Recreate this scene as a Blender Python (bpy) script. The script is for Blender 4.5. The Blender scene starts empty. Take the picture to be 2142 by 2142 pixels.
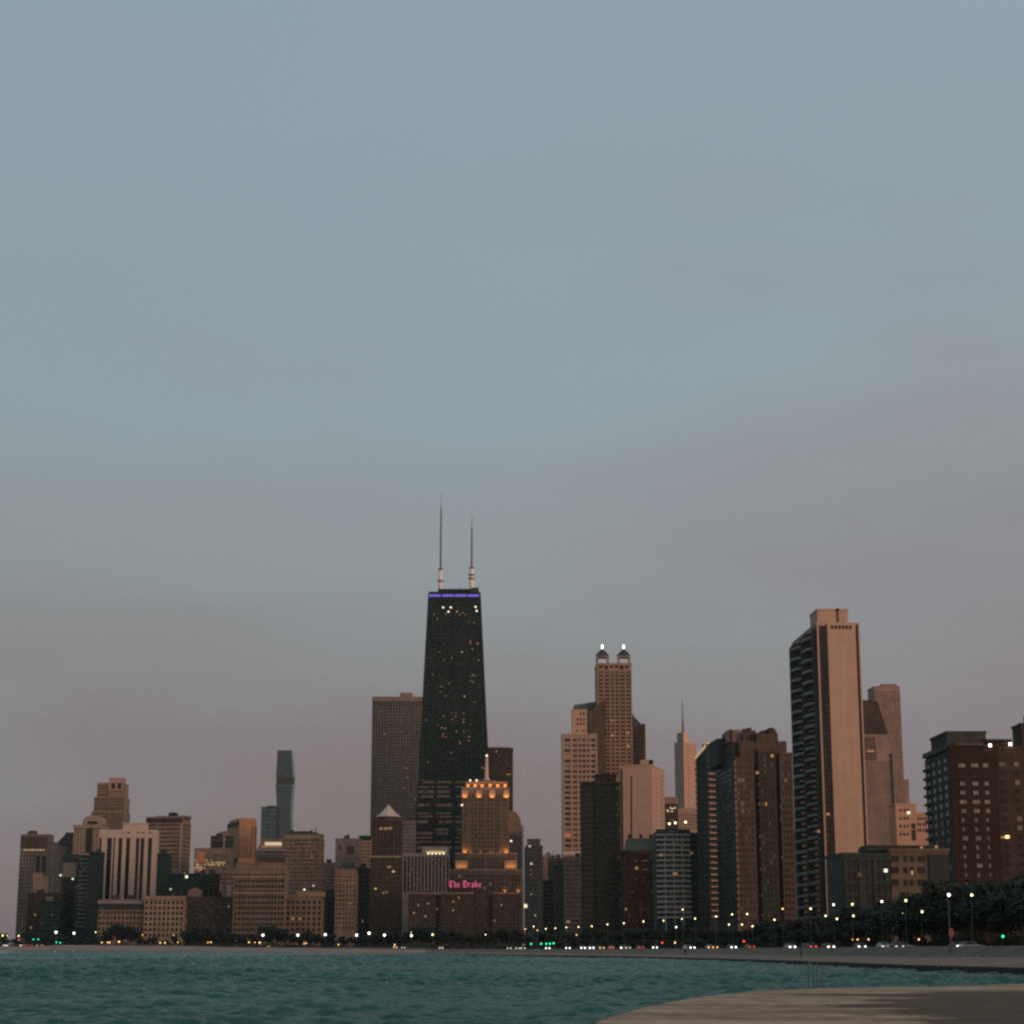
import bpy, math, random
import numpy as np
R = math.radians
S = bpy.context.scene
COL = S.collection
RNG = random.Random(7)

# ------------------------------------------------------------------ camera model (photo pixels, 2142 x 2142)
F, CX, CY, PITCH, CAMZ = 4000.0, 1071.0, 1071.0, R(12.78), 3.0
CP, SP = math.cos(PITCH), math.sin(PITCH)

def ray(px, py):
    dx, dz = (px - CX) / F, -(py - CY) / F
    return dx, CP - SP * dz, SP + CP * dz

def at(px, py, D):
    x, y, z = ray(px, py)
    t = D / y
    return x * t, D, CAMZ + z * t

def at_z(px, py, z0):
    x, y, z = ray(px, py)
    t = (z0 - CAMZ) / z
    return x * t, y * t, z0

def along(P, u, px):
    """distance along horizontal direction u from P at which the picture column px is reached"""
    k = (px - CX) / F
    return (k * (P[1] * CP + (P[2] - CAMZ) * SP) - P[0]) / (u[0] - k * u[1] * CP)

def interp(x, xs, ys):
    return float(np.interp(x, xs, ys))

# ------------------------------------------------------------------ materials
MATS = {}
def new_mat(name):
    m = bpy.data.materials.new(name)
    m.use_nodes = True
    nt = m.node_tree
    return m, nt, nt.nodes, nt.links, nt.nodes['Principled BSDF']

def wall_mat(name, rgb, var=0.3, scale=0.12, rough=0.85, spec=0.25, brick=None):
    """masonry / concrete / cladding: broad weathering, rain streaks and a fine grain"""
    if name in MATS: return MATS[name]
    m, nt, N, L, b = new_mat(name)
    tc = N.new('ShaderNodeTexCoord')
    n1 = N.new('ShaderNodeTexNoise'); n1.inputs['Scale'].default_value = scale; n1.inputs['Detail'].default_value = 5
    mp = N.new('ShaderNodeMapping'); mp.inputs['Scale'].default_value = (0.6, 0.6, 0.03)
    n2 = N.new('ShaderNodeTexNoise'); n2.inputs['Scale'].default_value = 1.0; n2.inputs['Detail'].default_value = 3
    L.new(tc.outputs['Object'], n1.inputs['Vector']); L.new(tc.outputs['Object'], mp.inputs['Vector'])
    L.new(mp.outputs['Vector'], n2.inputs['Vector'])
    ad = N.new('ShaderNodeMath'); ad.operation = 'ADD'
    L.new(n1.outputs['Fac'], ad.inputs[0]); L.new(n2.outputs['Fac'], ad.inputs[1])
    rp = N.new('ShaderNodeMapRange')
    rp.inputs['From Min'].default_value = 0.65; rp.inputs['From Max'].default_value = 1.35
    rp.inputs['To Min'].default_value = 1 - var; rp.inputs['To Max'].default_value = 1 + var
    L.new(ad.outputs[0], rp.inputs['Value'])
    hs = N.new('ShaderNodeVectorMath'); hs.operation = 'SCALE'
    hs.inputs[0].default_value = rgb
    L.new(rp.outputs[0], hs.inputs['Scale'])
    L.new(hs.outputs[0], b.inputs['Base Color'])
    b.inputs['Roughness'].default_value = rough
    b.inputs['Specular IOR Level'].default_value = spec
    MATS[name] = m
    return m

def glass_mat(name, rgb, rough=0.12, var=0.5, spec=0.5):
    if name in MATS: return MATS[name]
    m, nt, N, L, b = new_mat(name)
    oi = N.new('ShaderNodeObjectInfo')
    tc = N.new('ShaderNodeTexCoord')
    n1 = N.new('ShaderNodeTexNoise'); n1.inputs['Scale'].default_value = 0.3
    L.new(tc.outputs['Object'], n1.inputs['Vector'])
    ad = N.new('ShaderNodeMath'); ad.operation = 'ADD'
    L.new(oi.outputs['Random'], ad.inputs[0]); L.new(n1.outputs['Fac'], ad.inputs[1])
    rp = N.new('ShaderNodeMapRange')
    rp.inputs['From Min'].default_value = 0.3; rp.inputs['From Max'].default_value = 1.7
    rp.inputs['To Min'].default_value = 1 - var; rp.inputs['To Max'].default_value = 1 + var
    L.new(ad.outputs[0], rp.inputs['Value'])
    hs = N.new('ShaderNodeVectorMath'); hs.operation = 'SCALE'; hs.inputs[0].default_value = rgb
    L.new(rp.outputs[0], hs.inputs['Scale']); L.new(hs.outputs[0], b.inputs['Base Color'])
    b.inputs['Roughness'].default_value = rough
    b.inputs['Specular IOR Level'].default_value = spec
    MATS[name] = m
    return m

def emit_mat(name, rgb, st):
    if name in MATS: return MATS[name]
    m, nt, N, L, b = new_mat(name)
    b.inputs['Base Color'].default_value = (*[c * 0.5 for c in rgb], 1)
    b.inputs['Emission Color'].default_value = (*rgb, 1)
    b.inputs['Emission Strength'].default_value = st
    m.cycles.emission_sampling = 'NONE'
    MATS[name] = m
    return m

W = dict(
    brown=wall_mat('brown_brick', (0.078, 0.055, 0.041), spec=0.12),
    dbrown=wall_mat('dark_brown_brick', (0.052, 0.036, 0.029), spec=0.12),
    redbrick=wall_mat('red_brick', (0.032, 0.019, 0.0155), spec=0.1),
    warm=wall_mat('warm_brown_stone', (0.27, 0.175, 0.124)),
    buff=wall_mat('buff_stone', (0.26, 0.175, 0.115)),
    rim=wall_mat('grey_balcony_concrete', (0.20, 0.20, 0.185), var=0.2),
    taupe=wall_mat('taupe_brick', (0.115, 0.09, 0.073), spec=0.12),
    lime=wall_mat('aged_limestone', (0.20, 0.135, 0.092)),
    tan=wall_mat('tan_limestone', (0.40, 0.265, 0.19)),
    salmon=wall_mat('salmon_concrete', (0.41, 0.27, 0.195), var=0.10),
    panel=wall_mat('pale_tan_panel', (0.40, 0.28, 0.21), var=0.10),
    pink=wall_mat('pink_granite', (0.25, 0.17, 0.145)),
    grey=wall_mat('grey_stone', (0.16, 0.145, 0.13)),
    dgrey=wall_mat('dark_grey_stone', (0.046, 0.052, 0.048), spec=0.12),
    black=wall_mat('black_metal_cladding', (0.006, 0.015, 0.0142), rough=0.6, spec=0.12),
    black2=wall_mat('black_metal_frame', (0.013, 0.020, 0.019), rough=0.5, spec=0.15),
    strip=wall_mat('brown_louvre', (0.165, 0.12, 0.096)),
    dgreen=wall_mat('dark_green_cladding', (0.006, 0.029, 0.028), rough=0.6, spec=0.15),
    dgreen2=wall_mat('dark_teal_cladding', (0.022, 0.040, 0.039), rough=0.6, spec=0.15),
    olive=wall_mat('olive_brick', (0.042, 0.040, 0.026), spec=0.12),
    white=wall_mat('white_stone', (0.52, 0.41, 0.335), var=0.08),
    pale=wall_mat('pale_grey_stone', (0.30, 0.275, 0.25), var=0.15),
    cream=wall_mat('cream_concrete', (0.33, 0.235, 0.18), var=0.12),
    copper=wall_mat('green_copper_roof', (0.06, 0.085, 0.075)),
    slate=wall_mat('dark_slate_roof', (0.035, 0.04, 0.042)),
    gold=wall_mat('sunset_orange_stone', (0.52, 0.245, 0.13), var=0.12),  # orange of the reflected sunset is put into the base colour
    steel=wall_mat('sunset_tinted_steel', (0.56, 0.32, 0.205), rough=0.35, spec=0.6, var=0.1),  # steel with the sunset's orange mixed into its colour
    steelg=wall_mat('shaded_steel', (0.22, 0.19, 0.18), rough=0.4, var=0.1),  # same steel with the flank's shade put into the colour
    band=wall_mat('pale_balcony_concrete', (0.42, 0.41, 0.38), var=0.12),
    conc=wall_mat('weathered_concrete', (0.22, 0.19, 0.165)),
    wetconc=wall_mat('wet_shaded_concrete', (0.010, 0.016, 0.015), rough=0.6),  # wet concrete, darkened further to hold the wall's shade
    paintwhite=wall_mat('white_antenna_paint', (0.75, 0.68, 0.63), var=0.1),
    antenna=wall_mat('dark_antenna_steel', (0.12, 0.075, 0.065), rough=0.5),
    pole=wall_mat('dark_pole_paint', (0.05, 0.055, 0.05), rough=0.5),
    bark=wall_mat('dark_bark', (0.045, 0.036, 0.028), scale=2.0),
    tyre=wall_mat('black_tyre_rubber', (0.012, 0.012, 0.012)),
    signred=wall_mat('dull_red_sign_paint', (0.22, 0.085, 0.06), rough=0.5),
    cloth=wall_mat('dark_clothing', (0.02, 0.02, 0.022), scale=3),
    skin=wall_mat('skin', (0.30, 0.19, 0.14), scale=3, var=0.05),
    hair=wall_mat('dark_hair', (0.02, 0.015, 0.012)),
    teal=wall_mat('teal_rail_paint', (0.05, 0.10, 0.09), rough=0.4),
)
G = dict(
    dk=glass_mat('dark_window_glass', (0.006, 0.008, 0.008), spec=0.3),
    teal=glass_mat('teal_tinted_glass', (0.006, 0.022, 0.022), spec=0.35),
    blue=glass_mat('blue_tinted_glass', (0.02, 0.06, 0.08), spec=0.8),
    brown=glass_mat('bronze_tinted_glass', (0.022, 0.016, 0.013), spec=0.3),
    grey=glass_mat('pale_reflecting_glass', (0.13, 0.12, 0.11), rough=0.2),
    curtain=glass_mat('curtained_window', (0.09, 0.075, 0.065), rough=0.3),
    sky=glass_mat('painted_sky_window', (0.20, 0.18, 0.17), rough=0.14, var=0.55),  # sky reflection painted in as a pale pane colour
)
E = dict(
    warm=emit_mat('warm_lit_window', (1.0, 0.55, 0.22), 0.2),
    dim=emit_mat('dim_lit_window', (1.0, 0.6, 0.3), 0.09),
    red=emit_mat('reddish_lit_window', (1.0, 0.30, 0.14), 0.17),
    yellow=emit_mat('yellow_lit_window', (1.0, 0.70, 0.30), 0.42),
    white=emit_mat('white_lit_window', (1.0, 0.86, 0.58), 0.5),
    bright=emit_mat('bright_lit_window', (1.0, 0.90, 0.66), 1.5),
    beacon=emit_mat('beacon_glow', (1.0, 0.97, 0.80), 3.0),
    lampw=emit_mat('white_lamp_glow', (1.0, 0.95, 0.82), 14),
    lampy=emit_mat('warm_lamp_glow', (1.0, 0.80, 0.42), 4.2),
    lampo=emit_mat('orange_lamp_glow', (1.0, 0.58, 0.18), 3),
    head=emit_mat('headlight_glow', (1.0, 0.96, 0.86), 45),
    tail=emit_mat('taillight_glow', (1.0, 0.07, 0.04), 1.8),
    amber=emit_mat('amber_glow', (1.0, 0.55, 0.14), 2.2),
    siggreen=emit_mat('green_signal_glow', (0.02, 0.85, 0.38), 3.2),
    sigred=emit_mat('red_signal_glow', (1.0, 0.10, 0.05), 2.5),
    neon=emit_mat('pink_neon_glow', (1.0, 0.16, 0.36), 0.5),
    violet=emit_mat('violet_band_glow', (0.22, 0.17, 0.95), 0.45),
)

# ------------------------------------------------------------------ mesh builder
class MB:
    def __init__(s): s.v, s.f, s.m = [], [], []
    def quad(s, pts, mi=0):
        n = len(s.v); s.v += [tuple(p) for p in pts]; s.f.append(tuple(range(n, n + len(pts)))); s.m.append(mi)
    def hexa(s, b, t, mi=0):
        """b, t: four bottom and four top points, counter-clockwise seen from above"""
        n = len(s.v); s.v += [tuple(p) for p in b] + [tuple(p) for p in t]
        for q in ((3, 2, 1, 0), (4, 5, 6, 7), (0, 1, 5, 4), (1, 2, 6, 5), (2, 3, 7, 6), (3, 0, 4, 7)):
            s.f.append(tuple(n + i for i in q)); s.m.append(mi)
    def box(s, x0, x1, y0, y1, z0, z1, mi=0):
        s.hexa([(x0, y0, z0), (x1, y0, z0), (x1, y1, z0), (x0, y1, z0)],
               [(x0, y0, z1), (x1, y0, z1), (x1, y1, z1), (x0, y1, z1)], mi)
    def prism(s, poly, z0, z1, mi=0):
        n, k = len(s.v), len(poly)
        s.v += [(x, y, z0) for x, y in poly] + [(x, y, z1) for x, y in poly]
        s.f.append(tuple(range(n + k - 1, n - 1, -1))); s.f.append(tuple(range(n + k, n + 2 * k))); s.m += [mi, mi]
        for i in range(k):
            j = (i + 1) % k
            s.f.append((n + i, n + j, n + k + j, n + k + i)); s.m.append(mi)
    def tube(s, pts, rad, seg=6, mi=0):
        """round bar through pts; rad is a number or one per point"""
        from mathutils import Vector
        P = [Vector(p) for p in pts]
        rr = rad if isinstance(rad, (list, tuple)) else [rad] * len(P)
        n0 = len(s.v)
        for i, p in enumerate(P):
            d = (P[min(i + 1, len(P) - 1)] - P[max(i - 1, 0)]).normalized()
            a = d.cross(Vector((0, 0, 1)) if abs(d.z) < 0.9 else Vector((1, 0, 0))).normalized(); b = d.cross(a)
            for k in range(seg):
                t = 2 * math.pi * k / seg
                s.v.append(tuple(p + (a * math.cos(t) + b * math.sin(t)) * rr[i]))
        for i in range(len(P) - 1):
            for k in range(seg):
                k2 = (k + 1) % seg
                s.f.append((n0 + i * seg + k, n0 + i * seg + k2, n0 + (i + 1) * seg + k2, n0 + (i + 1) * seg + k)); s.m.append(mi)
        s.f.append(tuple(n0 + k for k in range(seg))); s.m.append(mi)
        s.f.append(tuple(n0 + (len(P) - 1) * seg + k for k in range(seg - 1, -1, -1))); s.m.append(mi)
    def lathe(s, cx, cy, prof, seg=12, mi=0):
        """prof: (radius, z) from bottom to top"""
        n0 = len(s.v)
        for r, z in prof:
            for k in range(seg):
                t = 2 * math.pi * k / seg
                s.v.append((cx + r * math.cos(t), cy + r * math.sin(t), z))
        for i in range(len(prof) - 1):
            for k in range(seg):
                k2 = (k + 1) % seg
                s.f.append((n0 + i * seg + k, n0 + i * seg + k2, n0 + (i + 1) * seg + k2, n0 + (i + 1) * seg + k)); s.m.append(mi)
        s.f.append(tuple(n0 + k for k in range(seg - 1, -1, -1))); s.m.append(mi)
        s.f.append(tuple(n0 + (len(prof) - 1) * seg + k for k in range(seg))); s.m.append(mi)
    def mesh(s, name, mats):
        me = bpy.data.meshes.new(name)
        me.from_pydata(s.v, [], s.f)
        for m in (mats if isinstance(mats, (list, tuple)) else [mats]): me.materials.append(m)
        if any(s.m): me.polygons.foreach_set('material_index', s.m)
        me.update()
        return me
    def build(s, name, mats, parent=None, loc=None, smooth=False):
        o = bpy.data.objects.new(name, s.mesh(name, mats))
        COL.objects.link(o)
        if parent is not None: o.parent = parent
        if loc is not None: o.location = loc
        if smooth: o.data.polygons.foreach_set('use_smooth', [True] * len(o.data.polygons))
        return o

def tag(o, label=None, cat=None, group=None, kind=None):
    for k, v in (('label', label), ('category', cat), ('group', group), ('kind', kind)):
        if v: o[k] = v
    return o

def empty(name, loc, rz=0.0):
    o = bpy.data.objects.new(name, None)
    COL.objects.link(o); o.location = loc; o.rotation_euler = (0, 0, rz)
    o.empty_display_size = 1.0
    return o

def copy_tree(o, parent=None):
    c = o.copy(); COL.objects.link(c); c.parent = parent
    for ch in list(o.children): copy_tree(ch, c)
    return c

# ------------------------------------------------------------------ building kit
GROUND_Z = 2.0
BUILDINGS = []
WIN_MESH = {}
def window_mesh(ww, wh, mat):
    """one window: pane with a slim frame and a mullion, facing -y"""
    ww, wh = round(ww, 1), round(wh, 1)
    key = (ww, wh, mat.name)
    if key not in WIN_MESH:
        b = MB()
        b.box(-ww / 2, ww / 2, -0.05, 0.04, -wh / 2, wh / 2)
        if ww > 0.9 and wh > 0.9:
            t = 0.06
            b.box(-t / 2, t / 2, -0.09, -0.05, -wh / 2 + t, wh / 2 - t, 1)
            b.box(-ww / 2, ww / 2, -0.09, -0.05, wh / 2 - t, wh / 2, 1)
            b.box(-ww / 2, ww / 2, -0.09, -0.05, -wh / 2, -wh / 2 + t, 1)
        WIN_MESH[key] = b.mesh('window', [mat, W['pole']])
    return WIN_MESH[key]

class Bld:
    def __init__(s, name, label, cat, short, D, xl, xr, yt, a=0.0, xside=None, depth=None, wall='brown', zb=GROUND_Z, main=True, roof=True, yb=None):
        s.D, s.short, s.zb = D, short, zb
        s.P = at(xl, yt, D)
        a = R(a)
        s.u, s.v = (math.cos(a), math.sin(a)), (-math.sin(a), math.cos(a))
        s.w = along(s.P, s.u, xr)
        s.h = s.P[2] - zb
        if depth: s.d = depth
        elif xside is not None and xside < xl: s.d = along(s.P, s.v, xside)
        elif xside is not None:
            Q = (s.P[0] + s.u[0] * s.w, s.P[1] + s.u[1] * s.w, s.P[2])
            s.d = along(Q, s.v, xside)
        else: s.d = max(14.0, s.w * 0.8)
        if not (3 < s.d < 140): print('DEPTH?', name, short, s.d); s.d = min(max(s.d, 6), 80)
        s.root = empty(name, (s.P[0], D, zb), a)
        tag(s.root, label, cat)
        s.wm = W[wall] if isinstance(wall, str) else wall
        s.wb = MB()      # wall mesh of the main material
        s.wins = []
        s.px = (min(xl, xside or xl), max(xr, xside or xr)); s.yt = yt
        BUILDINGS.append(s)
        if main:
            s.wb.box(0, s.w, 0, s.d, 0, s.h)
            if roof: s.coping(0, s.w, 0, s.d, s.h)
    # picture -> local
    def z(s, py): return at(s.P[0], py, s.D)[2] - s.zb
    def x(s, px, py=None):
        P = s.P if py is None else (s.P[0], s.P[1], at(CX, py, s.D)[2])
        return along(P, s.u, px)
    def y(s, px, py=None):
        P = s.P if py is None else (s.P[0], s.P[1], at(CX, py, s.D)[2])
        return along(P, s.v, px)
    def coping(s, x0, x1, y0, y1, z, mat=None, t=0.9, o=0.35, name='roof'):
        b = MB()
        e = 0.5
        b.box(x0 - o, x1 + o, y0 - o, y0 + e, z, z + t); b.box(x0 - o, x1 + o, y1 - e, y1 + o, z, z + t)
        b.box(x0 - o, x0 + e, y0 + e, y1 - e, z, z + t); b.box(x1 - e, x1 + o, y0 + e, y1 - e, z, z + t)
        b.box(x0 + e, x1 - e, y0 + e, y1 - e, z + 0.02, z + 0.25)
        b.build(name, mat or s.wm, s.root)
    def fbox(s, face, s0, s1, z0, z1, o0, o1, b=None, mi=0):
        b = b or s.wb
        if face == 'F': b.box(s0, s1, -o1, -o0, z0, z1, mi)
        elif face == 'L': b.box(-o1, -o0, s0, s1, z0, z1, mi)
        else: b.box(s.w + o0, s.w + o1, s0, s1, z0, z1, mi)
    def part(s, name, mat, face=None, boxes=(), **k):
        """boxes on a face as one part: (s0,s1,z0,z1,o0,o1)"""
        b = MB()
        for q in boxes: s.fbox(face, *q, b=b)
        return b.build(name, W[mat] if isinstance(mat, str) else mat, s.root)
    def vol(s, name, mat, x0, x1, y0, y1, z0, z1, cop=False):
        b = MB(); b.box(x0, x1, y0, y1, z0, z1)
        o = b.build(name, W[mat] if isinstance(mat, str) else mat, s.root)
        if cop: s.coping(x0, x1, y0, y1, z1, W[mat] if isinstance(mat, str) else mat)
        return o
    def pvol(s, name, mat, pl, pr, pt, pb, y0=0.0, d=None, cop=False):
        """a block seen between picture columns pl..pr and rows pt..pb, its front y0 behind the facade"""
        P = (s.P[0] + s.v[0] * y0, s.P[1] + s.v[1] * y0)
        z1 = at(CX, pt, P[1])[2]; z0 = at(CX, pb, P[1])[2]
        Q = (P[0], P[1], z1)
        x0, x1 = along(Q, s.u, pl), along(Q, s.u, pr)
        d = d or max(6, (x1 - x0) * 0.8)
        return s.vol(name, mat, x0, x1, y0, y0 + d, z0 - s.zb, z1 - s.zb, cop)
    def win(s, face, sc, zc, ww, wh, mat, o=0.0):
        s.wins.append((face, sc, zc, ww, wh, mat, o))
    def grid(s, face, s0, s1, z0, z1, nx, nz, pw=0.35, sh=0.4, glass='dk', alt=None, palt=0.15, lit=0.02, proud=0.4, o=0.0,
             litmats=('dim', 'warm'), skip=0.0, relief=True):
        """facade with nx by nz windows between piers (share pw of a bay) and spandrels (share sh of a storey)"""
        cw, ch = (s1 - s0) / nx, (z1 - z0) / nz
        if relief:
            if pw > 0:
                for i in range(nx + 1):
                    c = s0 + i * cw; hw = cw * pw / 2
                    s.fbox(face, max(s0, c - hw), min(s1, c + hw), z0, z1, o, o + proud)
            if sh > 0:
                for j in range(nz + 1):
                    c = z0 + j * ch; hh = ch * sh / 2
                    s.fbox(face, s0, s1, max(z0, c - hh), min(z1, c + hh), o, o + proud * 0.86)
        for j in range(nz - 1, -1, -1):
            for i in range(nx):
                if skip and RNG.random() < skip: continue
                m = G[glass]
                if alt and RNG.random() < palt: m = G[alt]
                if RNG.random() < lit * 0.6: m = E[RNG.choice(litmats)]
                s.win(face, s0 + (i + 0.5) * cw, z0 + (j + 0.5) * ch, cw * (1 - pw), ch * (1 - sh), m, o)
    def lit(s, face, px, py, mat, ww=1.6, wh=1.6):
        sc = s.x(px, py) if face == 'F' else s.y(px, py)
        s.win(face, sc, s.z(py), ww, wh, E[mat], 0.42)
    def done(s, keep=100):
        if s.wb.f: s.wb.build('wall', s.wm, s.root)
        em = set(m.name for m in E.values())
        s.wins.sort(key=lambda q: 0 if q[5].name in em else 1)
        rest = MB(); mats = []
        for i, (face, sc, zc, ww, wh, mat, o) in enumerate(s.wins):
            if face == 'F': loc, rz = (sc, -o, zc), 0.0
            elif face == 'L': loc, rz = (-o, sc, zc), math.pi / 2
            else: loc, rz = (s.w + o, sc, zc), math.pi / 2
            if i < keep:
                ob = bpy.data.objects.new('window', window_mesh(ww, wh, mat))
                COL.objects.link(ob); ob.parent = s.root; ob.location = loc
                ob.rotation_euler = (0, 0, rz if face != 'L' else -math.pi / 2)
            else:
                if mat not in mats: mats.append(mat)
                mi = mats.index(mat)
                if face == 'F': rest.box(loc[0] - ww / 2, loc[0] + ww / 2, loc[1] - 0.05, loc[1] + 0.04, zc - wh / 2, zc + wh / 2, mi)
                else:
                    e0, e1 = (-0.05, 0.04) if face == 'L' else (-0.04, 0.05)
                    rest.box(loc[0] + e0, loc[0] + e1, loc[1] - ww / 2, loc[1] + ww / 2, zc - wh / 2, zc + wh / 2, mi)
        if rest.f:
            ob = rest.build('window', mats, s.root); ob['kind'] = 'stuff'
        return s
HAZE = True
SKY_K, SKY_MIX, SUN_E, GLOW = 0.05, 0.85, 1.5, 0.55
# ------------------------------------------------------------------ the skyline, from the left
def nf(z0, z1, fh=3.4): return max(2, int(round((z1 - z0) / fh)))

def simple(name, label, short, D, xl, xr, yt, wall, yb=1945, nx=6, fh=3.4, pw=0.4, sh=0.45, glass='dk', alt='curtain', palt=0.12, lit=0.02,
           a=0.0, xside=None, depth=None, cat='building', side=True, top=1.2, done=True, zb=GROUND_Z, proud=0.4, bw=3.6, litmats=('dim', 'warm')):
    b = Bld(name, label, cat, short, D, xl, xr, yt, a, xside, depth, wall, zb)
    z0, z1 = max(1.0, b.z(yb)), b.h - top
    b.grid('F', 0, b.w, z0, z1, nx, nf(z0, z1, fh), pw, sh, glass, alt, palt, lit, proud, litmats=litmats)
    if side:
        f = 'S' if b.px[0] + b.px[1] < 2 * CX else 'L'
        if xside is not None: f = 'L' if xside < xl else 'S'
        b.grid(f, 0.01, b.d, z0, z1, max(2, int(b.d / bw)), nf(z0, z1, fh), pw, sh, glass, alt, palt, lit, proud, litmats=litmats)
    if b.w > 9 and b.d > 9:
        g = random.Random(int(xl * 7 + yt))
        for q in range(g.choice((1, 2, 2, 3))):
            wq, dq, hq = g.uniform(1.8, min(7, b.w * 0.3)), g.uniform(2, 5), g.uniform(1.6, 3.6)
            xq = g.uniform(1.2, b.w - wq - 1.2); yq = g.uniform(1.5, max(1.6, b.d - dq - 1.5))
            if g.random() < 0.3:
                m = MB(); m.lathe(xq + wq / 2, yq + dq / 2, [(1.5, b.h + 1.2), (1.5, b.h + 4.0), (0.1, b.h + 5.0)], 10)
                for sx in (-1, 1):
                    for sy in (-1, 1): m.box(xq + wq / 2 + sx - 0.12, xq + wq / 2 + sx + 0.12, yq + dq / 2 + sy - 0.12, yq + dq / 2 + sy + 0.12, b.h, b.h + 1.25)
                m.build('roof_tank', W['dbrown'], b.root)
            else: b.vol('roof_unit', g.choice(('dgrey', 'brown', 'grey')), xq, xq + wq, yq, yq + dq, b.h + 0.25, b.h + 0.9 + hq)
        if g.random() < 0.4:
            m = MB(); xq = g.uniform(2, b.w - 2); m.tube([(xq, b.d * 0.4, b.h), (xq, b.d * 0.4, b.h + g.uniform(4, 8))], 0.12, 5); m.build('roof_aerial', W['pole'], b.root)
    return b.done() if done else b

# 1 far left tower with a lit row under its crown
b = simple('apartment_tower', 'brown grey tower at the far left of the skyline, lit row under its flat crown', 'far left grey tower', 1700, 44, 102, 1747, 'grey',
           nx=9, pw=0.5, sh=0.35, glass='brown', lit=0.0, top=13, done=False)
b.pvol('side_wing', 'grey', 98, 112, 1763, 1965, 3, 20, True)
zc = b.z(1778)
for i in range(8): b.win('F', b.w * (0.17 + 0.095 * i), zc, 1.4, 1.1, E['yellow' if i % 3 else 'white'], 0.42)
b.part('glass_bay', G['teal'], 'F', [(b.w * 0.60, b.w * 0.74, 4, zc - 5, 0.05, 0.5), (b.w * 0.80, b.w * 0.97, 4, zc - 5, 0.05, 0.5)])
b.part('crown_band', 'brown', 'F', [(0, b.w, b.h - 11, b.h - 1, 0.3, 0.8)])
b.done()
# 2 small pale block
b = Bld('office_block', 'pale sunlit windowless block above the red brown block at far left', 'building', 'pale sunlit block', 1640, 69, 101, 1836, wall='cream', depth=18)
b.pvol('stair_head', 'cream', 69, 88, 1828, 1837, 0.5, 8, True)
for q in (9, 18): b.part('wall_joint', 'tan', 'F', [(0, b.w, b.h - q, b.h - q + 0.6, 0.01, 0.1)])
b.done()
simple('apartment_block', 'red brown block at far left below the pale sunlit block', 'far left red brown block', 1600, 58, 129, 1870, 'dbrown', nx=10, pw=0.45, glass='brown')
b = simple('glass_block', 'dark green glass block standing before the red brown block at far left', 'dark green glass block', 1560, 86, 127, 1887, 'dgreen', nx=6, pw=0.15, sh=0.3, glass='teal', lit=0.0)
# 3, 4
b = simple('office_tower', 'narrow pinkish tower behind the far left blocks with small lights at its foot', 'narrow pinkish tower', 1900, 109, 131, 1773, 'pink', nx=6, pw=0.6, sh=0.2, glass='grey', lit=0.0, yb=1850, done=False)
b.lit('F', 127, 1831, 'bright'); b.lit('F', 118, 1834, 'dim'); b.done()
b = Bld('glass_tower', 'small dark blue glass tower with sloped shoulder behind the narrow pinkish tower', 'building', 'dark blue glass tower', 2300, 137, 156, 1743, wall='dgreen2', depth=25)
m = MB(); x0 = b.x(121); zt, zs = b.h, b.z(1762)
m.hexa([(x0, 0.3, 0), (-0.1, 0.3, 0), (-0.1, 24, 0), (x0, 24, 0)], [(x0, 0.3, zs), (-0.1, 0.3, zt - 1), (-0.1, 24, zt - 1), (x0, 24, zs)])
m.build('shoulder', W['dgreen2'], b.root)
b.grid('F', 0, b.w, b.z(1800), b.h - 2, 4, 10, 0.1, 0.25, 'teal', lit=0.0); b.done()
# 5 salmon tower with the arched crown
b = Bld('hotel_tower', 'salmon stone tower with an arched crown and a dark central glass bay', 'building', 'arched salmon tower', 1850, 155, 212, 1727, xside=230, a=-6, wall='cream', roof=False)
b.grid('F', 0, b.w * 0.44, b.z(1790), b.z(1733), 4, 15, 0.62, 0.4, 'brown', lit=0.0)
b.grid('F', b.w * 0.72, b.w, b.z(1790), b.z(1733), 3, 15, 0.62, 0.4, 'brown', lit=0.0)
b.part('glass_bay', G['brown'], 'F', [(b.w * 0.47, b.w * 0.69, b.z(1784), b.z(1731), 0.05, 0.7)])
b.part('cornice', 'cream', 'F', [(-0.8, b.w + 0.8, b.h - 2.5, b.h + 0.6, 0.02, 1.2)])
m = MB(); cx = (b.x(171) + b.x(214)) / 2; rr = (b.x(214) - b.x(171)) / 2; hh = b.z(1707) - b.h
arc = [(cx + rr * math.cos(math.pi * k / 14), b.h + 0.61 + hh * math.sin(math.pi * k / 14) ** 0.6) for k in range(15)]
m.prism(arc, 1.0, 12.0); m.v = [(x, z, y) for x, y, z in m.v]
m.build('arched_crown', b.wm, b.root)
b.part('crown_opening', G['brown'], 'F', [(cx - 5, cx + 5, b.h + 1.2, b.h + 4.2, -0.99, -0.85)])
b.grid('S', 0.5, b.d, b.z(1790), b.z(1736), 5, 15, 0.5, 0.4, 'brown', lit=0.0)
b.done()
# 6
b = simple('apartment_tower', 'grey tower capped by a small tan block left of the white striped tower', 'tan capped grey tower', 1620, 129, 161, 1837, 'dgrey', nx=6, pw=0.45, glass='dk', lit=0.0, done=False)
b.pvol('penthouse', 'salmon', 133, 160, 1807, 1838, 1.0, 14, True)
b.pvol('roof_house', 'dgreen2', 132, 160, 1787, 1808, 6.0, 12)
b.lit('F', 152.5, 1838.5, 'bright', 1.4, 1.2); b.done()
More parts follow.
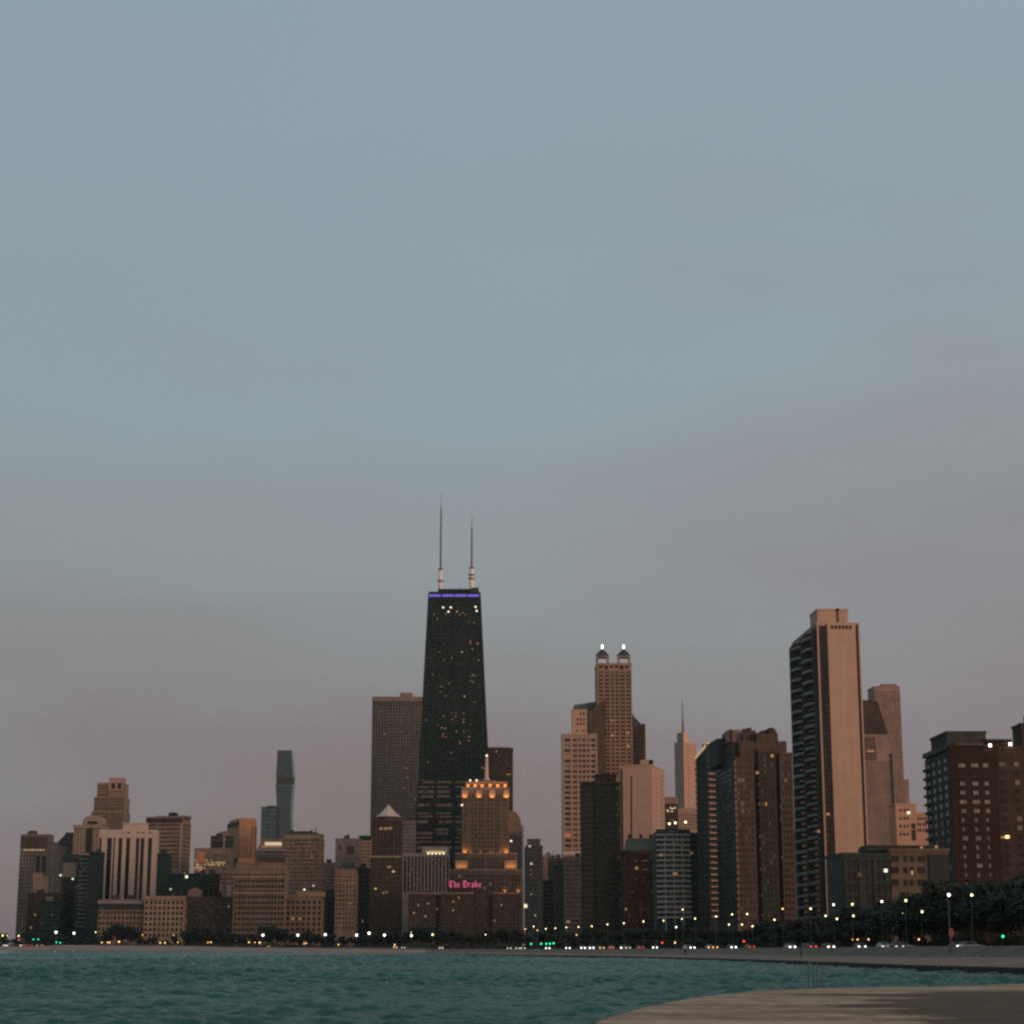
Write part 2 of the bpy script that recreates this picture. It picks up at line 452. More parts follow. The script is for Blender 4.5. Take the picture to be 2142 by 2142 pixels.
# 7
b = Bld('balcony_tower', 'dark tower with pale balcony lines left of the white striped tower', 'building', 'dark balcony tower', 1600, 161, 190, 1791, wall='dgreen2', depth=18)
z0, z1 = b.z(1945), b.h - 2
for j in range(nf(z0, z1)):
    zz = z1 - 3.4 * j
    l = RNG.choice([(0.2, 0.95), (0.3, 0.8), (0.55, 0.95), (0.25, 0.95)])
    b.part('balcony', 'band', 'F', [(b.w * l[0], b.w * l[1], zz - 0.55, zz - 0.15, 0.02, 1.1)])
b.grid('F', b.w * 0.1, b.w * 0.95, z0, z1, 5, nf(z0, z1), 0.2, 0.35, 'teal', 'grey', 0.1, 0.0); b.done()
simple('glass_slab', 'plain dark green glass slab between the balcony tower and the white striped tower', 'dark green slab', 1590, 187.5, 212, 1784, 'dgreen', nx=6, pw=0.12, sh=0.25, glass='teal', alt=None, lit=0.0, side=False, depth=14)
# 8 white striped tower
b = Bld('striped_tower', 'white stone tower with dark vertical glass strips and a raised centre', 'building', 'white striped tower', 1660, 209, 326, 1738, wall='white', depth=12)
zt, zb0 = b.z(1753), b.z(1884)
def bx(px): return b.x(px)
strips = [(209.5, 214.5), (225.5, 235.5), (238.5, 242), (250, 258.5), (266, 274), (286.5, 293), (295, 304), (312, 318)]
strips = [(209.5, 214.5), (225.5, 236), (239, 242.5), (249.5, 257.5), (265.5, 274), (286, 293), (295.5, 303.5), (311.5, 319.5)]
xs = [0.0]
for l, r in strips: xs += [bx(l), bx(r)]
xs.append(b.w)
for i in range(0, len(xs), 2): b.fbox('F', xs[i], xs[i + 1], zb0, zt, 0, 1.4)
b.fbox('F', 0, b.w, zt, b.h, 0, 1.5)
for l, r in strips:
    for z0, z1 in ((zb0 + 0.5, zt - 0.2),):
        b.part('window_strip', G['dk'], 'F', [(bx(l) + 0.05, bx(r) - 0.05, z0, z1, 0.03, 0.15)])
for l, r in ((256, 259), (267, 274), (289, 293), (297, 303), (312, 318)): b.part('louvre', G['dk'], 'F', [(bx(l), bx(r), b.z(1743), b.z(1740.5), 1.45, 1.56)])
b.pvol('penthouse', 'white', 257, 306, 1723.5, 1738, 0.5, 10, True)
b.pvol('podium', 'tan', 206, 300, 1881, 1950, -3.0, 2.9)
b.fbox('S', 0, b.d, zb0, b.h, 0, 0.8)
b.done()
# 9 stepped tower behind
b = Bld('stepped_tower', 'tall brown stepped tower with a sunlit square crown rising behind the white striped tower', 'building', 'stepped brown tower', 2150, 203, 257.5, 1640, wall='warm', roof=False, depth=32, main=False)
zA, zB, zC = b.z(1640), b.z(1667), b.z(1697)
def seg(l, r, pt, pb, y0, y1):
    return (b.x(l), b.x(r), y0, y1, b.z(pb), b.z(pt))
for q in (seg(194, 262, 1697, 1970, 0, 36), seg(198, 260.5, 1667, 1697, 0.8, 34), seg(203, 257.5, 1637, 1667, 1.6, 32)): b.wb.box(*q)
for (l, r, pt, pb, y0, n) in ((195, 261, 1699, 1760, 0, 14), (199, 260, 1668, 1697, 0.8, 13), (204, 228, 1640, 1667, 1.6, 5)):
    for i in range(n):
        xx = b.x(l) + (b.x(r) - b.x(l)) * (i + 0.5) / n
        b.win('F', xx, (b.z(pt) + b.z(pb)) / 2, (b.x(r) - b.x(l)) / n * 0.5, b.z(pt) - b.z(pb) - 2, G['brown'], -y0)
    for j in range(int((pb - pt) / 6)):
        zz = b.z(pt) - j * 3.2
        b.wb.box(b.x(l), b.x(r), y0 - 0.4, y0 - 0.1, zz - 1.0, zz)
o = b.pvol('crown', 'salmon', 228, 257, 1628.5, 1654, 0.3, 18, True)  # sunlight on the crown put into a paler stone colour
b.part('crown_opening', G['dk'], 'F', [(b.x(233), b.x(241), b.z(1650), b.z(1638), -0.29, -0.1), (b.x(246), b.x(254), b.z(1650), b.z(1638), -0.29, -0.1)])
b.done()
# 10 wide banded block
b = Bld('banded_tower', 'wide grey brown tower with fine horizontal bands and a small dark roof house', 'building', 'wide banded tower', 1820, 306, 382, 1711, a=-8, xside=399, wall='warm')
z0, z1 = b.z(1835), b.z(1722)
k = nf(z0, z1, 3.9)
b.grid('F', 0.2, b.w - 2, z0, z1, 12, k, 0.14, 0.55, 'brown', 'grey', 0.1, 0.012, 0.5)
b.grid('S', 0.8, b.d, z0, z1, 5, k, 0.14, 0.5, 'brown', 'grey', 0.1, 0.0, 0.5)
b.part('corner_pier', 'cream', 'F', [(b.w - 1.9, b.w + 0.5, z0, z1, 0.0, 0.7)])
b.part('louvre_band', 'dbrown', 'F', [(0, b.w, z1 + 0.4, b.h - 0.4, 0.02, 0.5)])
b.pvol('roof_house', 'black', 353, 366, 1700, 1711, 6, 9)
b.pvol('roof_screen', 'grey', 325, 392, 1707, 1711, 3, 14)
b.done()
# 11
simple('glass_slab', 'narrow dark green slab touching the right edge of the white striped tower', 'narrow dark green slab', 1600, 329, 352, 1788, 'dgreen', nx=5, pw=0.15, sh=0.25, glass='teal', alt=None, lit=0.0, side=False, depth=14)
b = simple('dark_block', 'low dark green block below the wide banded tower with two roof lights', 'low dark block', 1570, 350, 424, 1829, 'dgreen', nx=10, pw=0.4, sh=0.4, glass='dk', alt=None, lit=0.0, side=False, depth=16, done=False)
b.lit('F', 390.5, 1834, 'bright', 2, 2); b.lit('F', 357, 1860, 'white', 1.6, 1.6); b.lit('F', 387, 1826.5, 'dim', 1.6, 1.2); b.done()
# 12 - 16 the lakefront row
b = simple('apartment_house', 'brown stone apartment house with a pale cornice below the white striped tower', 'brown house with pale cornice', 1500, 207, 303, 1884, 'warm', yb=1960, nx=12, pw=0.42, sh=0.4, fh=3.9, lit=0.0, palt=0.06, done=False, top=7)
b.part('cornice', 'pale', 'F', [(-0.6, b.w + 0.6, b.h - 2.2, b.h - 0.2, 0.42, 1.3)])
b.part('attic_band', 'dgrey', 'F', [(0, b.w, b.h - 6.5, b.h - 2.5, 0.42, 0.8)]); b.done()
b = simple('apartment_house', 'tan apartment house with a strong grid of square dark windows in the lakefront row', 'tan grid house', 1495, 303, 386, 1877, 'tan', yb=1962, nx=9, pw=0.42, sh=0.4, fh=4.1, lit=0.0, palt=0.05, top=2, done=False, proud=0.5)
b.part('cornice', 'tan', 'F', [(-0.6, b.w + 0.6, b.h - 1.6, b.h - 0.3, 0.52, 1.2)]); b.done()
b = simple('apartment_house', 'dull dark brown apartment house with small gabled roof piece in the lakefront row', 'dull brown house', 1503, 386, 490, 1878, 'brown', yb=1962, nx=14, pw=0.42, sh=0.42, fh=3.7, lit=0.005, palt=0.15, done=False)
m = MB(); xa, xb, xm = b.x(392), b.x(419), b.x(405); zt = b.z(1857)
m.prism([(xa, b.h + 0.95), (xb, b.h + 0.95), (xb, zt - 2), (xm, zt), (xa, zt - 2)], 2, 9); m.v = [(x, z, y) for x, y, z in m.v]
m.build('gable', W['warm'], b.root); b.done()
b = Bld('apartment_house', 'tall tan lakefront apartment house with pale corner piers and a stepped roof house', 'building', 'tall tan lakefront house', 1480, 490, 597, 1818, wall='warm', depth=26)
z0, z1 = b.z(1962), b.h - 3
k = nf(z0, z1, 3.9)
for (s0, s1, n) in ((0.02, 0.155, 2), (0.165, 0.32, 3), (0.33, 0.72, 8), (0.73, 0.85, 2), (0.86, 0.985, 2)):
    b.grid('F', b.w * s0, b.w * s1, z0, z1, n, k, 0.26, 0.36, 'dk', 'curtain', 0.05, 0.004, 0.5)
for s0 in (0.0, 0.155, 0.32, 0.72, 0.85, 0.985): b.fbox('F', b.w * s0, b.w * (s0 + 0.013), z0, z1 + 1, 0.0, 0.9)
for py in (1834, 1868): b.part('cornice', 'tan', 'F', [(-0.3, b.w + 0.3, b.z(py) - 0.6, b.z(py) + 0.7, 0.5, 1.25)])
b.pvol('roof_house', 'warm', 494, 595, 1807, 1818, 3, 18, True)
b.pvol('roof_tower', 'brown', 540, 592, 1796, 1808, 5, 12, True)
b.done()
b = Bld('apartment_house', 'lower tan lakefront house with large dark windows and an overhanging roof corner', 'building', 'lower tan lakefront house', 1497, 597, 675, 1876, wall='warm', depth=24)
z0, z1 = b.z(1962), b.h - 2
k = nf(z0, z1, 4.4)
b.grid('F', 0.5, b.w * 0.4, z0, z1, 3, k, 0.36, 0.36, 'dk', 'curtain', 0.05, 0.0, 0.5)
b.grid('F', b.w * 0.43, b.w - 0.3, z0, z1, 4, k, 0.42, 0.4, 'dk', 'curtain', 0.05, 0.0, 0.5)
for px in (613, 627): b.lit('F', px, 1921.5, 'warm', 2.2, 2.0)
b.pvol('roof_house', 'tan', 622, 679, 1868, 1876, 1, 10, True)
b.done()
# 17
b = simple('apartment_tower', 'speckled grey tower with a dark curved roof above the lower tan lakefront house', 'speckled curved roof tower', 1720, 595, 667, 1747, 'warm', a=-8, xside=678, yb=1880, nx=13, pw=0.35, sh=0.45, alt='grey', palt=0.3, lit=0.006, done=False, top=3)
m = MB(); n = 12
poly = [(b.w * i / n, b.h + 0.95 + 2.6 * math.sin(math.pi * i / n) ** 0.7) for i in range(n + 1)]
m.prism(poly, 0.4, b.d - 0.6); m.v = [(x, z, y) for x, y, z in m.v]
m.build('curved_roof', W['slate'], b.root)
m = MB(); m.tube([(b.x(657), 6, b.h + 2), (b.x(657), 6, b.z(1731))], 0.45); m.build('mast', W['antenna'], b.root)
b.part('roof_band', 'pale', 'F', [(0, b.w, b.h - 2.6, b.h - 1.2, 0.4, 0.8)])
b.lit('F', 656, 1853, 'white'); b.lit('F', 637, 1861, 'bright'); b.done()
# 18 undulating glass tower
b = Bld('glass_skyscraper', 'very tall slender teal glass tower with undulating sides and a dark band', 'building', 'slender teal glass tower', 3400, 579, 612, 1572, wall='blue' if False else 'dgreen2', main=False, depth=40)
rows = [(1572, 580, 609.5), (1600, 579, 612), (1626, 577, 613), (1640, 576.5, 612.5), (1668, 578, 610), (1700, 579.5, 608.5), (1722, 579, 609), (1745, 578, 610), (1770, 577, 611), (1830, 579, 610), (1960, 578, 610)]
secs = ((0, 2, G['blue'], 'glass_wall'), (2, 3, W['slate'], 'dark_band'), (3, 10, G['blue'], 'glass_wall'))
def row(i):
    pt, l, r = rows[i]; P = (b.P[0], b.P[1], at(CX, pt, b.D)[2])
    return along(P, b.u, l), along(P, b.u, r), b.z(pt)
for i0, i1, mat, nm in secs:
    m = MB()
    for i in range(i0, i1):
        xa, xb, zt = row(i); xc, xd, z0 = row(i + 1)
        if nm == 'dark_band': xa += 1; xb -= 1; xc += 1; xd -= 1
        m.hexa([(xc, 0, z0), (xd, 0, z0), (xd, 38, z0), (xc, 38, z0)], [(xa, 0, zt), (xb, 0, zt), (xb, 38, zt), (xa, 38, zt)])
    m.build(nm, mat, b.root)
for j in range(34):
    py = 1576 + j * 7.2
    if 1620 < py < 1645: continue
    l = np.interp(py, [q[0] for q in rows], [q[1] for q in rows]); r = np.interp(py, [q[0] for q in rows], [q[2] for q in rows])
    P = (b.P[0], b.P[1], at(CX, py, b.D)[2])
    b.wb.box(along(P, b.u, l) + 0.4, along(P, b.u, r) - 0.4, -0.5, -0.05, b.z(py) - 0.5, b.z(py) + 0.5)
b.part('roof', 'dgreen2', 'F', [(row(0)[0] + 0.3, row(0)[1] - 0.3, b.h, b.h + 2, -37, -0.4)])
b.done()
b = simple('glass_tower', 'shorter flat topped teal glass block joined to the left of the slender glass tower', 'shorter teal glass block', 3380, 547, 578.5, 1689, 'dgreen2', yb=1800, nx=5, pw=0.06, sh=0.2, fh=7.0, glass='blue', alt=None, lit=0.0, depth=36, side=False, done=False)
b.pvol('roof_house', 'dgreen2', 558, 576, 1685.5, 1690, 6, 20); b.done()
# 19 lit roof box
b = simple('office_block', 'office block with a glowing yellow roof sign band left of the speckled tower', 'glowing band office block', 1900, 534, 597, 1777, 'grey', yb=1830, nx=12, pw=0.2, sh=0.5, glass='brown', lit=0.0, side=False, done=False)
b.pvol('roof_house', 'warm', 545, 590, 1757, 1777, 2, 16, True)
b.part('lit_band', E['white'], 'F', [(b.x(553), b.x(588.5), b.z(1768), b.z(1761.5), -1.98, -1.7)])
b.part('lit_band', E['dim'], 'F', [(b.x(546), b.x(588), b.z(1772.5), b.z(1768.6), -1.98, -1.75)])
b.part('roof_edge', 'pale', 'F', [(0, b.w, b.h - 1.2, b.h + 0.3, 0.4, 0.9)]); b.done()
# 20 orange sunlit tower
b = Bld('curved_tower', 'tower with rounded orange sunlit front and dark left side', 'building', 'orange sunlit tower', 2000, 501, 540, 1716, a=22, xside=477, wall='gold', main=False)
r = 7.0; n = 7
poly = [(0, 0)] + [(b.w - r + r * math.sin(math.pi / 2 * k / n), r - r * math.cos(math.pi / 2 * k / n)) for k in range(n + 1)] + [(b.w, b.d), (0, b.d)]
b.wb.prism(poly, 0, b.h)
m = MB(); c = [(x * 0.9 + 0.8, y * 0.9 + 0.9) for x, y in poly]; m.prism(c, b.h, b.z(1711)); m.build('roof', W['gold'], b.root)
z0, z1 = b.z(1795), b.h - 6
for i in range(6):
    xx = (b.w - r) * (i + 0.5) / 6
    b.part('window_strip', G['brown'], 'F', [(xx - 0.55, xx + 0.55, z0, z1, 0.02, 0.12)])
for k in range(n):
    t = math.pi / 2 * (k + 0.5) / n
    xx, yy = b.w - r + (r + 0.06) * math.sin(t), r - (r + 0.06) * math.cos(t)
    if k % 2 == 0:
        m = MB(); m.hexa([(xx - 0.5, yy - 0.1, z0), (xx + 0.5, yy + 0.1, z0), (xx + 0.4, yy + 0.3, z0), (xx - 0.6, yy + 0.1, z0)], [(xx - 0.5, yy - 0.1, z1), (xx + 0.5, yy + 0.1, z1), (xx + 0.4, yy + 0.3, z1), (xx - 0.6, yy + 0.1, z1)])
        m.build('window_strip', G['brown'], b.root)
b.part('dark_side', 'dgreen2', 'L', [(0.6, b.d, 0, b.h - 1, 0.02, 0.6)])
b.grid('L', 1, b.d - 0.5, z0, z1, 5, 16, 0.25, 0.4, 'teal', lit=0, o=0.6)
b.done()
# 21, 22, 23
b = simple('office_block', 'small grey office block with a pale roof line left of the orange sunlit tower', 'small grey office block', 1950, 441, 484, 1750, 'dgrey', yb=1790, nx=8, pw=0.2, sh=0.5, glass='brown', lit=0.0, side=False, done=False)
b.part('roof_edge', 'pale', 'F', [(0, b.w, b.h - 4.5, b.h - 3, 0.3, 0.8), (0, b.w, b.z(1759), b.z(1757), 0.3, 0.8)])
b.part('pier', 'pale', 'F', [(b.w * 0.62, b.w * 0.7, 5, b.h, 0.3, 0.9)])
b.pvol('roof_house', 'pink', 462, 482, 1741, 1750, 3, 12, True); b.pvol('roof_unit', 'dgrey', 452, 461, 1743, 1750, 4, 9); b.done()
b = Bld('office_block', 'low office block with rows of windows reflecting yellow sunlight left of the orange sunlit tower', 'building', 'yellow glinting office block', 1760, 407, 481, 1776, wall='pink', depth=26)
z0, z1 = b.z(1828), b.h - 4
b.grid('F', 0, b.w, z0, z1, 16, 11, 0.12, 0.5, 'grey', 'brown', 0.3, 0.0)
for j, (py, l, r) in enumerate(((1799, 408, 446), (1804.5, 408, 470), (1809, 408, 468), (1816, 408, 430), (1820, 408, 426), (1813, 408, 424))):
    px = l
    while px < r:
        if RNG.random() < 0.8: b.win('F', b.x(px + 1.5), b.z(py), 1.2, 0.9, E['yellow' if RNG.random() < 0.65 else 'dim'], 0.4)  # sunlight reflected by the panes, drawn as emission
        px += 3.4
b.part('painted_sun_patch', 'gold', 'F', [(b.w * 0.06, b.w * 0.3, b.h - 12, b.h - 2.5, 0.36, 0.5)])  # sunlit patch of facade painted as an orange panel
b.done()
simple('brick_block', 'dark brown block below the yellow glinting office block', 'dark brown middle block', 1600, 403, 462, 1830, 'dbrown', yb=1885, nx=9, pw=0.5, sh=0.55, lit=0.0, side=False, depth=16)
b = simple('brick_block', 'mauve brown block with a pale stair wall beside the tall tan lakefront house', 'mauve brown block', 1590, 461, 492, 1822, 'pink', yb=1880, nx=5, pw=0.35, sh=0.3, lit=0.0, side=False, depth=14, done=False)
b.part('stair_wall', 'pale', 'F', [(0.2, 1.2, 10, b.h - 10, 0.4, 1.0), (b.w * 0.5, b.w * 0.72, b.h - 22, b.h - 12, 0.42, 1.0)]); b.done()
# 24 - 27
b = simple('brick_block', 'reddish block with pale pink face and dark roof opening left of white roofed tower', 'reddish block', 1760, 702, 754.5, 1756, 'pink', yb=1815, nx=10, pw=0.6, sh=0.7, glass='brown', lit=0.0, side=False, done=False, top=16)
b.part('roof_opening', G['brown'], 'F', [(b.w * 0.46, b.w * 0.74, b.h - 13, b.h - 6, 0.02, 0.1), (b.w * 0.12, b.w * 0.2, b.h - 9, b.h - 5, 0.02, 0.1)]); b.done()
b = simple('apartment_block', 'narrow block with a dark green roof and lit windows left of the white roofed tower', 'narrow dark roofed block', 1800, 753, 778, 1758, 'tan', yb=1820, nx=5, pw=0.4, sh=0.45, lit=0.12, side=False, done=False, litmats=('white', 'warm'))
b.pvol('roof_house', 'dgreen', 751, 776, 1748, 1758, -0.5, 14); b.done()
simple('office_block', 'distant grey pink block seen in the gap right of the speckled tower', 'distant grey pink block', 2000, 676, 704, 1806, 'pink', nx=6, pw=0.4, yb=1880, lit=0.0, side=False)
simple('dark_block', 'dark green block filling the gap right of the lower tan lakefront house', 'dark gap block', 1580, 673, 704, 1866, 'dgreen', nx=6, pw=0.3, sh=0.4, glass='teal', alt=None, yb=1950, lit=0.0, side=False, depth=15)
b = simple('apartment_tower', 'warm brown apartment tower with a dark domed roof before the reddish block', 'dark domed apartment tower', 1500, 702, 744.5, 1820, 'warm', yb=1945, nx=6, pw=0.5, sh=0.45, lit=0.01, side=True, xside=None, depth=20, done=False, top=4)
m = MB(); zt = b.z(1803)
m.hexa([(1.5, 1, b.h + 0.3), (b.w + 2, 1, b.h + 0.3), (b.w + 2, 18, b.h + 0.3), (1.5, 18, b.h + 0.3)], [(5, 5, zt), (b.w - 3, 5, zt), (b.w - 3, 14, zt), (5, 14, zt)])
m.build('dome_roof', W['slate'], b.root)
for py in (1838, 1847): b.part('cornice', 'tan', 'F', [(-0.2, b.w + 0.2, b.z(py) - 0.4, b.z(py) + 0.5, 0.42, 1.0)])
b.lit('F', 733, 1890, 'dim', 2, 1); b.done()
simple('dark_block', 'dark narrow block between the dark domed tower and the white roofed tower', 'dark narrow block', 1570, 744, 777, 1817, 'dgrey', nx=7, pw=0.4, yb=1950, glass='dk', alt=None, lit=0.005, side=False, depth=15)
# 28 tall pier tower left of the black tower
b = Bld('pier_tower', 'tall grey tower of close piers, pinkish top band, left of the black tower', 'building', 'tall tower of white piers', 2030, 779, 886, 1459, wall='grey', depth=45)
z0, z1 = b.z(1835), b.z(1480)
nx = 18; k = nf(z0, z1, 3.3)
b.grid('F', 0.4, b.w, z0, z1, nx, k, 0.42, 0.42, 'dk', 'brown', 0.12, 0.004, 0.8, litmats=('dim', 'red'))
for i in range(nx + 1): b.fbox('F', max(0, 0.4 + b.w / nx * i - 0.55), 0.4 + b.w / nx * i + 0.55, z0, z1 + 6.5, 0.1, 1.15)
b.part('crown_band', 'pink', 'F', [(-0.3, b.w, b.z(1467), b.h + 0.2, 0.02, 1.4)])
b.part('louvre_band', G['teal'], 'F', [(0.2, b.w, b.z(1477), b.z(1467.4), 0.02, 0.3)])
b.pvol('roof_house', 'pink', 837, 862, 1449, 1459, 8, 14)
for px, py, c in ((795, 1487, 'dim'), (801, 1487, 'dim'), (839, 1507, 'red'), (847, 1605, 'red'), (852, 1608, 'warm'), (845, 1648, 'red')): b.lit('F', px, py, c, 2.2, 2.0)
b.done()
simple('pier_block', 'lower block of close piers between the white roofed tower and the black tower', 'lower pier block', 1800, 838, 868, 1719, 'grey', nx=7, pw=0.45, sh=0.4, yb=1800, lit=0.0, side=False, depth=20)
# 29 white pyramid roof
b = Bld('apartment_tower', 'brown apartment tower topped by a white pyramid roof', 'building', 'white roofed tower', 1520, 775, 838, 1792, wall='brown', depth=24)
z0, z1 = b.z(1945), b.h - 1.5
b.grid('F', 0, b.w, z0, z1, 9, nf(z0, z1), 0.42, 0.5, 'dk', 'brown', 0.2, 0.006, 0.4)
b.part('cornice', 'tan', 'F', [(-0.4, b.w + 0.4, b.h - 0.6, b.h + 0.5, 0.42, 1.0)])
b.grid('S', 0.1, b.d, z0, z1, 5, nf(z0, z1), 0.42, 0.5, 'dk', lit=0.0)
o = b.pvol('upper_tower', 'brown', 779, 840, 1716, 1792, 1.5, 21)
u0, u1 = b.x(779, 1716), b.x(840, 1716); zA, zB = b.z(1790), b.z(1716)
k = 14
for i in range(8):
    for j in range(k):
        if i in (2, 3, 4, 5) and j in (k - 4,): continue
        b.win('F', u0 + (u1 - u0) * (i + 0.5) / 8, zA + (zB - zA) * (j + 0.5) / k, 1.5, 1.5, G['dk'], -1.45)
for px, py in ((796, 1733), (806, 1733), (815, 1732)): b.win('F', b.x(px), b.z(py), 2.6, 1.8, E['dim'], -1.4)
b.part('cornice', 'brown', 'F', [(u0 - 0.6, u1 + 0.6, b.z(1718), b.z(1715), -1.49, -0.6)])
m = MB(); cx = b.x(810.4, 1700); rb = (b.x(834) - b.x(787)) / 2
m.lathe(cx, 11, [(rb * 0.86, b.z(1716)), (rb * 0.86, b.z(1707))], 12); m.build('turret', W['brown'], b.root)
m = MB()
za, zt = b.z(1707), b.z(1681)
m.lathe(cx, 11, [(rb * 1.12, za), (rb * 1.02, za + 0.8), (rb * 0.62, za + (zt - za) * 0.38), (rb * 0.3, za + (zt - za) * 0.7), (0.1, zt)], 8)
m.build('pyramid_roof', W['white'], b.root)
for px, py, c in ((815, 1813, 'warm'), (823, 1823, 'white'), (785.6, 1859, 'yellow'), (812, 1814, 'dim'), (802, 1868, 'dim'), (809, 1866, 'dim')): b.lit('F', px, py, c, 1.8, 1.4)
b.done()
# 34 white striped low tower with lit roof box
b = Bld('striped_block', 'shorter white block of dark window stripes with a lit roof box below the black tower', 'building', 'shorter white striped block', 1572, 843, 939, 1788, wall='pale', depth=18)
n = 13
for i in range(n):
    l = b.w * (i + 0.32) / n; r = b.w * (i + 0.95) / n
    b.part('window_strip', G['dk'], 'F', [(l, r, b.z(1866), b.h - 1.5, 0.02, 0.1)])
    b.fbox('F', b.w * (i - 0.02) / n, l, b.z(1890), b.h - 0.3, 0, 0.8)
    for j in range(10):
        if (i * 7 + j * 3) % 5 < 2: b.part('balcony', 'pale', 'F', [(l, r, b.h - 4 - j * 4, b.h - 3.3 - j * 4, 0.11, 0.4)]) if (i + j) % 4 == 0 else None
b.pvol('roof_house', 'pale', 883, 938, 1773, 1788, 2, 12, True)
b.part('lit_band', E['yellow'], 'F', [(b.x(892), b.x(931), b.z(1784), b.z(1780), -1.98, -1.7)])
b.part('lit_band', E['dim'], 'F', [(b.x(891), b.x(933), b.z(1787), b.z(1784.4), -1.98, -1.75)])
for i in range(5): b.lit('F', 896 + i * 8, 1785.6, 'bright', 1.4, 1.2)
b.done()
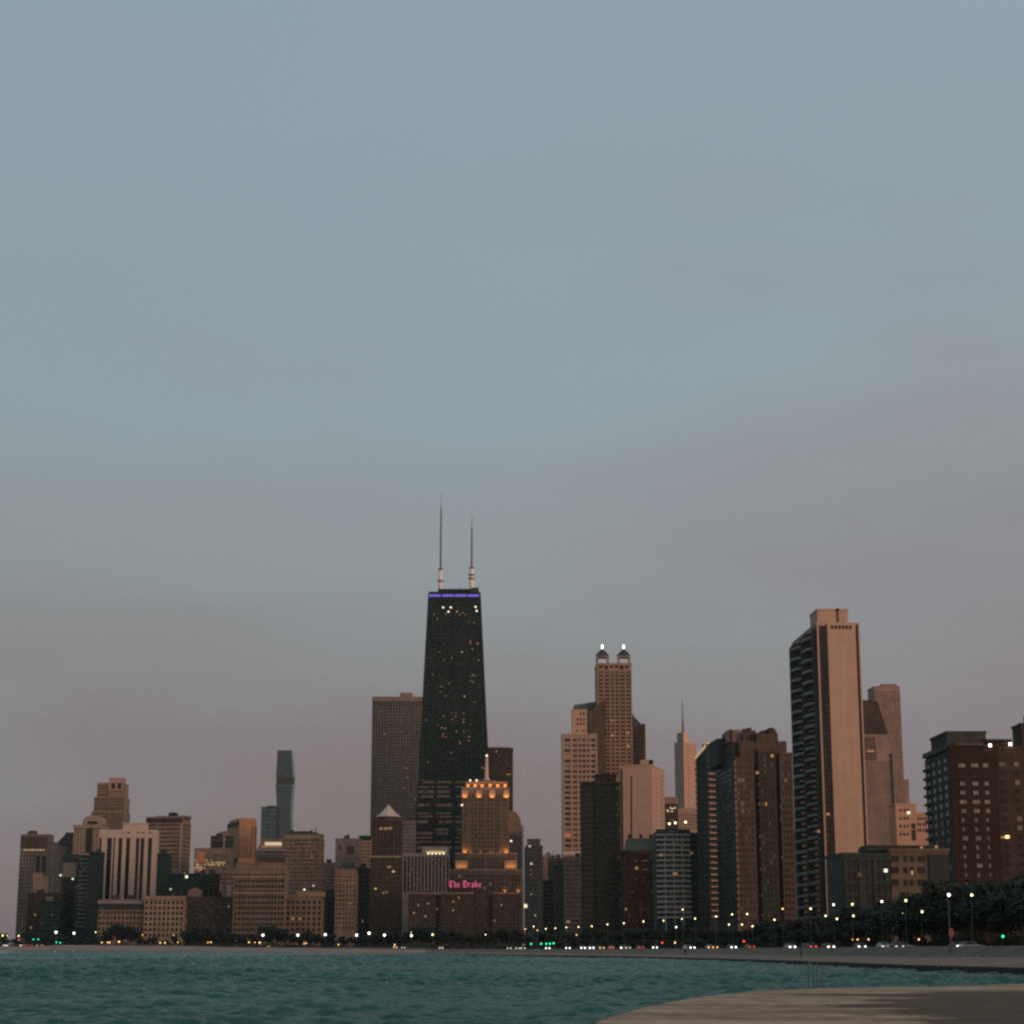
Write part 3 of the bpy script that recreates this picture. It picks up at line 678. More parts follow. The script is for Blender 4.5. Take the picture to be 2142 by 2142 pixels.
# 30 the black tapered tower
def black_tower():
    D = 1850.0
    b = Bld('black_skyscraper', 'tallest black tapered skyscraper with twin antennas and a violet light band', 'skyscraper', 'tall black tower', D, 896, 1005, 1240, wall='black', main=False, depth=30)
    zt = b.h
    xl1, xr1 = 0.0, b.w
    P0 = (b.P[0], D, at(CX, 1960, D)[2]); z0 = b.z(1960)
    xl0, xr0 = along(P0, b.u, 856), along(P0, b.u, 1041)
    dy0 = -9.0
    def pt(s, z, o=0.0):                       # a point of the front face
        t = z / zt
        return (xl0 + (xl1 - xl0) * t + s * ((xr0 - xl0) + ((xr1 - xl1) - (xr0 - xl0)) * t), dy0 * (1 - t) - o, z)
    def spx(px, py):
        z = b.z(py); P = (b.P[0], b.P[1] + dy0 * (1 - z / zt), at(CX, py, D)[2])
        x = along(P, b.u, px); a, c = pt(0, z)[0], pt(1, z)[0]
        return (x - a) / (c - a)
    b.wb.hexa([(xl0, dy0, 0), (xr0, dy0, 0), (xr0 - 1, 40, 0), (xl0 + 1, 40, 0)], [(xl1, 0, zt), (xr1, 0, zt), (xr1, 30, zt), (xl1, 30, zt)])
    def bar(m, s0, za, s1, zb, half, o=0.5):
        a, c = pt(s0, za), pt(s1, zb)
        m.hexa([(a[0] - half, a[1] - o, a[2]), (a[0] + half, a[1] - o, a[2]), (a[0] + half, a[1] + 0.3, a[2]), (a[0] - half, a[1] + 0.3, a[2])],
               [(c[0] - half, c[1] - o, c[2]), (c[0] + half, c[1] - o, c[2]), (c[0] + half, c[1] + 0.3, c[2]), (c[0] - half, c[1] + 0.3, c[2])])
    cols = [0.0, 0.25, 0.5, 0.75, 1.0]
    for s in cols:
        m = MB(); e = 0.012 if s == 0 else (-0.012 if s == 1 else 0)
        bar(m, s + e, 0, s + e, zt - 1, 0.7, 0.9); m.build('column', W['black2'], b.root)
    levels = [zt * q for q in (0.03, 0.22, 0.41, 0.585, 0.745, 0.885)]
    for i in range(len(levels) - 1):
        m = MB(); bar(m, 0.015, levels[i], 0.985, levels[i + 1], 0.75, 0.75); m.build('cross_brace', W['black2'], b.root)
        m = MB(); bar(m, 0.985, levels[i], 0.015, levels[i + 1], 0.75, 0.78); m.build('cross_brace', W['black2'], b.root)
    # floors
    m = MB(); nfl = 98
    for j in range(1, nfl):
        z = zt * j / nfl
        a, c = pt(0, z), pt(1, z)
        m.box(a[0] + 0.4, c[0] - 0.4, a[1] - 0.28, a[1] + 0.3, z - 0.75, z + 0.55)
    m.build('floor_edges', W['black2'], b.root)
    for py in (1252, 1310, 1404, 1519):
        z = b.z(py); a, c = pt(0, z), pt(1, z)
        m = MB(); m.box(a[0], c[0], a[1] - 0.45, a[1] + 0.2, z - 2.2, z + 2.2); m.build('mechanical_band', W['black'], b.root)
    # louvred parking floors below
    rr = random.Random(3)
    for py in (1637, 1647, 1657, 1667, 1685, 1702, 1709, 1720, 1736, 1744, 1753, 1762, 1774, 1786, 1798):
        z = b.z(py); hgt = rr.choice((0.8, 1.1, 1.4))
        for q in range(4):
            if rr.random() < 0.12: continue
            a, c = pt(0.25 * q + 0.022 + (0.05 * rr.random() if rr.random() < 0.4 else 0), z), pt(0.25 * q + 0.228 - (0.07 * rr.random() if rr.random() < 0.4 else 0), z)
            m = MB(); m.box(a[0], c[0], a[1] - 0.4, a[1] + 0.1, z - hgt, z + hgt); m.build('parking_floor', W['strip'], b.root)
    # violet band of light under the roof
    segs = [(0.02, 0.24), (0.27, 0.49), (0.51, 0.73), (0.755, 0.965)]
    for s0, s1 in segs:
        m = MB(); za, zb_ = b.z(1248.5), b.z(1243.6); a, c = pt(s0, za, 0.9), pt(s1, za, 0.9)
        m.box(a[0], c[0], a[1], a[1] + 0.8, za, zb_); m.build('light_band', E['violet'], b.root)
    # lit windows
    L = [(927, 1271, 'bright'), (943, 1271, 'bright'), (938, 1280, 'bright'), (995, 1270, 'bright'), (997, 1278.5, 'bright'), (956, 1280, 'white'),
         (932, 1285, 'dim'), (962, 1286, 'red'), (968, 1282, 'dim'), (974, 1286, 'red'), (908, 1286, 'dim'), (980, 1302, 'dim'), (992, 1303, 'dim'),
         (984, 1342, 'red'), (998, 1347, 'red'), (984, 1346.5, 'warm'), (1000, 1347, 'warm'), (988, 1358.5, 'warm'), (966.5, 1364.5, 'white'), (945, 1377, 'red'), (928, 1382, 'red'),
         (1001, 1382, 'dim'), (971.5, 1457.5, 'white'), (928, 1499, 'red'), (952.5, 1500, 'red'), (946, 1506, 'red'), (969.7, 1494, 'dim'), (969.7, 1506, 'dim'), (969.7, 1512, 'warm'),
         (916, 1518, 'red'), (924, 1523.5, 'warm'), (931, 1524.5, 'warm'), (926, 1541, 'red'), (932, 1543, 'red'), (927, 1537, 'dim'), (955, 1531, 'warm'), (970, 1531, 'dim'), (982, 1543, 'warm'),
         (980, 1550.5, 'warm'), (981, 1542, 'red'), (963, 1556.5, 'red'), (961, 1553, 'dim'), (944, 1575, 'dim'), (891, 1507, 'dim'), (983, 1517, 'dim'), (932, 1457, 'dim'), (905, 1412, 'dim'), (990, 1412, 'dim'),
         (915, 1295, 'dim'), (990, 1427, 'dim'), (985, 1425, 'dim'), (940, 1430, 'dim'), (896, 1595, 'dim'), (920, 1365, 'dim')]
    for px, py, c in L:
        z = b.z(py); s = spx(px, py); p = pt(s, z, 0.85)
        ob = bpy.data.objects.new('window', window_mesh(1.1 if c != 'bright' else 1.6, 1.1 if c != 'bright' else 1.6, E[c])); COL.objects.link(ob)
        ob.parent = b.root; ob.location = p
    for q in range(58):                        # sky caught in the glass, put in as paler brown panes
        s, z = 0.04 + 0.92 * rr.random(), zt * (0.38 + 0.56 * rr.random())
        p = pt(s, z, 0.3)
        ob = bpy.data.objects.new('window', window_mesh(rr.choice((1.6, 3.4, 6.0)), 1.2, W['strip'] if q % 4 == 0 else G['brown'])); COL.objects.link(ob)
        ob.parent = b.root; ob.location = p
    # roof plant and antennas
    b.vol('roof', 'black', 0.4, b.w - 0.4, 0.4, 29.6, zt, zt + 1.2)
    b.vol('roof_plant', 'black', b.x(916, 1235), b.x(986, 1235), 5, 25, zt + 1.0, b.z(1230))
    b.vol('roof_house', 'dgrey', b.x(986, 1235), b.x(1001, 1235), 6, 16, zt + 1.0, b.z(1226.5))
    m = MB()
    for q in range(9): m.tube([(b.x(918 + q * 8, 1235), 8, zt), (b.x(918 + q * 8, 1235), 8, b.z(1230) + 1 + 4 * rr.random())], 0.16, 4)
    m.build('roof_railing', W['black2'], b.root)
    def ant(px, prof, rings):
        x = b.x(px, 1200); a = empty('antenna', (x, 14, zt)); a.parent = b.root
        for nm, mat, pts in prof:
            m = MB(); m.lathe(0, 0, [(r, b.z(py) - zt) for r, py in pts], 8)
            if nm == 'lattice_mast':
                top = b.z(pts[-1][1]) - zt; bot = b.z(pts[0][1]) - zt; k = int((top - bot) / 4)
                for j in range(k):
                    m.lathe(0, 0, [(0.95 if j % 2 else 0.7, bot + 4 * j + 0.6), (0.95 if j % 2 else 0.7, bot + 4 * j + 1.7)], 8)
            m.build(nm, W[mat], a)
        for py, r in rings:
            m = MB(); m.lathe(0, 0, [(r, b.z(py) - zt), (r, b.z(py) - zt + 1.6)], 10); m.build('ring', W['antenna'], a)
    ant(920.5, [('base', 'paintwhite', [(2.4, 1231), (2.2, 1205), (1.5, 1187)]), ('lattice_mast', 'antenna', [(0.95, 1187), (0.8, 1120), (0.7, 1056)]), ('tip', 'antenna', [(0.28, 1056), (0.12, 1024)])], [(1212, 2.8), (1187, 2.2)])
    ant(986, [('base', 'paintwhite', [(2.6, 1231), (2.4, 1212), (2.0, 1182)]), ('lattice_mast', 'antenna', [(0.9, 1182), (0.75, 1130), (0.6, 1096)]), ('tip', 'antenna', [(0.32, 1096), (0.14, 1070)])], [(1207, 3.1), (1199, 2.9), (1184, 2.6)])
    b.yt = 1240
    return b.done()
black_tower()
# ------------------------------------------------------------------ the skyline, centre and right
# 31 dark granite tower right of the black tower
b = simple('granite_tower', 'dark brown granite tower with a sloped top peeking out right of the black tower', 'dark granite tower', 2000, 1018, 1073, 1566, 'dbrown', yb=1800, nx=12, pw=0.4, sh=0.35, glass='brown', lit=0.004, done=False, side=False, depth=40)
b.pvol('roof_house', 'dbrown', 1020, 1066, 1563, 1567, 4, 20); b.lit('F', 1062, 1620, 'dim', 3, 1.2); b.lit('F', 1067, 1620, 'dim', 2, 1.2)
b.done()
# 35 curved bright building right of the floodlit tower
b = Bld('curved_tower', 'pink tower with a sunlit sloping roof edge just right of the floodlit tower', 'building', 'sloping roof pink tower', 1780, 1060, 1092, 1740, wall='pink', depth=30, roof=False)
x1 = b.w; z0 = b.h; zt = b.z(1696); xs = b.x(1072)
m = MB(); pts = [(0, z0 + 0.01)] + [(x1, z0 + 0.01)]
arc = [(xs + (x1 - xs) * math.sin(t), z0 + (zt - z0) * math.cos(t)) for t in [math.pi / 2 * k / 8 for k in range(8, -1, -1)]]
poly = [(0, z0 + 0.02), (x1, z0 + 0.02)] + arc[1:] + [(0, zt)]
m.prism(poly, 0.5, 29); m.v = [(x, z, y) for x, y, z in m.v]; m.build('sloping_roof', W['gold'], b.root)  # sunlight on the slope put into its orange colour
b.grid('F', 0, b.w, b.z(1870), b.h - 3, 8, 34, 0.15, 0.5, 'brown', lit=0.0)
b.part('edge_pier', 'white', 'F', [(b.w + 0.05, b.w + 1.3, 2, b.z(1726), -3, 0.5)])
b.done()
# 32 floodlit stepped tower
b = Bld('floodlit_tower', 'stepped limestone tower with orange floodlit setbacks and a beacon mast', 'skyscraper', 'floodlit stepped tower', 1620, 967, 1065, 1650, wall='lime', main=False, depth=40)
def pv(l, r, pt, pb, y0, y1): b.wb.box(b.x(l, pt), b.x(r, pt), y0, y1, b.z(pb), b.z(pt))
tiers = [(941, 1093, 1822, 1975, -8, 56), (952.5, 1081.5, 1787.5, 1822, -4, 50), (966.5, 1065, 1650, 1787.5, 0, 42), (974, 1060.5, 1637.6, 1650, 3, 38), (1000, 1037, 1630, 1637.6, 8, 30)]
for t in tiers: pv(*t)
def bays(l, r, pt, pb, y0, groups, fh=3.4, lit=0.0):
    xa, xb = b.x(l, pt), b.x(r, pt); z1, z0 = b.z(pt) - 2.0, b.z(pb) + 1.2
    k = nf(z0, z1, fh); ch = (z1 - z0) / k
    for s0, s1, n in groups:
        cw = (xb - xa) * (s1 - s0) / n; xs0 = xa + (xb - xa) * s0
        for i in range(n + 1):
            c = xs0 + i * cw; b.wb.box(c - 0.45, c + 0.45, y0 - 0.7, y0, z0, z1 + 0.6)
        for j in range(k):
            zc = z0 + ch * (j + 0.5)
            b.wb.box(xs0, xs0 + cw * n, y0 - 0.3, y0, zc + ch * 0.28, zc + ch * 0.5)
            for i in range(n): b.win('F', xs0 + cw * (i + 0.5), zc, cw - 1.0, ch * 0.6, E['dim'] if RNG.random() < lit else G['dk'], -y0)
G4 = [(0.03, 0.12, 2), (0.19, 0.31, 2), (0.345, 0.47, 2), (0.53, 0.655, 2), (0.69, 0.81, 2), (0.88, 0.97, 2)]
bays(966.5, 1065, 1656, 1787, 0, G4)
bays(952.5, 1081.5, 1789, 1822, -4, [(0.03, 0.2, 3), (0.27, 0.47, 4), (0.53, 0.73, 4), (0.8, 0.97, 3)], lit=0.02)
bays(941, 1093, 1824, 1900, -8, [(0.02, 0.16, 3), (0.2, 0.34, 3), (0.38, 0.62, 6), (0.66, 0.8, 3), (0.84, 0.98, 3)], lit=0.03)
# crown buttresses
for s in (0.06, 0.36, 0.64, 0.94):
    xx = b.x(966.5, 1650) + (b.x(1065, 1650) - b.x(966.5, 1650)) * s
    m = MB(); m.box(xx - 2.6, xx + 2.6, -1.2, -0.01, b.z(1668), b.z(1652)); m.build('crown_buttress', W['tan'], b.root)
for k_ in range(6):
    xx = b.x(978, 1645) + (b.x(1057, 1645) - b.x(978, 1645)) * k_ / 5
    m = MB(); m.box(xx - 1.5, xx + 1.5, 2.1, 2.99, b.z(1649.8), b.z(1639)); m.build('crown_pier', W['tan'], b.root)
for l, r, pt, y0 in ((966.5, 1065, 1650, 0), (974, 1060.5, 1637.6, 3), (952.5, 1081.5, 1787.5, -4), (941, 1093, 1822, -8)):
    m = MB(); m.box(b.x(l, pt) - 0.3, b.x(r, pt) + 0.3, y0 - 0.5, y0 + 1.2, b.z(pt), b.z(pt) + 1.1); m.build('parapet', W['tan'], b.root)
# corner blocks of the lower setback
for l, r in ((953, 979), (1055, 1081)):
    m = MB(); m.box(b.x(l, 1800), b.x(r, 1800), -6.5, -4.01, b.z(1822), b.z(1800)); m.build('corner_block', W['tan'], b.root)
# beacon
mx = b.x(1017.5, 1600)
m = MB(); m.lathe(mx, 19, [(3.2, b.z(1630)), (2.6, b.z(1626)), (1.7, b.z(1622)), (1.35, b.z(1600)), (1.1, b.z(1578))], 8); m.build('beacon_mast', W['white'], b.root)
m = MB(); m.lathe(mx, 19, [(0.7, b.z(1578)), (0.8, b.z(1575.5)), (0.4, b.z(1573.5))], 8); m.build('beacon_lamp', E['bright'], b.root)
m = MB(); m.tube([(mx, 19, b.z(1603)), (mx - 4.2, 19, b.z(1602.6))], 0.35); m.tube([(mx - 3.9, 19, b.z(1602.6)), (mx - 3.9, 19, b.z(1600))], 0.4); m.build('beacon_arm', W['white'], b.root)
for px in (983, 996.5):
    m = MB(); m.lathe(b.x(px, 1630), 9, [(0.25, b.z(1638)), (0.25, b.z(1631)), (0.9, b.z(1631)), (0.9, b.z(1629))], 8); m.build('roof_lamp', E['bright'], b.root)
for px, py in ((966.5, 1684), (1069, 1759)): b.win('F', b.x(px, py), b.z(py), 1.5, 1.5, E['bright'], 0.9 if px < 1000 else -2)
flood_spots = []
def flood(px, py, y, power, arm=0.4):
    """a floodlight housing with its lamp on a setback of the tower, aimed up the wall"""
    x, z = b.x(px, py), b.z(py)
    m = MB(); m.box(x - 0.5, x + 0.5, y - 0.3, y + 0.3, z - 0.6, z - 0.1); m.box(x - 0.1, x + 0.1, y + 0.3, y + arm, z - 0.5, z - 0.3); m.build('floodlight', W['pole'], b.root)
    li = bpy.data.lights.new('floodlight_lamp', 'SPOT'); li.energy = power * 0.65; li.color = (1.0, 0.43, 0.09); li.shadow_soft_size = 0.3
    li.spot_size = R(115); li.spot_blend = 0.9
    o = bpy.data.objects.new('floodlight_lamp', li); COL.objects.link(o); o.parent = b.root
    o.location = (x, y, z + 0.1); o.rotation_euler = (R(180 - 28), 0, 0)       # points up and towards the wall
for s in (0.06, 0.36, 0.64, 0.94):
    px = 966.5 + (1065 - 966.5) * s
    flood(px, 1671, -3.0, 2300, 3.0)
for px in (979, 993, 1008, 1025, 1041, 1056): flood(px, 1646.8, 0.9, 2000, 1.0)
for px in (972, 1059): flood(px, 1786, -2.4, 4500)
for px in (985, 1005, 1027, 1046): flood(px, 1786, -2.4, 700)
for px in (959, 966, 973, 1061, 1068, 1075): flood(px, 1818.5, -8.9, 900, 2.3)
for px in (1005, 1030): flood(px, 1629.6, 6.5, 1500)
for px in (1056, 1084): flood(px, 1868, -10.0, 1500, 2.0)
b.done()
b.yt = 1650
# 33 hotel with the pink sign
b = Bld('hotel', 'wide brown stone hotel with pink lettering on its roof', 'building', 'hotel with the pink sign', 1480, 854, 1087, 1872, wall='brown', depth=30, main=False)
wings = [(854, 911, 0.0), (922, 990, 0.0), (1031, 1087, 0.0)]
zt = b.z(1870)
b.wb.box(0, b.w, 5.0, 30, 0, zt - 0.5)
for l, r, y0 in wings:
    xa, xb = b.x(l), b.x(r)
    b.wb.box(xa, xb, y0, 5.01, 0, zt)
    m = MB(); m.box(xa - 0.5, xb + 0.5, y0 - 0.7, y0 + 1, zt + 0.01, zt + 1.2); m.build('cornice', W['warm'], b.root)
    b.grid('F', xa, xb, b.z(1945), zt - 1.5, int((xb - xa) / 2.6), 9, 0.5, 0.5, 'dk', 'curtain', 0.12, 0.03, 0.3, o=-y0)
for l, r in ((911.3, 921.7), (990.3, 1030.7)):
    xa, xb = b.x(l), b.x(r)
    b.grid('F', xa, xb, b.z(1945), zt - 1.5, max(2, int((xb - xa) / 2.6)), 9, 0.5, 0.5, 'dk', 'curtain', 0.12, 0.03, 0.3, o=-5.0)
b.pvol('upper_storey', 'brown', 934, 1010, 1860, 1872, 8, 16, True)
b.pvol('roof_house', 'brown', 868, 905, 1866, 1872, 8, 10, True)
for px, py in ((875, 1893), (896, 1890), (948, 1904), (890, 1917), (1049, 1893), (960, 1878)): b.lit('F', px, py, 'dim' if px != 890 else 'warm', 1.4, 1.6)
b.done()
hotel = b
# pink roof lettering
sg = empty('neon_sign', (hotel.P[0], 1480, 2.0))
tag(sg, 'pink neon roof lettering reading The Drake on a dark frame', 'sign')
STR = {
 'T': (0.95, [[(0, .80), (.12, .96), (.40, .86), (.70, .98), (1, .90)], [(.55, .90), (.50, .12), (.82, .02)], [(.50, .74), (.20, .62), (.10, .30), (.35, .04), (.62, .02)]]),
 'h': (0.70, [[(.05, .98), (.16, .90), (.16, .02)], [(.16, .48), (.52, .66), (.80, .50), (.80, .10), (.62, -.10)]]),
 'e': (0.62, [[(.14, .30), (.80, .46), (.55, .66), (.16, .50), (.14, .18), (.45, .0), (.84, .12)]]),
 'D': (1.00, [[(.0, .86), (.30, .98), (.75, .92), (.98, .62), (.92, .22), (.60, .0), (.05, .04)], [(.40, .94), (.34, .06)], [(.18, .80), (.12, .20)]]),
 'r': (0.58, [[(.10, .62), (.28, .54), (.28, .02)], [(.28, .46), (.60, .66), (.88, .56)]]),
 'a': (0.66, [[(.16, .56), (.50, .66), (.78, .54), (.78, .06), (.95, .0)], [(.78, .36), (.34, .36), (.14, .18), (.34, .0), (.76, .10)]]),
 'k': (0.68, [[(.05, .98), (.18, .90), (.18, .02)], [(.20, .32), (.50, .50), (.78, .66)], [(.40, .42), (.86, .0)]]),
}
xs0 = hotel.x(939, 1850); xs1 = hotel.x(1008.5, 1850); zb_, zt_ = hotel.z(1856.2), hotel.z(1842.5)
word = 'The Drake'; adv = []
tot = sum(0.45 if c == ' ' else STR[c][0] + 0.17 for c in word)
unit = (xs1 - xs0) / tot
x = xs0
for c in word:
    if c == ' ': x += 0.45 * unit; continue
    wd, sts = STR[c]
    m = MB()
    for st in sts: m.tube([(x + px * wd * unit, -0.9, zb_ + py * (zt_ - zb_)) for px, py in st], 0.34, 6)
    m.build('letter', E['neon'], sg)
    x += (wd + 0.17) * unit
m = MB()
m.box(xs0 - 0.5, xs1 + 0.5, -0.35, -0.15, zb_ - 0.5, zb_ - 0.2); m.box(xs0 - 0.5, xs1 + 0.5, -0.35, -0.15, zt_ + 0.1, zt_ + 0.4)
for k_ in range(10):
    xx = xs0 + (xs1 - xs0) * k_ / 9
    m.box(xx - 0.15, xx + 0.15, -0.35, -0.15, hotel.z(1871.5), zt_ + 0.1)
m.build('sign_frame', W['black'], sg)
# 36 - 39
b = simple('apartment_tower', 'slim grey tower of vertical piers right of the hotel with the pink sign', 'slim piered tower', 1550, 1099, 1135, 1771, 'grey', yb=1945, nx=8, pw=0.5, sh=0.25, proud=0.8, lit=0.01, side=True, done=False)
b.pvol('penthouse', 'grey', 1103, 1130, 1757, 1772, 2, 12, True)
for px, py, c in ((1112, 1807, 'bright'), (1112, 1820, 'warm'), (1111, 1829, 'warm'), (1108, 1770, 'white'), (1112, 1871, 'white'), (1120, 1914.5, 'white')): b.lit('F', px, py, c)
b.lit('F', 1100.5, 1895, 'bright', 3.0, 3.0); b.done()
simple('office_block', 'small pinkish block just right of the slim piered tower', 'small pinkish block', 1700, 1134, 1158, 1791, 'pink', nx=5, pw=0.6, yb=1850, lit=0.0, side=False)
simple('dark_block', 'dark teal block below the small pinkish block', 'dark teal block', 1575, 1135.5, 1157, 1844, 'dgreen', nx=5, pw=0.2, glass='teal', alt=None, lit=0.0, side=False, depth=16)
b = simple('office_block', 'dark topped block with a ragged roof behind the blue green glass block', 'dark ragged roof block', 1660, 1146, 1181, 1797, 'dgrey', nx=7, pw=0.4, yb=1850, lit=0.0, side=False, done=False)
for q in range(6): b.vol('roof_unit', 'dgreen', b.w * (0.05 + 0.16 * q), b.w * (0.13 + 0.16 * q), 3, 8, b.h, b.h + 1.5 + 2 * RNG.random())
b.done()
b = simple('glass_block', 'blue green glass block left of the tan brown block', 'blue green glass block', 1560, 1157, 1181.5, 1812, 'dgreen2', nx=5, pw=0.1, sh=0.3, glass='teal', alt=None, lit=0.0, side=False, depth=16)
b = simple('apartment_block', 'tan brown block of small uneven windows at the foot of the cream gridded tower', 'tan brown block', 1500, 1180, 1218, 1794, 'warm', nx=8, pw=0.45, sh=0.5, alt='curtain', palt=0.35, lit=0.012, side=False, done=False, yb=1950)
b.lit('F', 1188, 1928, 'yellow', 2.5, 1.0); b.done()
# 40 cream gridded tower
b = Bld('gridded_tower', 'cream tower with deep square window grid and a narrow taller block on top', 'building', 'cream gridded tower', 1720, 1176, 1249, 1537, wall='cream', depth=34)
z0, z1 = b.z(1786), b.h - 2.5
k = nf(z0, z1, 4.6)
for s0, s1, n in ((0.05, 0.235, 1), (0.29, 0.42, 2), (0.46, 0.54, 1), (0.57, 0.66, 1), (0.69, 0.77, 1), (0.81, 0.955, 1)):
    b.grid('F', b.w * s0, b.w * s1, z0, z1, n, k, 0.12 if n == 1 else 0.2, 0.42, 'brown', 'grey', 0.06, 0.006, 0.6, litmats=('red', 'dim'))
for l, r in ((0, 0.05), (0.235, 0.29), (0.42, 0.46), (0.54, 0.57), (0.66, 0.69), (0.77, 0.81), (0.955, 1)): b.fbox('F', b.w * l, b.w * r, 0, z1 + 2, 0, 0.9)
b.part('floor_band', 'cream', 'F', [(b.w * 0.05, b.w * 0.235, b.z(1586), b.z(1579), 0.05, 0.7), (b.w * 0.81, b.w * 0.955, b.z(1578), b.z(1570), 0.05, 0.7)])
b.part('base_band', 'white', 'F', [(0, b.w, b.z(1788), b.z(1781), 0.05, 1.3)])
o = b.pvol('upper_block', 'salmon', 1197, 1227.5, 1486, 1537, 3, 20, True)
for py in (1492, 1504, 1513.5):
    for px in ((1215, 1222) if py < 1500 else (1208.5, 1215, 1222)): b.win('F', b.x(px, py), b.z(py), 1.6, 2.2, G['brown'], -2.95)
for px in (1208, 1219, 1223): b.win('F', b.x(px, 1529), b.z(1528), 1.4, 1.4, G['brown'], -2.95)
b.lit('F', 1215.5, 1550, 'warm'); b.done()
# 41 twin lantern tower
b = Bld('twin_crown_tower', 'tall brown stone tower topped by two lanterns with dark pyramids and bright beacons', 'skyscraper', 'twin lantern tower', 1790, 1248, 1321, 1389, wall='buff', depth=40)
zt = b.h
z0 = b.z(1625)
gr = [(0.06, 0.16, 2), (0.22, 0.34, 2), (0.40, 0.48, 1), (0.52, 0.60, 1), (0.66, 0.78, 2), (0.84, 0.94, 2)]
for s0, s1, n in gr:
    xa, xb = b.w * s0, b.w * s1
    b.part('window_strip', G['brown'], 'F', [(xa, xb, z0, b.z(1406), 0.02, 0.1)])
    k = nf(z0, b.z(1406), 3.6)
    for j in range(k):
        zz = z0 + (b.z(1406) - z0) * (j + 0.5) / k
        b.fbox('F', xa + 0.05, xb - 0.05, zz - 0.8, zz + 0.8, 0.04, 0.35)
for s in (0.0, 0.19, 0.37, 0.5, 0.63, 0.81, 0.975): b.fbox('F', b.w * s - (0.6 if s else 0), b.w * s + 0.6, 0, b.z(1403), 0, 0.9)
for i in range(6):
    xa = b.w * (0.075 + 0.148 * i)
    b.part('crown_opening', G['dk'], 'F', [(xa, xa + b.w * 0.1, b.z(1400.5 if i in (1, 4) else 1397.5), b.z(1392), 0.3, 0.42)])
b.fbox('F', 0, b.w, b.z(1404), b.h, 0, 0.35)
for c in (1261, 1306):
    xc = b.x(c, 1370); r = (b.x(c + 13, 1370) - xc); yc = 10
    m = MB()
    zl0, zl1 = zt + 0.95, b.z(1373)
    for sx in (-1, 1):
        for sy in (-1, 1):
            m.box(xc + sx * r - (1.6 if sx > 0 else 0) , xc + sx * r + (0 if sx > 0 else 1.6), yc + sy * r - (1.6 if sy > 0 else 0), yc + sy * r + (0 if sy > 0 else 1.6), zl0, zl1)
    m.box(xc - r, xc + r, yc - r, yc + r, zl1, zl1 + 1.5)
    la = m.build('lantern', W['pink'], b.root)
    m = MB(); m.lathe(xc, yc, [(r * 1.12, zl1 + 1.52), (r * 1.06, zl1 + 3), (0.7, b.z(1354))], 8); m.build('pyramid_roof', W['slate'], la)
    m = MB(); m.lathe(xc, yc, [(0.7, b.z(1354)), (0.95, b.z(1350)), (0.8, b.z(1346.5)), (0.2, b.z(1345))], 8); m.build('beacon', E['beacon'], la)
# left wing with the sloping green roof
xa, xb = b.x(1201, 1500), 0.0
zr0, zr1, ze0 = b.z(1472), b.z(1463), b.z(1490)
b.wb.box(xa, -0.05, 4, 38, 0, b.z(1500))
m = MB(); za = b.z(1500)
m.hexa([(xa, 3.9, za), (b.x(1262, 1500), 3.9 , za), (b.x(1262, 1500), 37, za), (xa, 37, za)], [(xa + 0.3, 9, zr0), (b.x(1262, 1470), 9, zr1), (b.x(1262, 1470), 37, zr1), (xa + 0.3, 37, zr0)])
m.build('green_roof', W['copper'], b.root)
m = MB(); za2 = b.z(1520)
m.hexa([(b.x(1227, 1500), -1.5, 0), (-0.06, -1.5, 0), (-0.06, 3.98, 0), (b.x(1227, 1500), 3.98, 0)], [(b.x(1227, 1500), -1.5, za2), (-0.06, -1.5, b.z(1476)), (-0.06, 3.98, b.z(1476)), (b.x(1227, 1500), 3.98, za2)])
m.build('gabled_bay', W['dbrown'], b.root)
m = MB()
m.hexa([(-8, -2.0, 0), (8, -2.0, 0), (8, -0.95, 0), (-8, -0.95, 0)], [(-8, -2.0, b.z(1490)), (8, -2.0, b.z(1464)), (8, -0.95, b.z(1464)), (-8, -0.95, b.z(1490))])
m.build('gabled_bay', W['brown'], b.root)
for i in range(6):
    for j in range(12):
        b.win('F', b.x(1231, 1540) + (0 - b.x(1231, 1540)) * (i + 0.5) / 6 * 0.62, b.z(1530) - j * 4.3, 1.1, 1.9, G['dk'], 1.5)
for px, py in ((1281, 1507), (1281, 1538.5), (1314, 1533), (1314, 1560.5)): b.lit('F', px, py, 'warm' if py in (1538.5, 1560.5) else 'dim', 2.0, 2.2)
# right rear block with a dark pyramid
m = MB(); xr0, xr1 = b.x(1321.3, 1514), b.x(1351.5, 1514)
rb = MB(); rb.box(b.w + 0.05, xr1, 12, 38, 0, b.z(1516)); rb.box(xr1 - 3, xr1 - 0.01, 11.5, 16, b.z(1516) - 30, b.z(1511)); rw = rb.build('rear_block', W['dbrown'], b.root)
m.lathe(b.x(1327, 1500), 22, [(10.5, b.z(1516) + 0.02), (0.4, b.z(1491)), (0.2, b.z(1486))], 4); m.build('pyramid_roof', W['slate'], rw)
m = MB()
for j in range(14): m.box(b.w + 1.5, b.w + 1.5 + 6.5, 11.85, 11.99, b.z(1530) - j * 3.9 - 2.4, b.z(1530) - j * 3.9)
m.build('window_strip', G['dk'], rw)
b.done()
b.px = (1200, 1352)
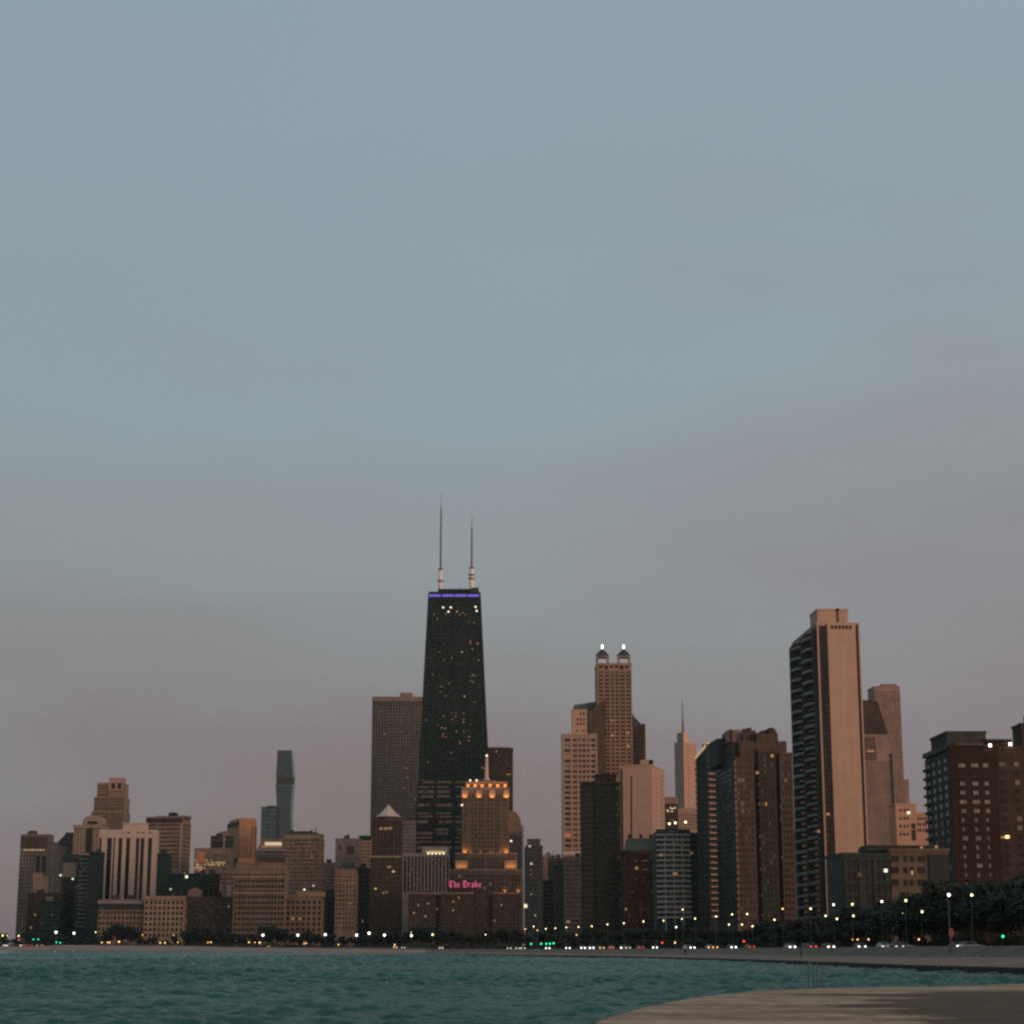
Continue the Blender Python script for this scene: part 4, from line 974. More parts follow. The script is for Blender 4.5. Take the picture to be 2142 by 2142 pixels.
# 42 dark glass tower
b = Bld('dark_tower', 'dark olive and black glass tower left of the salmon windowless tower', 'building', 'dark olive glass tower', 1250, 1217, 1297, 1639, wall='olive', depth=30)
z0, z1 = b.z(1945), b.h - 1.5
xA = b.x(1242); xB = b.x(1287)
b.part('glass_bay', 'dgreen', 'F', [(0.1, xA - 0.4, 0, b.h - 0.6, 0.01, 0.8)])
b.grid('F', 0.3, xA - 0.6, z0, z1, 5, nf(z0, z1), 0.1, 0.3, 'teal', lit=0.0, o=0.8, proud=0.2)
b.grid('F', xA + 0.6, xB - 0.3, z0, z1, 9, nf(z0, z1), 0.25, 0.5, 'dk', 'brown', 0.2, 0.0)
b.grid('F', xB + 0.3, b.w - 0.2, z0, z1, 2, nf(z0, z1), 0.2, 0.45, 'dk', 'grey', 0.25, 0.0, o=0.2)
b.part('pier', 'dgreen2', 'F', [(xA - 0.3, xA + 0.4, 0, b.h, 0.3, 1.2), (xB - 0.2, xB + 0.25, 0, b.h + 0.4, 0.3, 1.2)])
b.part('roof_edge', 'brown', 'F', [(xA, xB, b.h - 0.2, b.h + 1.3, 0.36, 0.9)])
b.pvol('penthouse', 'dbrown', 1246, 1289, 1622, 1640, 4, 16, True)
b.done()
# 43 salmon tower: front to px 1363, right flank to 1388
b = Bld('salmon_tower', 'salmon tower with a blank front wall and one line of slit windows', 'building', 'salmon blank tower', 1430, 1296, 1363, 1603, a=-14, xside=1389, wall='salmon')
b.part('edge_strip', 'dgreen2', 'F', [(0.6, b.x(1302), 0, b.h - 2, 0.02, 0.4)])
b.fbox('F', 0, 0.5, 0, b.h + 0.5, 0.02, 0.8)
for j in range(44): b.win('F', (0.6 + b.x(1302)) / 2, b.h - 6 - j * 3.3, 1.3, 1.9, G['dk'], 0.4)
for j in range(30): b.win('F', b.x(1320.6, 1625 + j * 4.7), b.z(1627 + j * 4.7), 1.1, 1.9, G['brown'])
for j in range(34):
    zz = b.h - 5 - j * 3.4
    b.win('S', b.d * 0.36, zz, 1.6, 1.9, G['brown']); b.win('S', b.d * 0.78, zz, 3.0, 2.1, G['brown'])
    b.fbox('S', b.d * 0.55, b.d, zz + 1.2, zz + 1.8, 0.01, 0.3)
b.part('roof_house', 'salmon', 'F', [(b.x(1337), b.x(1354), b.h, b.z(1589), -18, -5)])
b.part('roof_house', 'salmon', 'F', [(b.x(1302), b.x(1306), b.h, b.z(1599), -10, -4)])
b.part('roof_unit', 'black', 'F', [(b.x(1356), b.x(1361), b.h + 1, b.z(1589), -12, -6), (b.x(1289), b.x(1303), b.h + 1.0, b.z(1597), -14, -10)])
b.done()
# 44 dark brown brick with green mansard
b = Bld('brick_block', 'dark brown brick block with a green mansard before the salmon tower', 'building', 'green mansard brick block', 1150, 1304, 1373, 1782, wall='redbrick', depth=26)
z0, z1 = b.z(1945), b.h - 1
b.grid('F', 0, b.w, z0, z1, 9, nf(z0, z1), 0.5, 0.5, 'dk', 'curtain', 0.15, 0.01)
m = MB(); zt = b.z(1753)
m.hexa([(1.5, 1.2, b.h + 0.3), (b.w - 0.5, 1.2, b.h + 0.3), (b.w - 0.5, 24, b.h + 0.3), (1.5, 24, b.h + 0.3)], [(3, 3, zt), (b.w - 1.5, 3, zt), (b.w - 1.5, 22, zt), (3, 22, zt)])
m.build('mansard_roof', W['copper'], b.root)
for s in (0.2, 0.55, 0.85): b.vol('chimney', 'redbrick', b.w * s - 0.8, b.w * s + 0.8, 4, 6, zt - 1, zt + 2.4)
b.part('cornice', 'brown', 'F', [(0.3, b.w, b.z(1784), b.z(1782), 0.36, 0.9)])
for s0, s1 in ((0.3, 0.42), (0.55, 0.75)): b.part('light_ledge', 'tan', 'F', [(b.w * s0, b.w * s1, b.z(1801), b.z(1800), 0.45, 0.7), (b.w * s0, b.w * s1, b.z(1819), b.z(1818), 0.45, 0.7)])
b.lit('F', 1331.5, 1816, 'warm', 1.6, 1.6); b.done()
# 45 far spired tower
b = Bld('spired_skyscraper', 'distant slender silver tower with a thin spire and sunlit orange right flank', 'skyscraper', 'distant spired tower', 3000, 1430, 1456, 1551, a=40, xside=1411, wall='steel', roof=False)
sd = MB(); sd.box(-0.6, -0.02, 0.4, b.d, 0, b.h - 0.5); sd.build('shaded_side', W['steelg'], b.root)  # left flank's shade painted as a greyer slab
xm = b.x(1439.5, 1540); ym = b.y(1416.5, 1540)
b.vol('upper_tier', 'steel', 0.02, xm, 0.02, ym, b.h, b.z(1532))
b.vol('upper_side', 'steelg', -0.5, 0.0, 0.5, ym - 0.02, b.h, b.z(1532) - 0.5)  # upper tier's shaded flank, likewise painted greyer
m = MB(); m.lathe(xm * 0.3, ym * 0.3, [(2.0, b.z(1532)), (1.5, b.z(1515)), (0.9, b.z(1498)), (0.45, b.z(1463))], 8); m.build('spire', W['antenna'], b.root)
for j in range(50):
    zz = b.h - 2 - 3.6 * j
    b.fbox('F', 0, b.w, zz - 0.5, zz + 0.2, 0.01, 0.35); b.fbox('L', 0, b.d, zz - 0.5, zz + 0.2, 0.61, 0.9)
for i in range(5): b.part('window_strip', G['grey'], 'F', [(b.w * (0.12 + 0.18 * i), b.w * (0.2 + 0.18 * i), b.z(1700), b.h - 2, 0.02, 0.3)])
b.done()
# 46, 47
b = Bld('office_block', 'pink topped block with three lit windows behind the curved white banded block', 'building', 'pink topped block', 1900, 1386, 1418, 1669, wall='pink', depth=24)
b.part('dark_face', 'dbrown', 'F', [(0, b.w, 0, b.z(1681), 0.02, 0.6)])
for px, py in ((1397, 1697), (1405, 1697), (1411, 1690), (1402, 1690), (1395.5, 1695), (1406, 1692), (1405, 1716)): b.win('F', b.x(px), b.z(py), 1.8, 1.6, E['white' if py != 1716 else 'dim'], 0.6)
b.grid('F', 0.5, b.w, b.z(1740), b.z(1684), 8, 8, 0.4, 0.5, 'brown', lit=0, o=0.6, relief=False); b.done()
b = simple('office_block', 'stepped pink block at the foot of the distant spired tower', 'stepped pink block', 2200, 1414, 1460, 1700, 'salmon', nx=8, pw=0.5, sh=0.5, yb=1735, lit=0.0, side=False, done=False)
b.pvol('roof_step', 'salmon', 1418, 1452, 1692, 1700, 3, 18, True); b.pvol('roof_unit', 'dgrey', 1417, 1424, 1689, 1693, 4, 6); b.done()
# 48 curved white banded block
b = Bld('curved_block', 'curved block with white horizontal bands and three bright lamps on its roof', 'building', 'curved white banded block', 1060, 1372, 1443, 1737, wall='dgreen2', main=False, depth=30)
bul = 2.6
def cpt(s, o=0.0): return (b.w * s, -bul * math.sin(math.pi * min(max(s, 0), 1)) - o)
n = 14
poly = [cpt(i / n) for i in range(n + 1)] + [(b.w, 28), (0, 28)]
b.wb.prism(poly, 0, b.h - 0.5)
xe = b.x(1461, 1745)
b.wb.box(b.w + 0.02, xe, 3.0, 27, 0, b.z(1741))
z1 = b.h - 1.5; step = (b.z(1757) - b.z(1919)) / 15
def ring(z0, z1, o0, o1, name, mat, s0=0.0, s1=1.0):
    m = MB()
    for i in range(n):
        a, c = s0 + (s1 - s0) * i / n, s0 + (s1 - s0) * (i + 1) / n
        p, q = cpt(a, o1), cpt(c, o1); r_, t_ = cpt(a, o0), cpt(c, o0)
        m.hexa([(*p, z0), (*q, z0), (*t_, z0), (*r_, z0)], [(*p, z1), (*q, z1), (*t_, z1), (*r_, z1)])
    return m.build(name, mat, b.root)
for j in range(17):
    z = b.z(1746) - step * j
    ring(z - 0.55, z + 0.35, 0.02, 1.3, 'balcony_band', W['band'])
    if j % 2 == 0 or j < 3:
        m = MB(); m.box(b.w + 0.6, xe - 0.4, 2.0, 2.98, z - 0.5, z + 0.3); m.build('side_band', W['dgrey'], b.root)
for j in range(16):
    z = b.z(1746) - step * (j + 0.5)
    for i in range(9):
        s = (i + 0.5) / 9
        x_, y_ = cpt(s)
        b.wins.append(('F', x_, z, b.w / 9 * 0.78, 1.7, G['dk' if RNG.random() < 0.8 else 'grey'], -y_ + 0.08))
for s in (0.24, 0.5, 0.76):
    m = MB(); x_, y_ = cpt(s, 0.5); m.box(x_ - 0.25, x_ + 0.25, y_ - 0.3, y_ + 0.4, 4, b.z(1750)); m.build('mullion', W['band'], b.root)
ring(b.z(1742), b.z(1736), 0.03, 0.6, 'top_glass_band', G['blue'])
ring(b.h - 0.5, b.h + 0.5, -1.0, 0.8, 'roof', W['dgreen2'])
for px, py in ((1401, 1722.5), (1413.5, 1720.5), (1435, 1719)):
    xx = b.x(px, py); m = MB(); m.tube([(xx, 3, b.h - 0.6), (xx, 3, b.z(py))], 0.12); p_ = m.build('roof_lamp', W['pole'], b.root)
    m = MB(); m.lathe(xx, 3, [(0.3, b.z(py) - 0.5), (0.62, b.z(py)), (0.3, b.z(py) + 0.5)], 8); m.build('lamp_glass', E['lampy'], p_)
for px, py, c in ((1382, 1789, 'warm'), (1445, 1785, 'dim'), (1411, 1828, 'warm')): b.win('F', b.x(px, py), b.z(py), 1.5 if px != 1411 else 2.6, 1.5, E[c], 3.6)
b.done()
# 49 balcony tower with the lit yellow edge
b = Bld('balcony_tower', 'dark tower of jagged balconies with a yellow lit sloping roof edge', 'building', 'jagged balcony tower', 1120, 1478, 1500, 1562, a=30, xside=1455, wall='dgreen2', main=False)
b.wb.hexa([(0, 0, 0), (b.w, 0, 0), (b.w, b.d, 0), (0, b.d, 0)], [(0, 0, b.h), (b.w, 0, b.h), (b.w, b.d, b.h - 6.4), (0, b.d, b.h - 6.4)])
z0, z1 = b.z(1925), b.h - 7.5
k = nf(z0, z1, 3.35)
for j in range(k):
    z = z0 + (z1 - z0) * (j + 0.5) / k
    m = MB(); m.box(b.w * 0.02, b.w, -1.5, -0.02, z - 0.2, z + 0.75); m.build('balcony', W['panel'], b.root)
    m = MB()
    for q in range(3):
        ya, yb_ = b.d * (0.04 + 0.32 * q), b.d * (0.30 + 0.32 * q)
        m.hexa([(-0.02, ya, z - 0.2), (-0.02, yb_, z - 0.2), (-1.9, yb_ - 0.6, z - 0.2), (-0.9, ya, z - 0.2)][::-1], [(-0.02, ya, z + 0.6), (-0.02, yb_, z + 0.6), (-1.9, yb_ - 0.6, z + 0.6), (-0.9, ya, z + 0.6)][::-1])
    m.build('balcony', W['dgrey'], b.root)
b.grid('F', 0.2, b.w, z0, z1, 3, k, 0.2, 0.3, 'dk', lit=0.0, relief=False)
b.grid('L', 0.2, b.d, z0, z1, 5, k, 0.2, 0.3, 'teal', lit=0.0, relief=False)
m = MB(); za, zt = b.h, b.z(1556)
m.box(0.3, b.w + 4, 0.5, b.d * 0.45, za, zt); m.build('roof_house', W['brown'], b.root)
m = MB(); m.hexa([(-0.3, b.d * 0.02, za - 0.1), (-0.3, b.d * 0.98, za - 6.4), (-0.9, b.d * 0.98, za - 6.4), (-0.9, b.d * 0.02, za - 0.1)][::-1], [(-0.3, b.d * 0.02, za + 1.2), (-0.3, b.d * 0.98, za - 5.4), (-0.9, b.d * 0.98, za - 5.4), (-0.9, b.d * 0.02, za + 1.2)][::-1]); 
m.build('lit_edge', E['lampo'] if False else E['yellow'], b.root)
for s in (0.2, 0.55, 0.95): b.win('F', b.w * s, za + 2.0, 1.4, 1.4, E['yellow' if s != 0.55 else 'bright'], 0.1)
b.part('lit_edge', E['yellow'], 'F', [(0.5, b.w + 3, zt + 0.05, zt + 0.4, -0.9, -0.55)])
b.done()
# 50 big brown stepped tower
b = Bld('stepped_tower', 'broad dark brown brick apartment tower with stepped shoulders and rooftop pinnacles', 'building', 'broad brown stepped tower', 1000, 1536, 1657, 1586, a=4, xside=1497, wall='brown', main=False)
def pv(l, r, pt, y0, y1, wb=None, nm=None, mat=None, pb=None):
    z0 = 0 if pb is None else b.z(pb)
    if nm: b.pvol(nm, mat, l, r, pt, pb, y0, y1 - y0)
    else: b.wb.box(b.x(l, pt), b.x(r, pt), y0, y1, z0, b.z(pt))
bays_ = [(1536, 1577, 1586, 0.0, 40), (1630, 1657, 1575, 0.15, 38)]
for l, r, pt, y0, y1 in bays_: pv(l, r, pt, y0, y1)
pv(1577.1, 1629.9, 1575, 5.0, 38)
pv(1586, 1622, 1568, 1.2, 4.98, nm='centre_bay', mat='olive', pb=1975)
b.wb.box(0.01, 14, 6, b.d, 0, b.z(1552))
for (l, r, pt, y0, y1) in ((1546, 1577, 1550, 3, 30), (1577.2, 1626, 1553, 4, 34), (1582, 1627, 1533, 6, 30), (1627.2, 1645, 1550, 5, 30), (1524, 1546, 1535, 26, 50), (1524, 1556, 1528, 28, 48), (1554, 1582, 1530, 10, 30), (1500, 1524, 1545, 24, 52)):
    pv(l, r, pt, y0, y1, nm='upper_storey', mat='brown' if l > 1530 else 'dgrey', pb=1600)
for l, r, pt in ((1524, 1552, 1526), ): pv(l, r, pt, 14, 26, nm='penthouse', mat='pink', pb=1552)
pr = random.Random(5)
for px, pt, wd in ((1560, 1524, 9), (1568, 1522, 8), (1578, 1527, 4), (1595, 1527, 3), (1604, 1525.5, 5), (1614, 1521.5, 10), (1616, 1525, 14), (1590, 1531, 5), (1622, 1531, 5), (1548, 1528, 4), (1640, 1549, 6), (1531, 1526, 3)):
    x0_, x1_ = b.x(px - wd / 2, pt), b.x(px + wd / 2, pt)
    b.pvol('pinnacle', 'dbrown', px - wd / 2, px + wd / 2, pt, 1556, 12 + pr.random() * 6, 6)
z0 = b.z(1935)
for l, r, pt, y0, n in ((1536, 1577, 1586, 0.0, 6), (1586, 1622, 1568, 1.2, 5), (1630, 1657, 1575, 0.15, 4)):
    xa, xb = b.x(l, 1700), b.x(r, 1700); z1 = b.z(pt) - 3
    b.grid('F', xa, xb, z0, z1, n, nf(z0, z1, 3.3), 0.55, 0.5, 'dk', 'curtain', 0.16, 0.003, 0.3, o=-y0, relief=False)
    b.fbox('F', b.x(l, pt), b.x(r, pt), b.z(pt) - 1.0, b.z(pt) + 0.4, -y0, -y0 + 0.5)
for px, py in ((1546, 1632), (1554, 1632), (1553, 1680), (1554, 1696), (1643, 1632)): b.win('F', b.x(px, py), b.z(py), 1.5, 1.9, G['sky'], 0.1)
for px, py, c in ((1615, 1580.5, 'warm'), (1584, 1616, 'dim')): b.win('F', b.x(px, py), b.z(py), 1.4, 1.7, E[c], 0.1)
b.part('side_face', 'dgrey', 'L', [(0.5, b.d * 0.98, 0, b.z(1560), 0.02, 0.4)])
b.grid('L', 7, b.d * 0.96, z0, b.z(1570), 9, 34, 0.5, 0.5, 'dk', 'grey', 0.15, 0.0, o=0.4, relief=False)
b.part('corner_pier', 'pink', 'L', [(-0.05, 0.5, 0, b.z(1590), -0.6, 0.12)])
b.done()
b.yt = 1560
# 51
b = simple('brick_block', 'small dark reddish block behind the gap right of the broad brown stepped tower', 'small reddish gap block', 1320, 1655, 1684, 1748, 'redbrick', nx=5, yb=1800, lit=0.0, side=False, depth=16)
b = simple('stone_block', 'narrow pale pink block low in the gap left of the tan panelled tower', 'narrow pale pink block', 1280, 1666, 1684, 1796, 'cream', nx=3, pw=0.5, sh=0.5, yb=1890, lit=0.0, side=False, depth=14)
# 52 tan panelled tower with scalloped balconies
b = Bld('panelled_tower', 'tall tower with a blank tan front panel and scalloped balconies on its left side', 'skyscraper', 'tan panelled tower', 1080, 1708, 1797, 1305, a=2.2, xside=1657, wall='panel')
z0, z1 = 3.0, b.h - 1.0
def fx(px): return b.x(px, 1310)
xg0, xg1, xp0, xp1, xg2, xg3 = fx(1711.5), fx(1729.5), fx(1730.5), fx(1787.5), fx(1788.5), fx(1794)
k = nf(z0, z1, 3.15)
b.fbox('F', xg1, xg2, 0, b.h, 0, 1.0)
b.fbox('F', 0, xg0, 0, b.h, 0, 1.0); b.fbox('F', xg3, b.w, 0, b.h, 0, 1.0)
for j in range(1, k, 4):
    zz = z0 + (z1 - z0) * j / k
    b.part('panel_joint', 'salmon', 'F', [(xg1 + 0.2, xg2 - 0.2, zz, zz + 0.22, 1.0, 1.04)])
b.part('glass_strip', 'black', 'F', [(xg0 + 0.02, xg1 - 0.02, z0, z1, 0.01, 0.06)])
b.grid('F', xg0, xg1, z0, z1, 2, k, 0.1, 0.25, 'dk', 'brown', 0.4, 0.004, 0.3, o=0.06, relief=False)
b.part('glass_strip', 'black', 'F', [(xg2 + 0.02, xg3 - 0.02, z0, z1, 0.01, 0.06)])
b.grid('F', xg2, xg3, z0, z1, 1, k, 0.1, 0.25, 'dk', 'brown', 0.3, 0.0, 0.3, o=0.06, relief=False)
for i in range(6):
    xa = fx(1737 + 7.6 * i); b.part('louvre', G['dk'], 'F', [(xa, fx(1737 + 7.6 * i + 5.6), b.z(1316), b.z(1308.5), 1.0, 1.06)])
b.pvol('penthouse', 'panel', 1709.5, 1773, 1276.5, 1305, 6, 22, True)
m = MB(); xx = b.x(1757, 1290); m.tube([(xx, 5.4, b.h), (xx, 5.4, b.z(1273))], 0.35); m.tube([(xx, 5.4, b.z(1274)), (xx, 5.4, b.z(1269))], 0.9); m.build('flue', W['black2'], b.root)
for px, py in ((1732, 1703), (1712, 1739)): b.win('F', b.x(px, py), b.z(py), 1.6, 1.4, E['warm' if py == 1703 else 'dim'], 0.35)
# left side: two columns of curved balconies in three steps
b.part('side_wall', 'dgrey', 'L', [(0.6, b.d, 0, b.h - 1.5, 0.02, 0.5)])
def scallop(yc, half, dep, z, hgt=1.0):
    m = MB(); n = 6
    pts = [(-0.5 - dep * math.sin(math.pi * i / n) ** 0.7, yc - half + 2 * half * i / n) for i in range(n + 1)]
    m.prism([(-0.5, yc + half)] + pts[::-1][1:-1] + [(-0.5, yc - half)], z, z + hgt)
    return m
for j in range(0, k, 2):
    zz = z0 + (z1 - z0) * j / k
    for yc, half, dep in ((b.d * 0.27, b.d * 0.19, 4.2), (b.d * 0.75, b.d * 0.20, 4.6)):
        scallop(yc, half, dep, zz, 1.6).build('balcony', W['rim'], b.root)
        scallop(yc, half * 0.96, dep * 0.8, zz + 3.1, 0.5).build('balcony', W['dgrey'], b.root)
for yc in (0.045, 0.51, 0.97): b.part('side_pier', 'dgrey', 'L', [(b.d * yc - 1.4, b.d * yc + 1.4, 0, b.h - 2.5, 0.5, 2.2)])
b.grid('L', 1.5, b.d - 0.5, z0, z1, 6, k, 0.2, 0.35, 'dk', 'teal', 0.3, 0.002, o=0.5, relief=False)
b.done(keep=100)
# 53, 54, 55
b = Bld('stone_tower', 'brown tower with a dark sloping roof just right of the tan panelled tower', 'building', 'sloping roof brown tower', 1380, 1806, 1864, 1536, wall='pink', depth=30, roof=False)
m = MB(); P_ = (b.P[0], b.P[1], at(CX, 1470, b.D)[2])
m.hexa([(b.x(1806), 0.2, b.h), (b.x(1858), 0.2, b.h), (b.x(1858), 26, b.h), (b.x(1806), 26, b.h)], [(b.x(1806, 1464), 1, b.z(1464)), (b.x(1837, 1464), 4, b.z(1464)), (b.x(1837, 1464), 22, b.z(1464)), (b.x(1806, 1464), 22, b.z(1464))])
m.build('sloping_roof', W['dbrown'], b.root)
z0, z1 = b.z(1770), b.h - 2
b.grid('F', 0.5, b.x(1831), b.z(1590), z1, 3, 12, 0.15, 0.3, 'brown', lit=0.02)
b.grid('F', 0.5, b.w * 0.9, z0, b.z(1592), 10, 34, 0.55, 0.5, 'dk', 'brown', 0.2, 0.0, relief=False)
b.part('edge_strip', 'dgrey', 'F', [(b.w * 0.93, b.w + 0.02, 0, b.h - 14, 0.02, 0.6)])
b.grid('F', b.w * 0.935, b.w, z0, b.h - 16, 1, 42, 0.2, 0.4, 'dk', lit=0.0, o=0.6, relief=False)
for px, pt in ((1840, 1502), (1847, 1506), (1853, 1521)): b.pvol('setback', 'pink', px - 12, px, pt, 1540, 2, 12)
b.win('F', b.x(1821, 1571), b.z(1571), 5, 1.6, E['dim'], 0.3); b.done()
b = Bld('slab_tower', 'tall plain grey pink slab tower behind the sloping roof brown tower', 'building', 'plain grey pink slab tower', 1950, 1828, 1882, 1437, wall='pink', depth=30, xside=1824, a=2)
z0, z1 = b.z(1690), b.h - 4
b.grid('F', 0, b.w, z0, z1, 14, 44, 0.5, 0.45, 'brown', 'grey', 0.25, 0.003, 0.35, relief=True)
b.pvol('roof_house', 'pink', 1845, 1876, 1432.5, 1437, 4, 16, True)
b.pvol('lower_wing', 'pink', 1882, 1901, 1632, 1960, 2, 24, True)
b.done()
b = Bld('stone_block', 'pink stone block with an arched doorway recess left of the red brick apartment block', 'building', 'pink arched stone block', 1150, 1873, 1916, 1684, wall='salmon', depth=20)
b.pvol('side_wing', 'salmon', 1916.2, 1945, 1704, 1960, 2, 16, True)
b.part('recess', 'dgrey', 'F', [(b.x(1904), b.x(1913), b.z(1758), b.z(1722), 0.02, 0.1)])
b.part('cornice', 'tan', 'F', [(0, b.w, b.z(1736), b.z(1734), 0.02, 0.5)])
for px in (1884, 1892, 1899):
    for py in (1695, 1712, 1728, 1745): b.win('F', b.x(px, py), b.z(py), 1.3, 1.8, G['brown'])
for px in (1922, 1927, 1933, 1938):
    for py in (1712, 1724, 1736): b.win('F', b.x(px, py), b.z(py), 0.9, 2.0, G['brown'], -1.95)
b.win('F', b.x(1900.5, 1700), b.z(1700), 1.6, 1.6, E['bright'], 0.1); b.done()
# 56 glass low-rise with brick right part
b = Bld('low_rise', 'low dark glass apartment block with a roof garden deck and brown right wing', 'building', 'low dark glass block', 560, 1762, 1862, 1790, a=3, xside=None, wall='dgreen2', depth=22)
z0, z1 = 2.0, b.h - 0.8
b.grid('F', 0.2, b.w, z0, z1, 8, nf(z0, z1, 3.2), 0.1, 0.25, 'teal', 'dk', 0.4, 0.0)
for i in (0.33, 0.62): b.part('pier', 'dgrey', 'F', [(b.w * i, b.w * i + 0.5, 0, b.h - 1, 0.3, 0.7)])
xw = b.x(1984, 1782)
b.vol('brick_wing', 'taupe', b.w + 0.02, xw, 0.4, 20, 0, b.z(1781), True)
for px in (1873, 1895, 1908, 1928):
    for py in (1796, 1820, 1846): b.win('F', b.x(px, py), b.z(py), 2.2 if px in (1873, 1928) else 1.2, 1.8, G['dk'], -0.35)
b.part('glass_bay', G['teal'], 'F', [(b.x(1943), b.x(1983), 1, b.z(1787), -0.35, 0.3)])
b.vol('roof_deck', 'slate', b.x(1822), b.x(1984), 4, 16, b.z(1779), b.z(1770))
b.vol('roof_deck_top', 'slate', b.x(1823), b.x(1978), 4.4, 15, b.z(1769), b.z(1766))
for px, py, c, w_ in ((1798, 1829, 'warm', 0.8), (1852, 1821, 'bright', 0.9), (1908.5, 1825, 'warm', 0.7), (1935, 1773, 'warm', 0.8), (1966, 1770.5, 'dim', 0.8)):
    b.win('F', b.x(px, py), b.z(py), w_, 1.1 if w_ < 0.9 else 0.9, E[c], 0.45 if px < 1862 else (-0.3 if py > 1775 else -3.9))
b.done()
# 57 red brick apartment block
b = Bld('brick_apartments', 'red brick apartment block at the right with three columns of sky reflecting windows', 'building', 'red brick apartment block', 640, 1985, 2083, 1563, a=1, xside=1936, wall='redbrick')
for j in range(14):
    py = 1601 + 19.05 * j
    for q, px in enumerate((2011.5, 2038.5, 2061.5)):
        P = b.x(px + (py - 1601) * 0.052 , 1601)
        s = b.x(px, 1601) + 0.0
        z = b.z(py)
        wd = (2.0, 2.2, 1.6)[q] if j in (0, 4) else (1.5, 1.7, 1.2)[q]
        bright = j in (0, 2, 3, 4, 5, 8, 11) and not (j == 11 and q != 1) and not (j == 8 and q == 2)
        b.win('F', s - wd * 0.28 , z, wd * 0.48, 1.25, G['sky' if bright else 'grey' if j not in (1,) else 'brown'])
        b.win('F', s + wd * 0.28, z, wd * 0.48, 1.25, G['sky' if bright else 'dk'])
        b.part('sill', 'brown', 'F', [(s - wd * 0.6, s + wd * 0.6, z - 0.85, z - 0.66, 0.0, 0.15)])
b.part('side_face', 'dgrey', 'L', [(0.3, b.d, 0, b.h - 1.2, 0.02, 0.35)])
kk = 17
for j in range(kk):
    zz = b.h - 4 - 2.95 * j
    for q in range(4):
        yy = b.d * (0.14 + 0.24 * q)
        b.win('L', yy, zz, b.d * 0.1, 1.5, G['dk' if (j + q) % 3 else 'grey'], 0.36)
    b.part('balcony', 'dgrey', 'L', [(b.d * 0.80, b.d * 1.0, zz - 1.5, zz - 0.6, 0.36, 1.3)])
b.part('parapet', 'black2', 'L', [(-0.3, b.d + 0.5, b.h - 0.6, b.h + 1.0, 0.36, 1.0)])
b.vol('roof_house', 'dgrey', b.x(1985, 1540), b.x(2066, 1540), 2.5, 26, b.h + 0.3, b.z(1533), True)
b.part('roof_band', 'pink', 'F', [(b.x(2003), b.x(2064), b.z(1557.5), b.z(1554.5), -2.45, -2.2)])
b.vol('roof_house', 'redbrick', b.x(2067, 1552), b.x(2116, 1552), 1.0, 12, b.h + 0.3, b.z(1551), True)
for px, py in ((2069.6, 1559.5), (2111.6, 1557)): b.win('F', b.x(px, py), b.z(py), 0.9, 0.9, E['lampw'], 0.9)
# darker right wing with recessed windows
x0_, x1_ = b.w + 0.03, b.x(2165, 1563)
b.vol('right_wing', 'dbrown', x0_, x1_, 1.2, 22, 0, b.z(1566), True)
for j in range(14):
    py = 1598 + 19.05 * j
    for px, wd in ((2099, 2.2), (2128, 1.6), (2150, 1.6)):
        b.win('F', b.x(px, 1600), b.z(py), wd, 1.5, G['sky' if (px == 2128 and j in (0, 2, 6, 7)) else 'grey' if (px == 2099 and j == 0) else 'dk'], -1.15)
b.win('F', b.x(2109, 1750), b.z(1750), 1.3, 0.9, E['lampo'], -1.1)
b.win('F', b.x(2103, 1751), b.z(1751), 2.4, 0.7, E['dim'], -1.12)
b.done()
# 58
simple('dark_tower', 'dark tower cut by the right edge of the view beyond the red brick apartment block', 'dark edge tower', 760, 2136, 2190, 1517, 'dbrown', nx=8, pw=0.5, lit=0.0, side=False)
# ------------------------------------------------------------------ shore, road, ground
ST_PX = [-500, 0, 62, 120, 400, 600, 759, 890, 1142, 1297, 1427, 1530, 1642, 1771, 1901, 2142, 2600]
Y_W   = [1987.9, 1987.9, 1987.9, 1988.0, 1988.8, 1991, 1993.5, 1996.5, 2003.7, 2005.5, 2008, 2012.5, 2018.5, 2025.5, 2032.7, 2045, 2066]
Y_E   = [1987.6, 1987.6, 1987.6, 1987.8, 1988.6, 1990.7, 1993.1, 1993.6, 1998, 2000, 2003, 2005.5, 2008.5, 2013, 2018, 2023.6, 2034]
Y_S   = [1984.5, 1984.5, 1984.2, 1981.5, 1984, 1987.5, 1989.5, 1990.3, 1994, 1995, 1996, 1997, 1998, 2000, 2001.5, 2003, 2007]
Y_B   = [1982, 1982, 1981.5, 1976.5, 1979, 1984, 1985.4, 1986, 1985.5, 1985, 1984.5, 1983.5, 1982.5, 1981.5, 1980, 1978.8, 1976]
M_S   = [1.015] * 4 + [1.05] * 4 + [1.15, 1.18, 1.2, 1.22, 1.24, 1.26, 1.27, 1.27, 1.27]
M_B   = [1.03] * 4 + [1.10] * 3 + [1.14, 1.22, 1.26, 1.28, 1.3, 1.33, 1.33, 1.33, 1.33, 1.33]
def DW(px): return float(np.interp(px, ST_PX, D_W))
D_W = [at_z(p, y, 0.0)[1] for p, y in zip(ST_PX, Y_W)]
def road_z(px): return interp(px, [-500, 62, 500, 900, 1142, 1642, 2142, 2600], [2.5, 2.5, 2.0, 1.4, 1.5, 2.05, 2.25, 2.3])
def road_d(px): return DW(px) * interp(px, [-500, 62, 400, 900, 1142, 1642, 2600], [1.042, 1.042, 1.13, 1.2, 1.34, 1.45, 1.45])

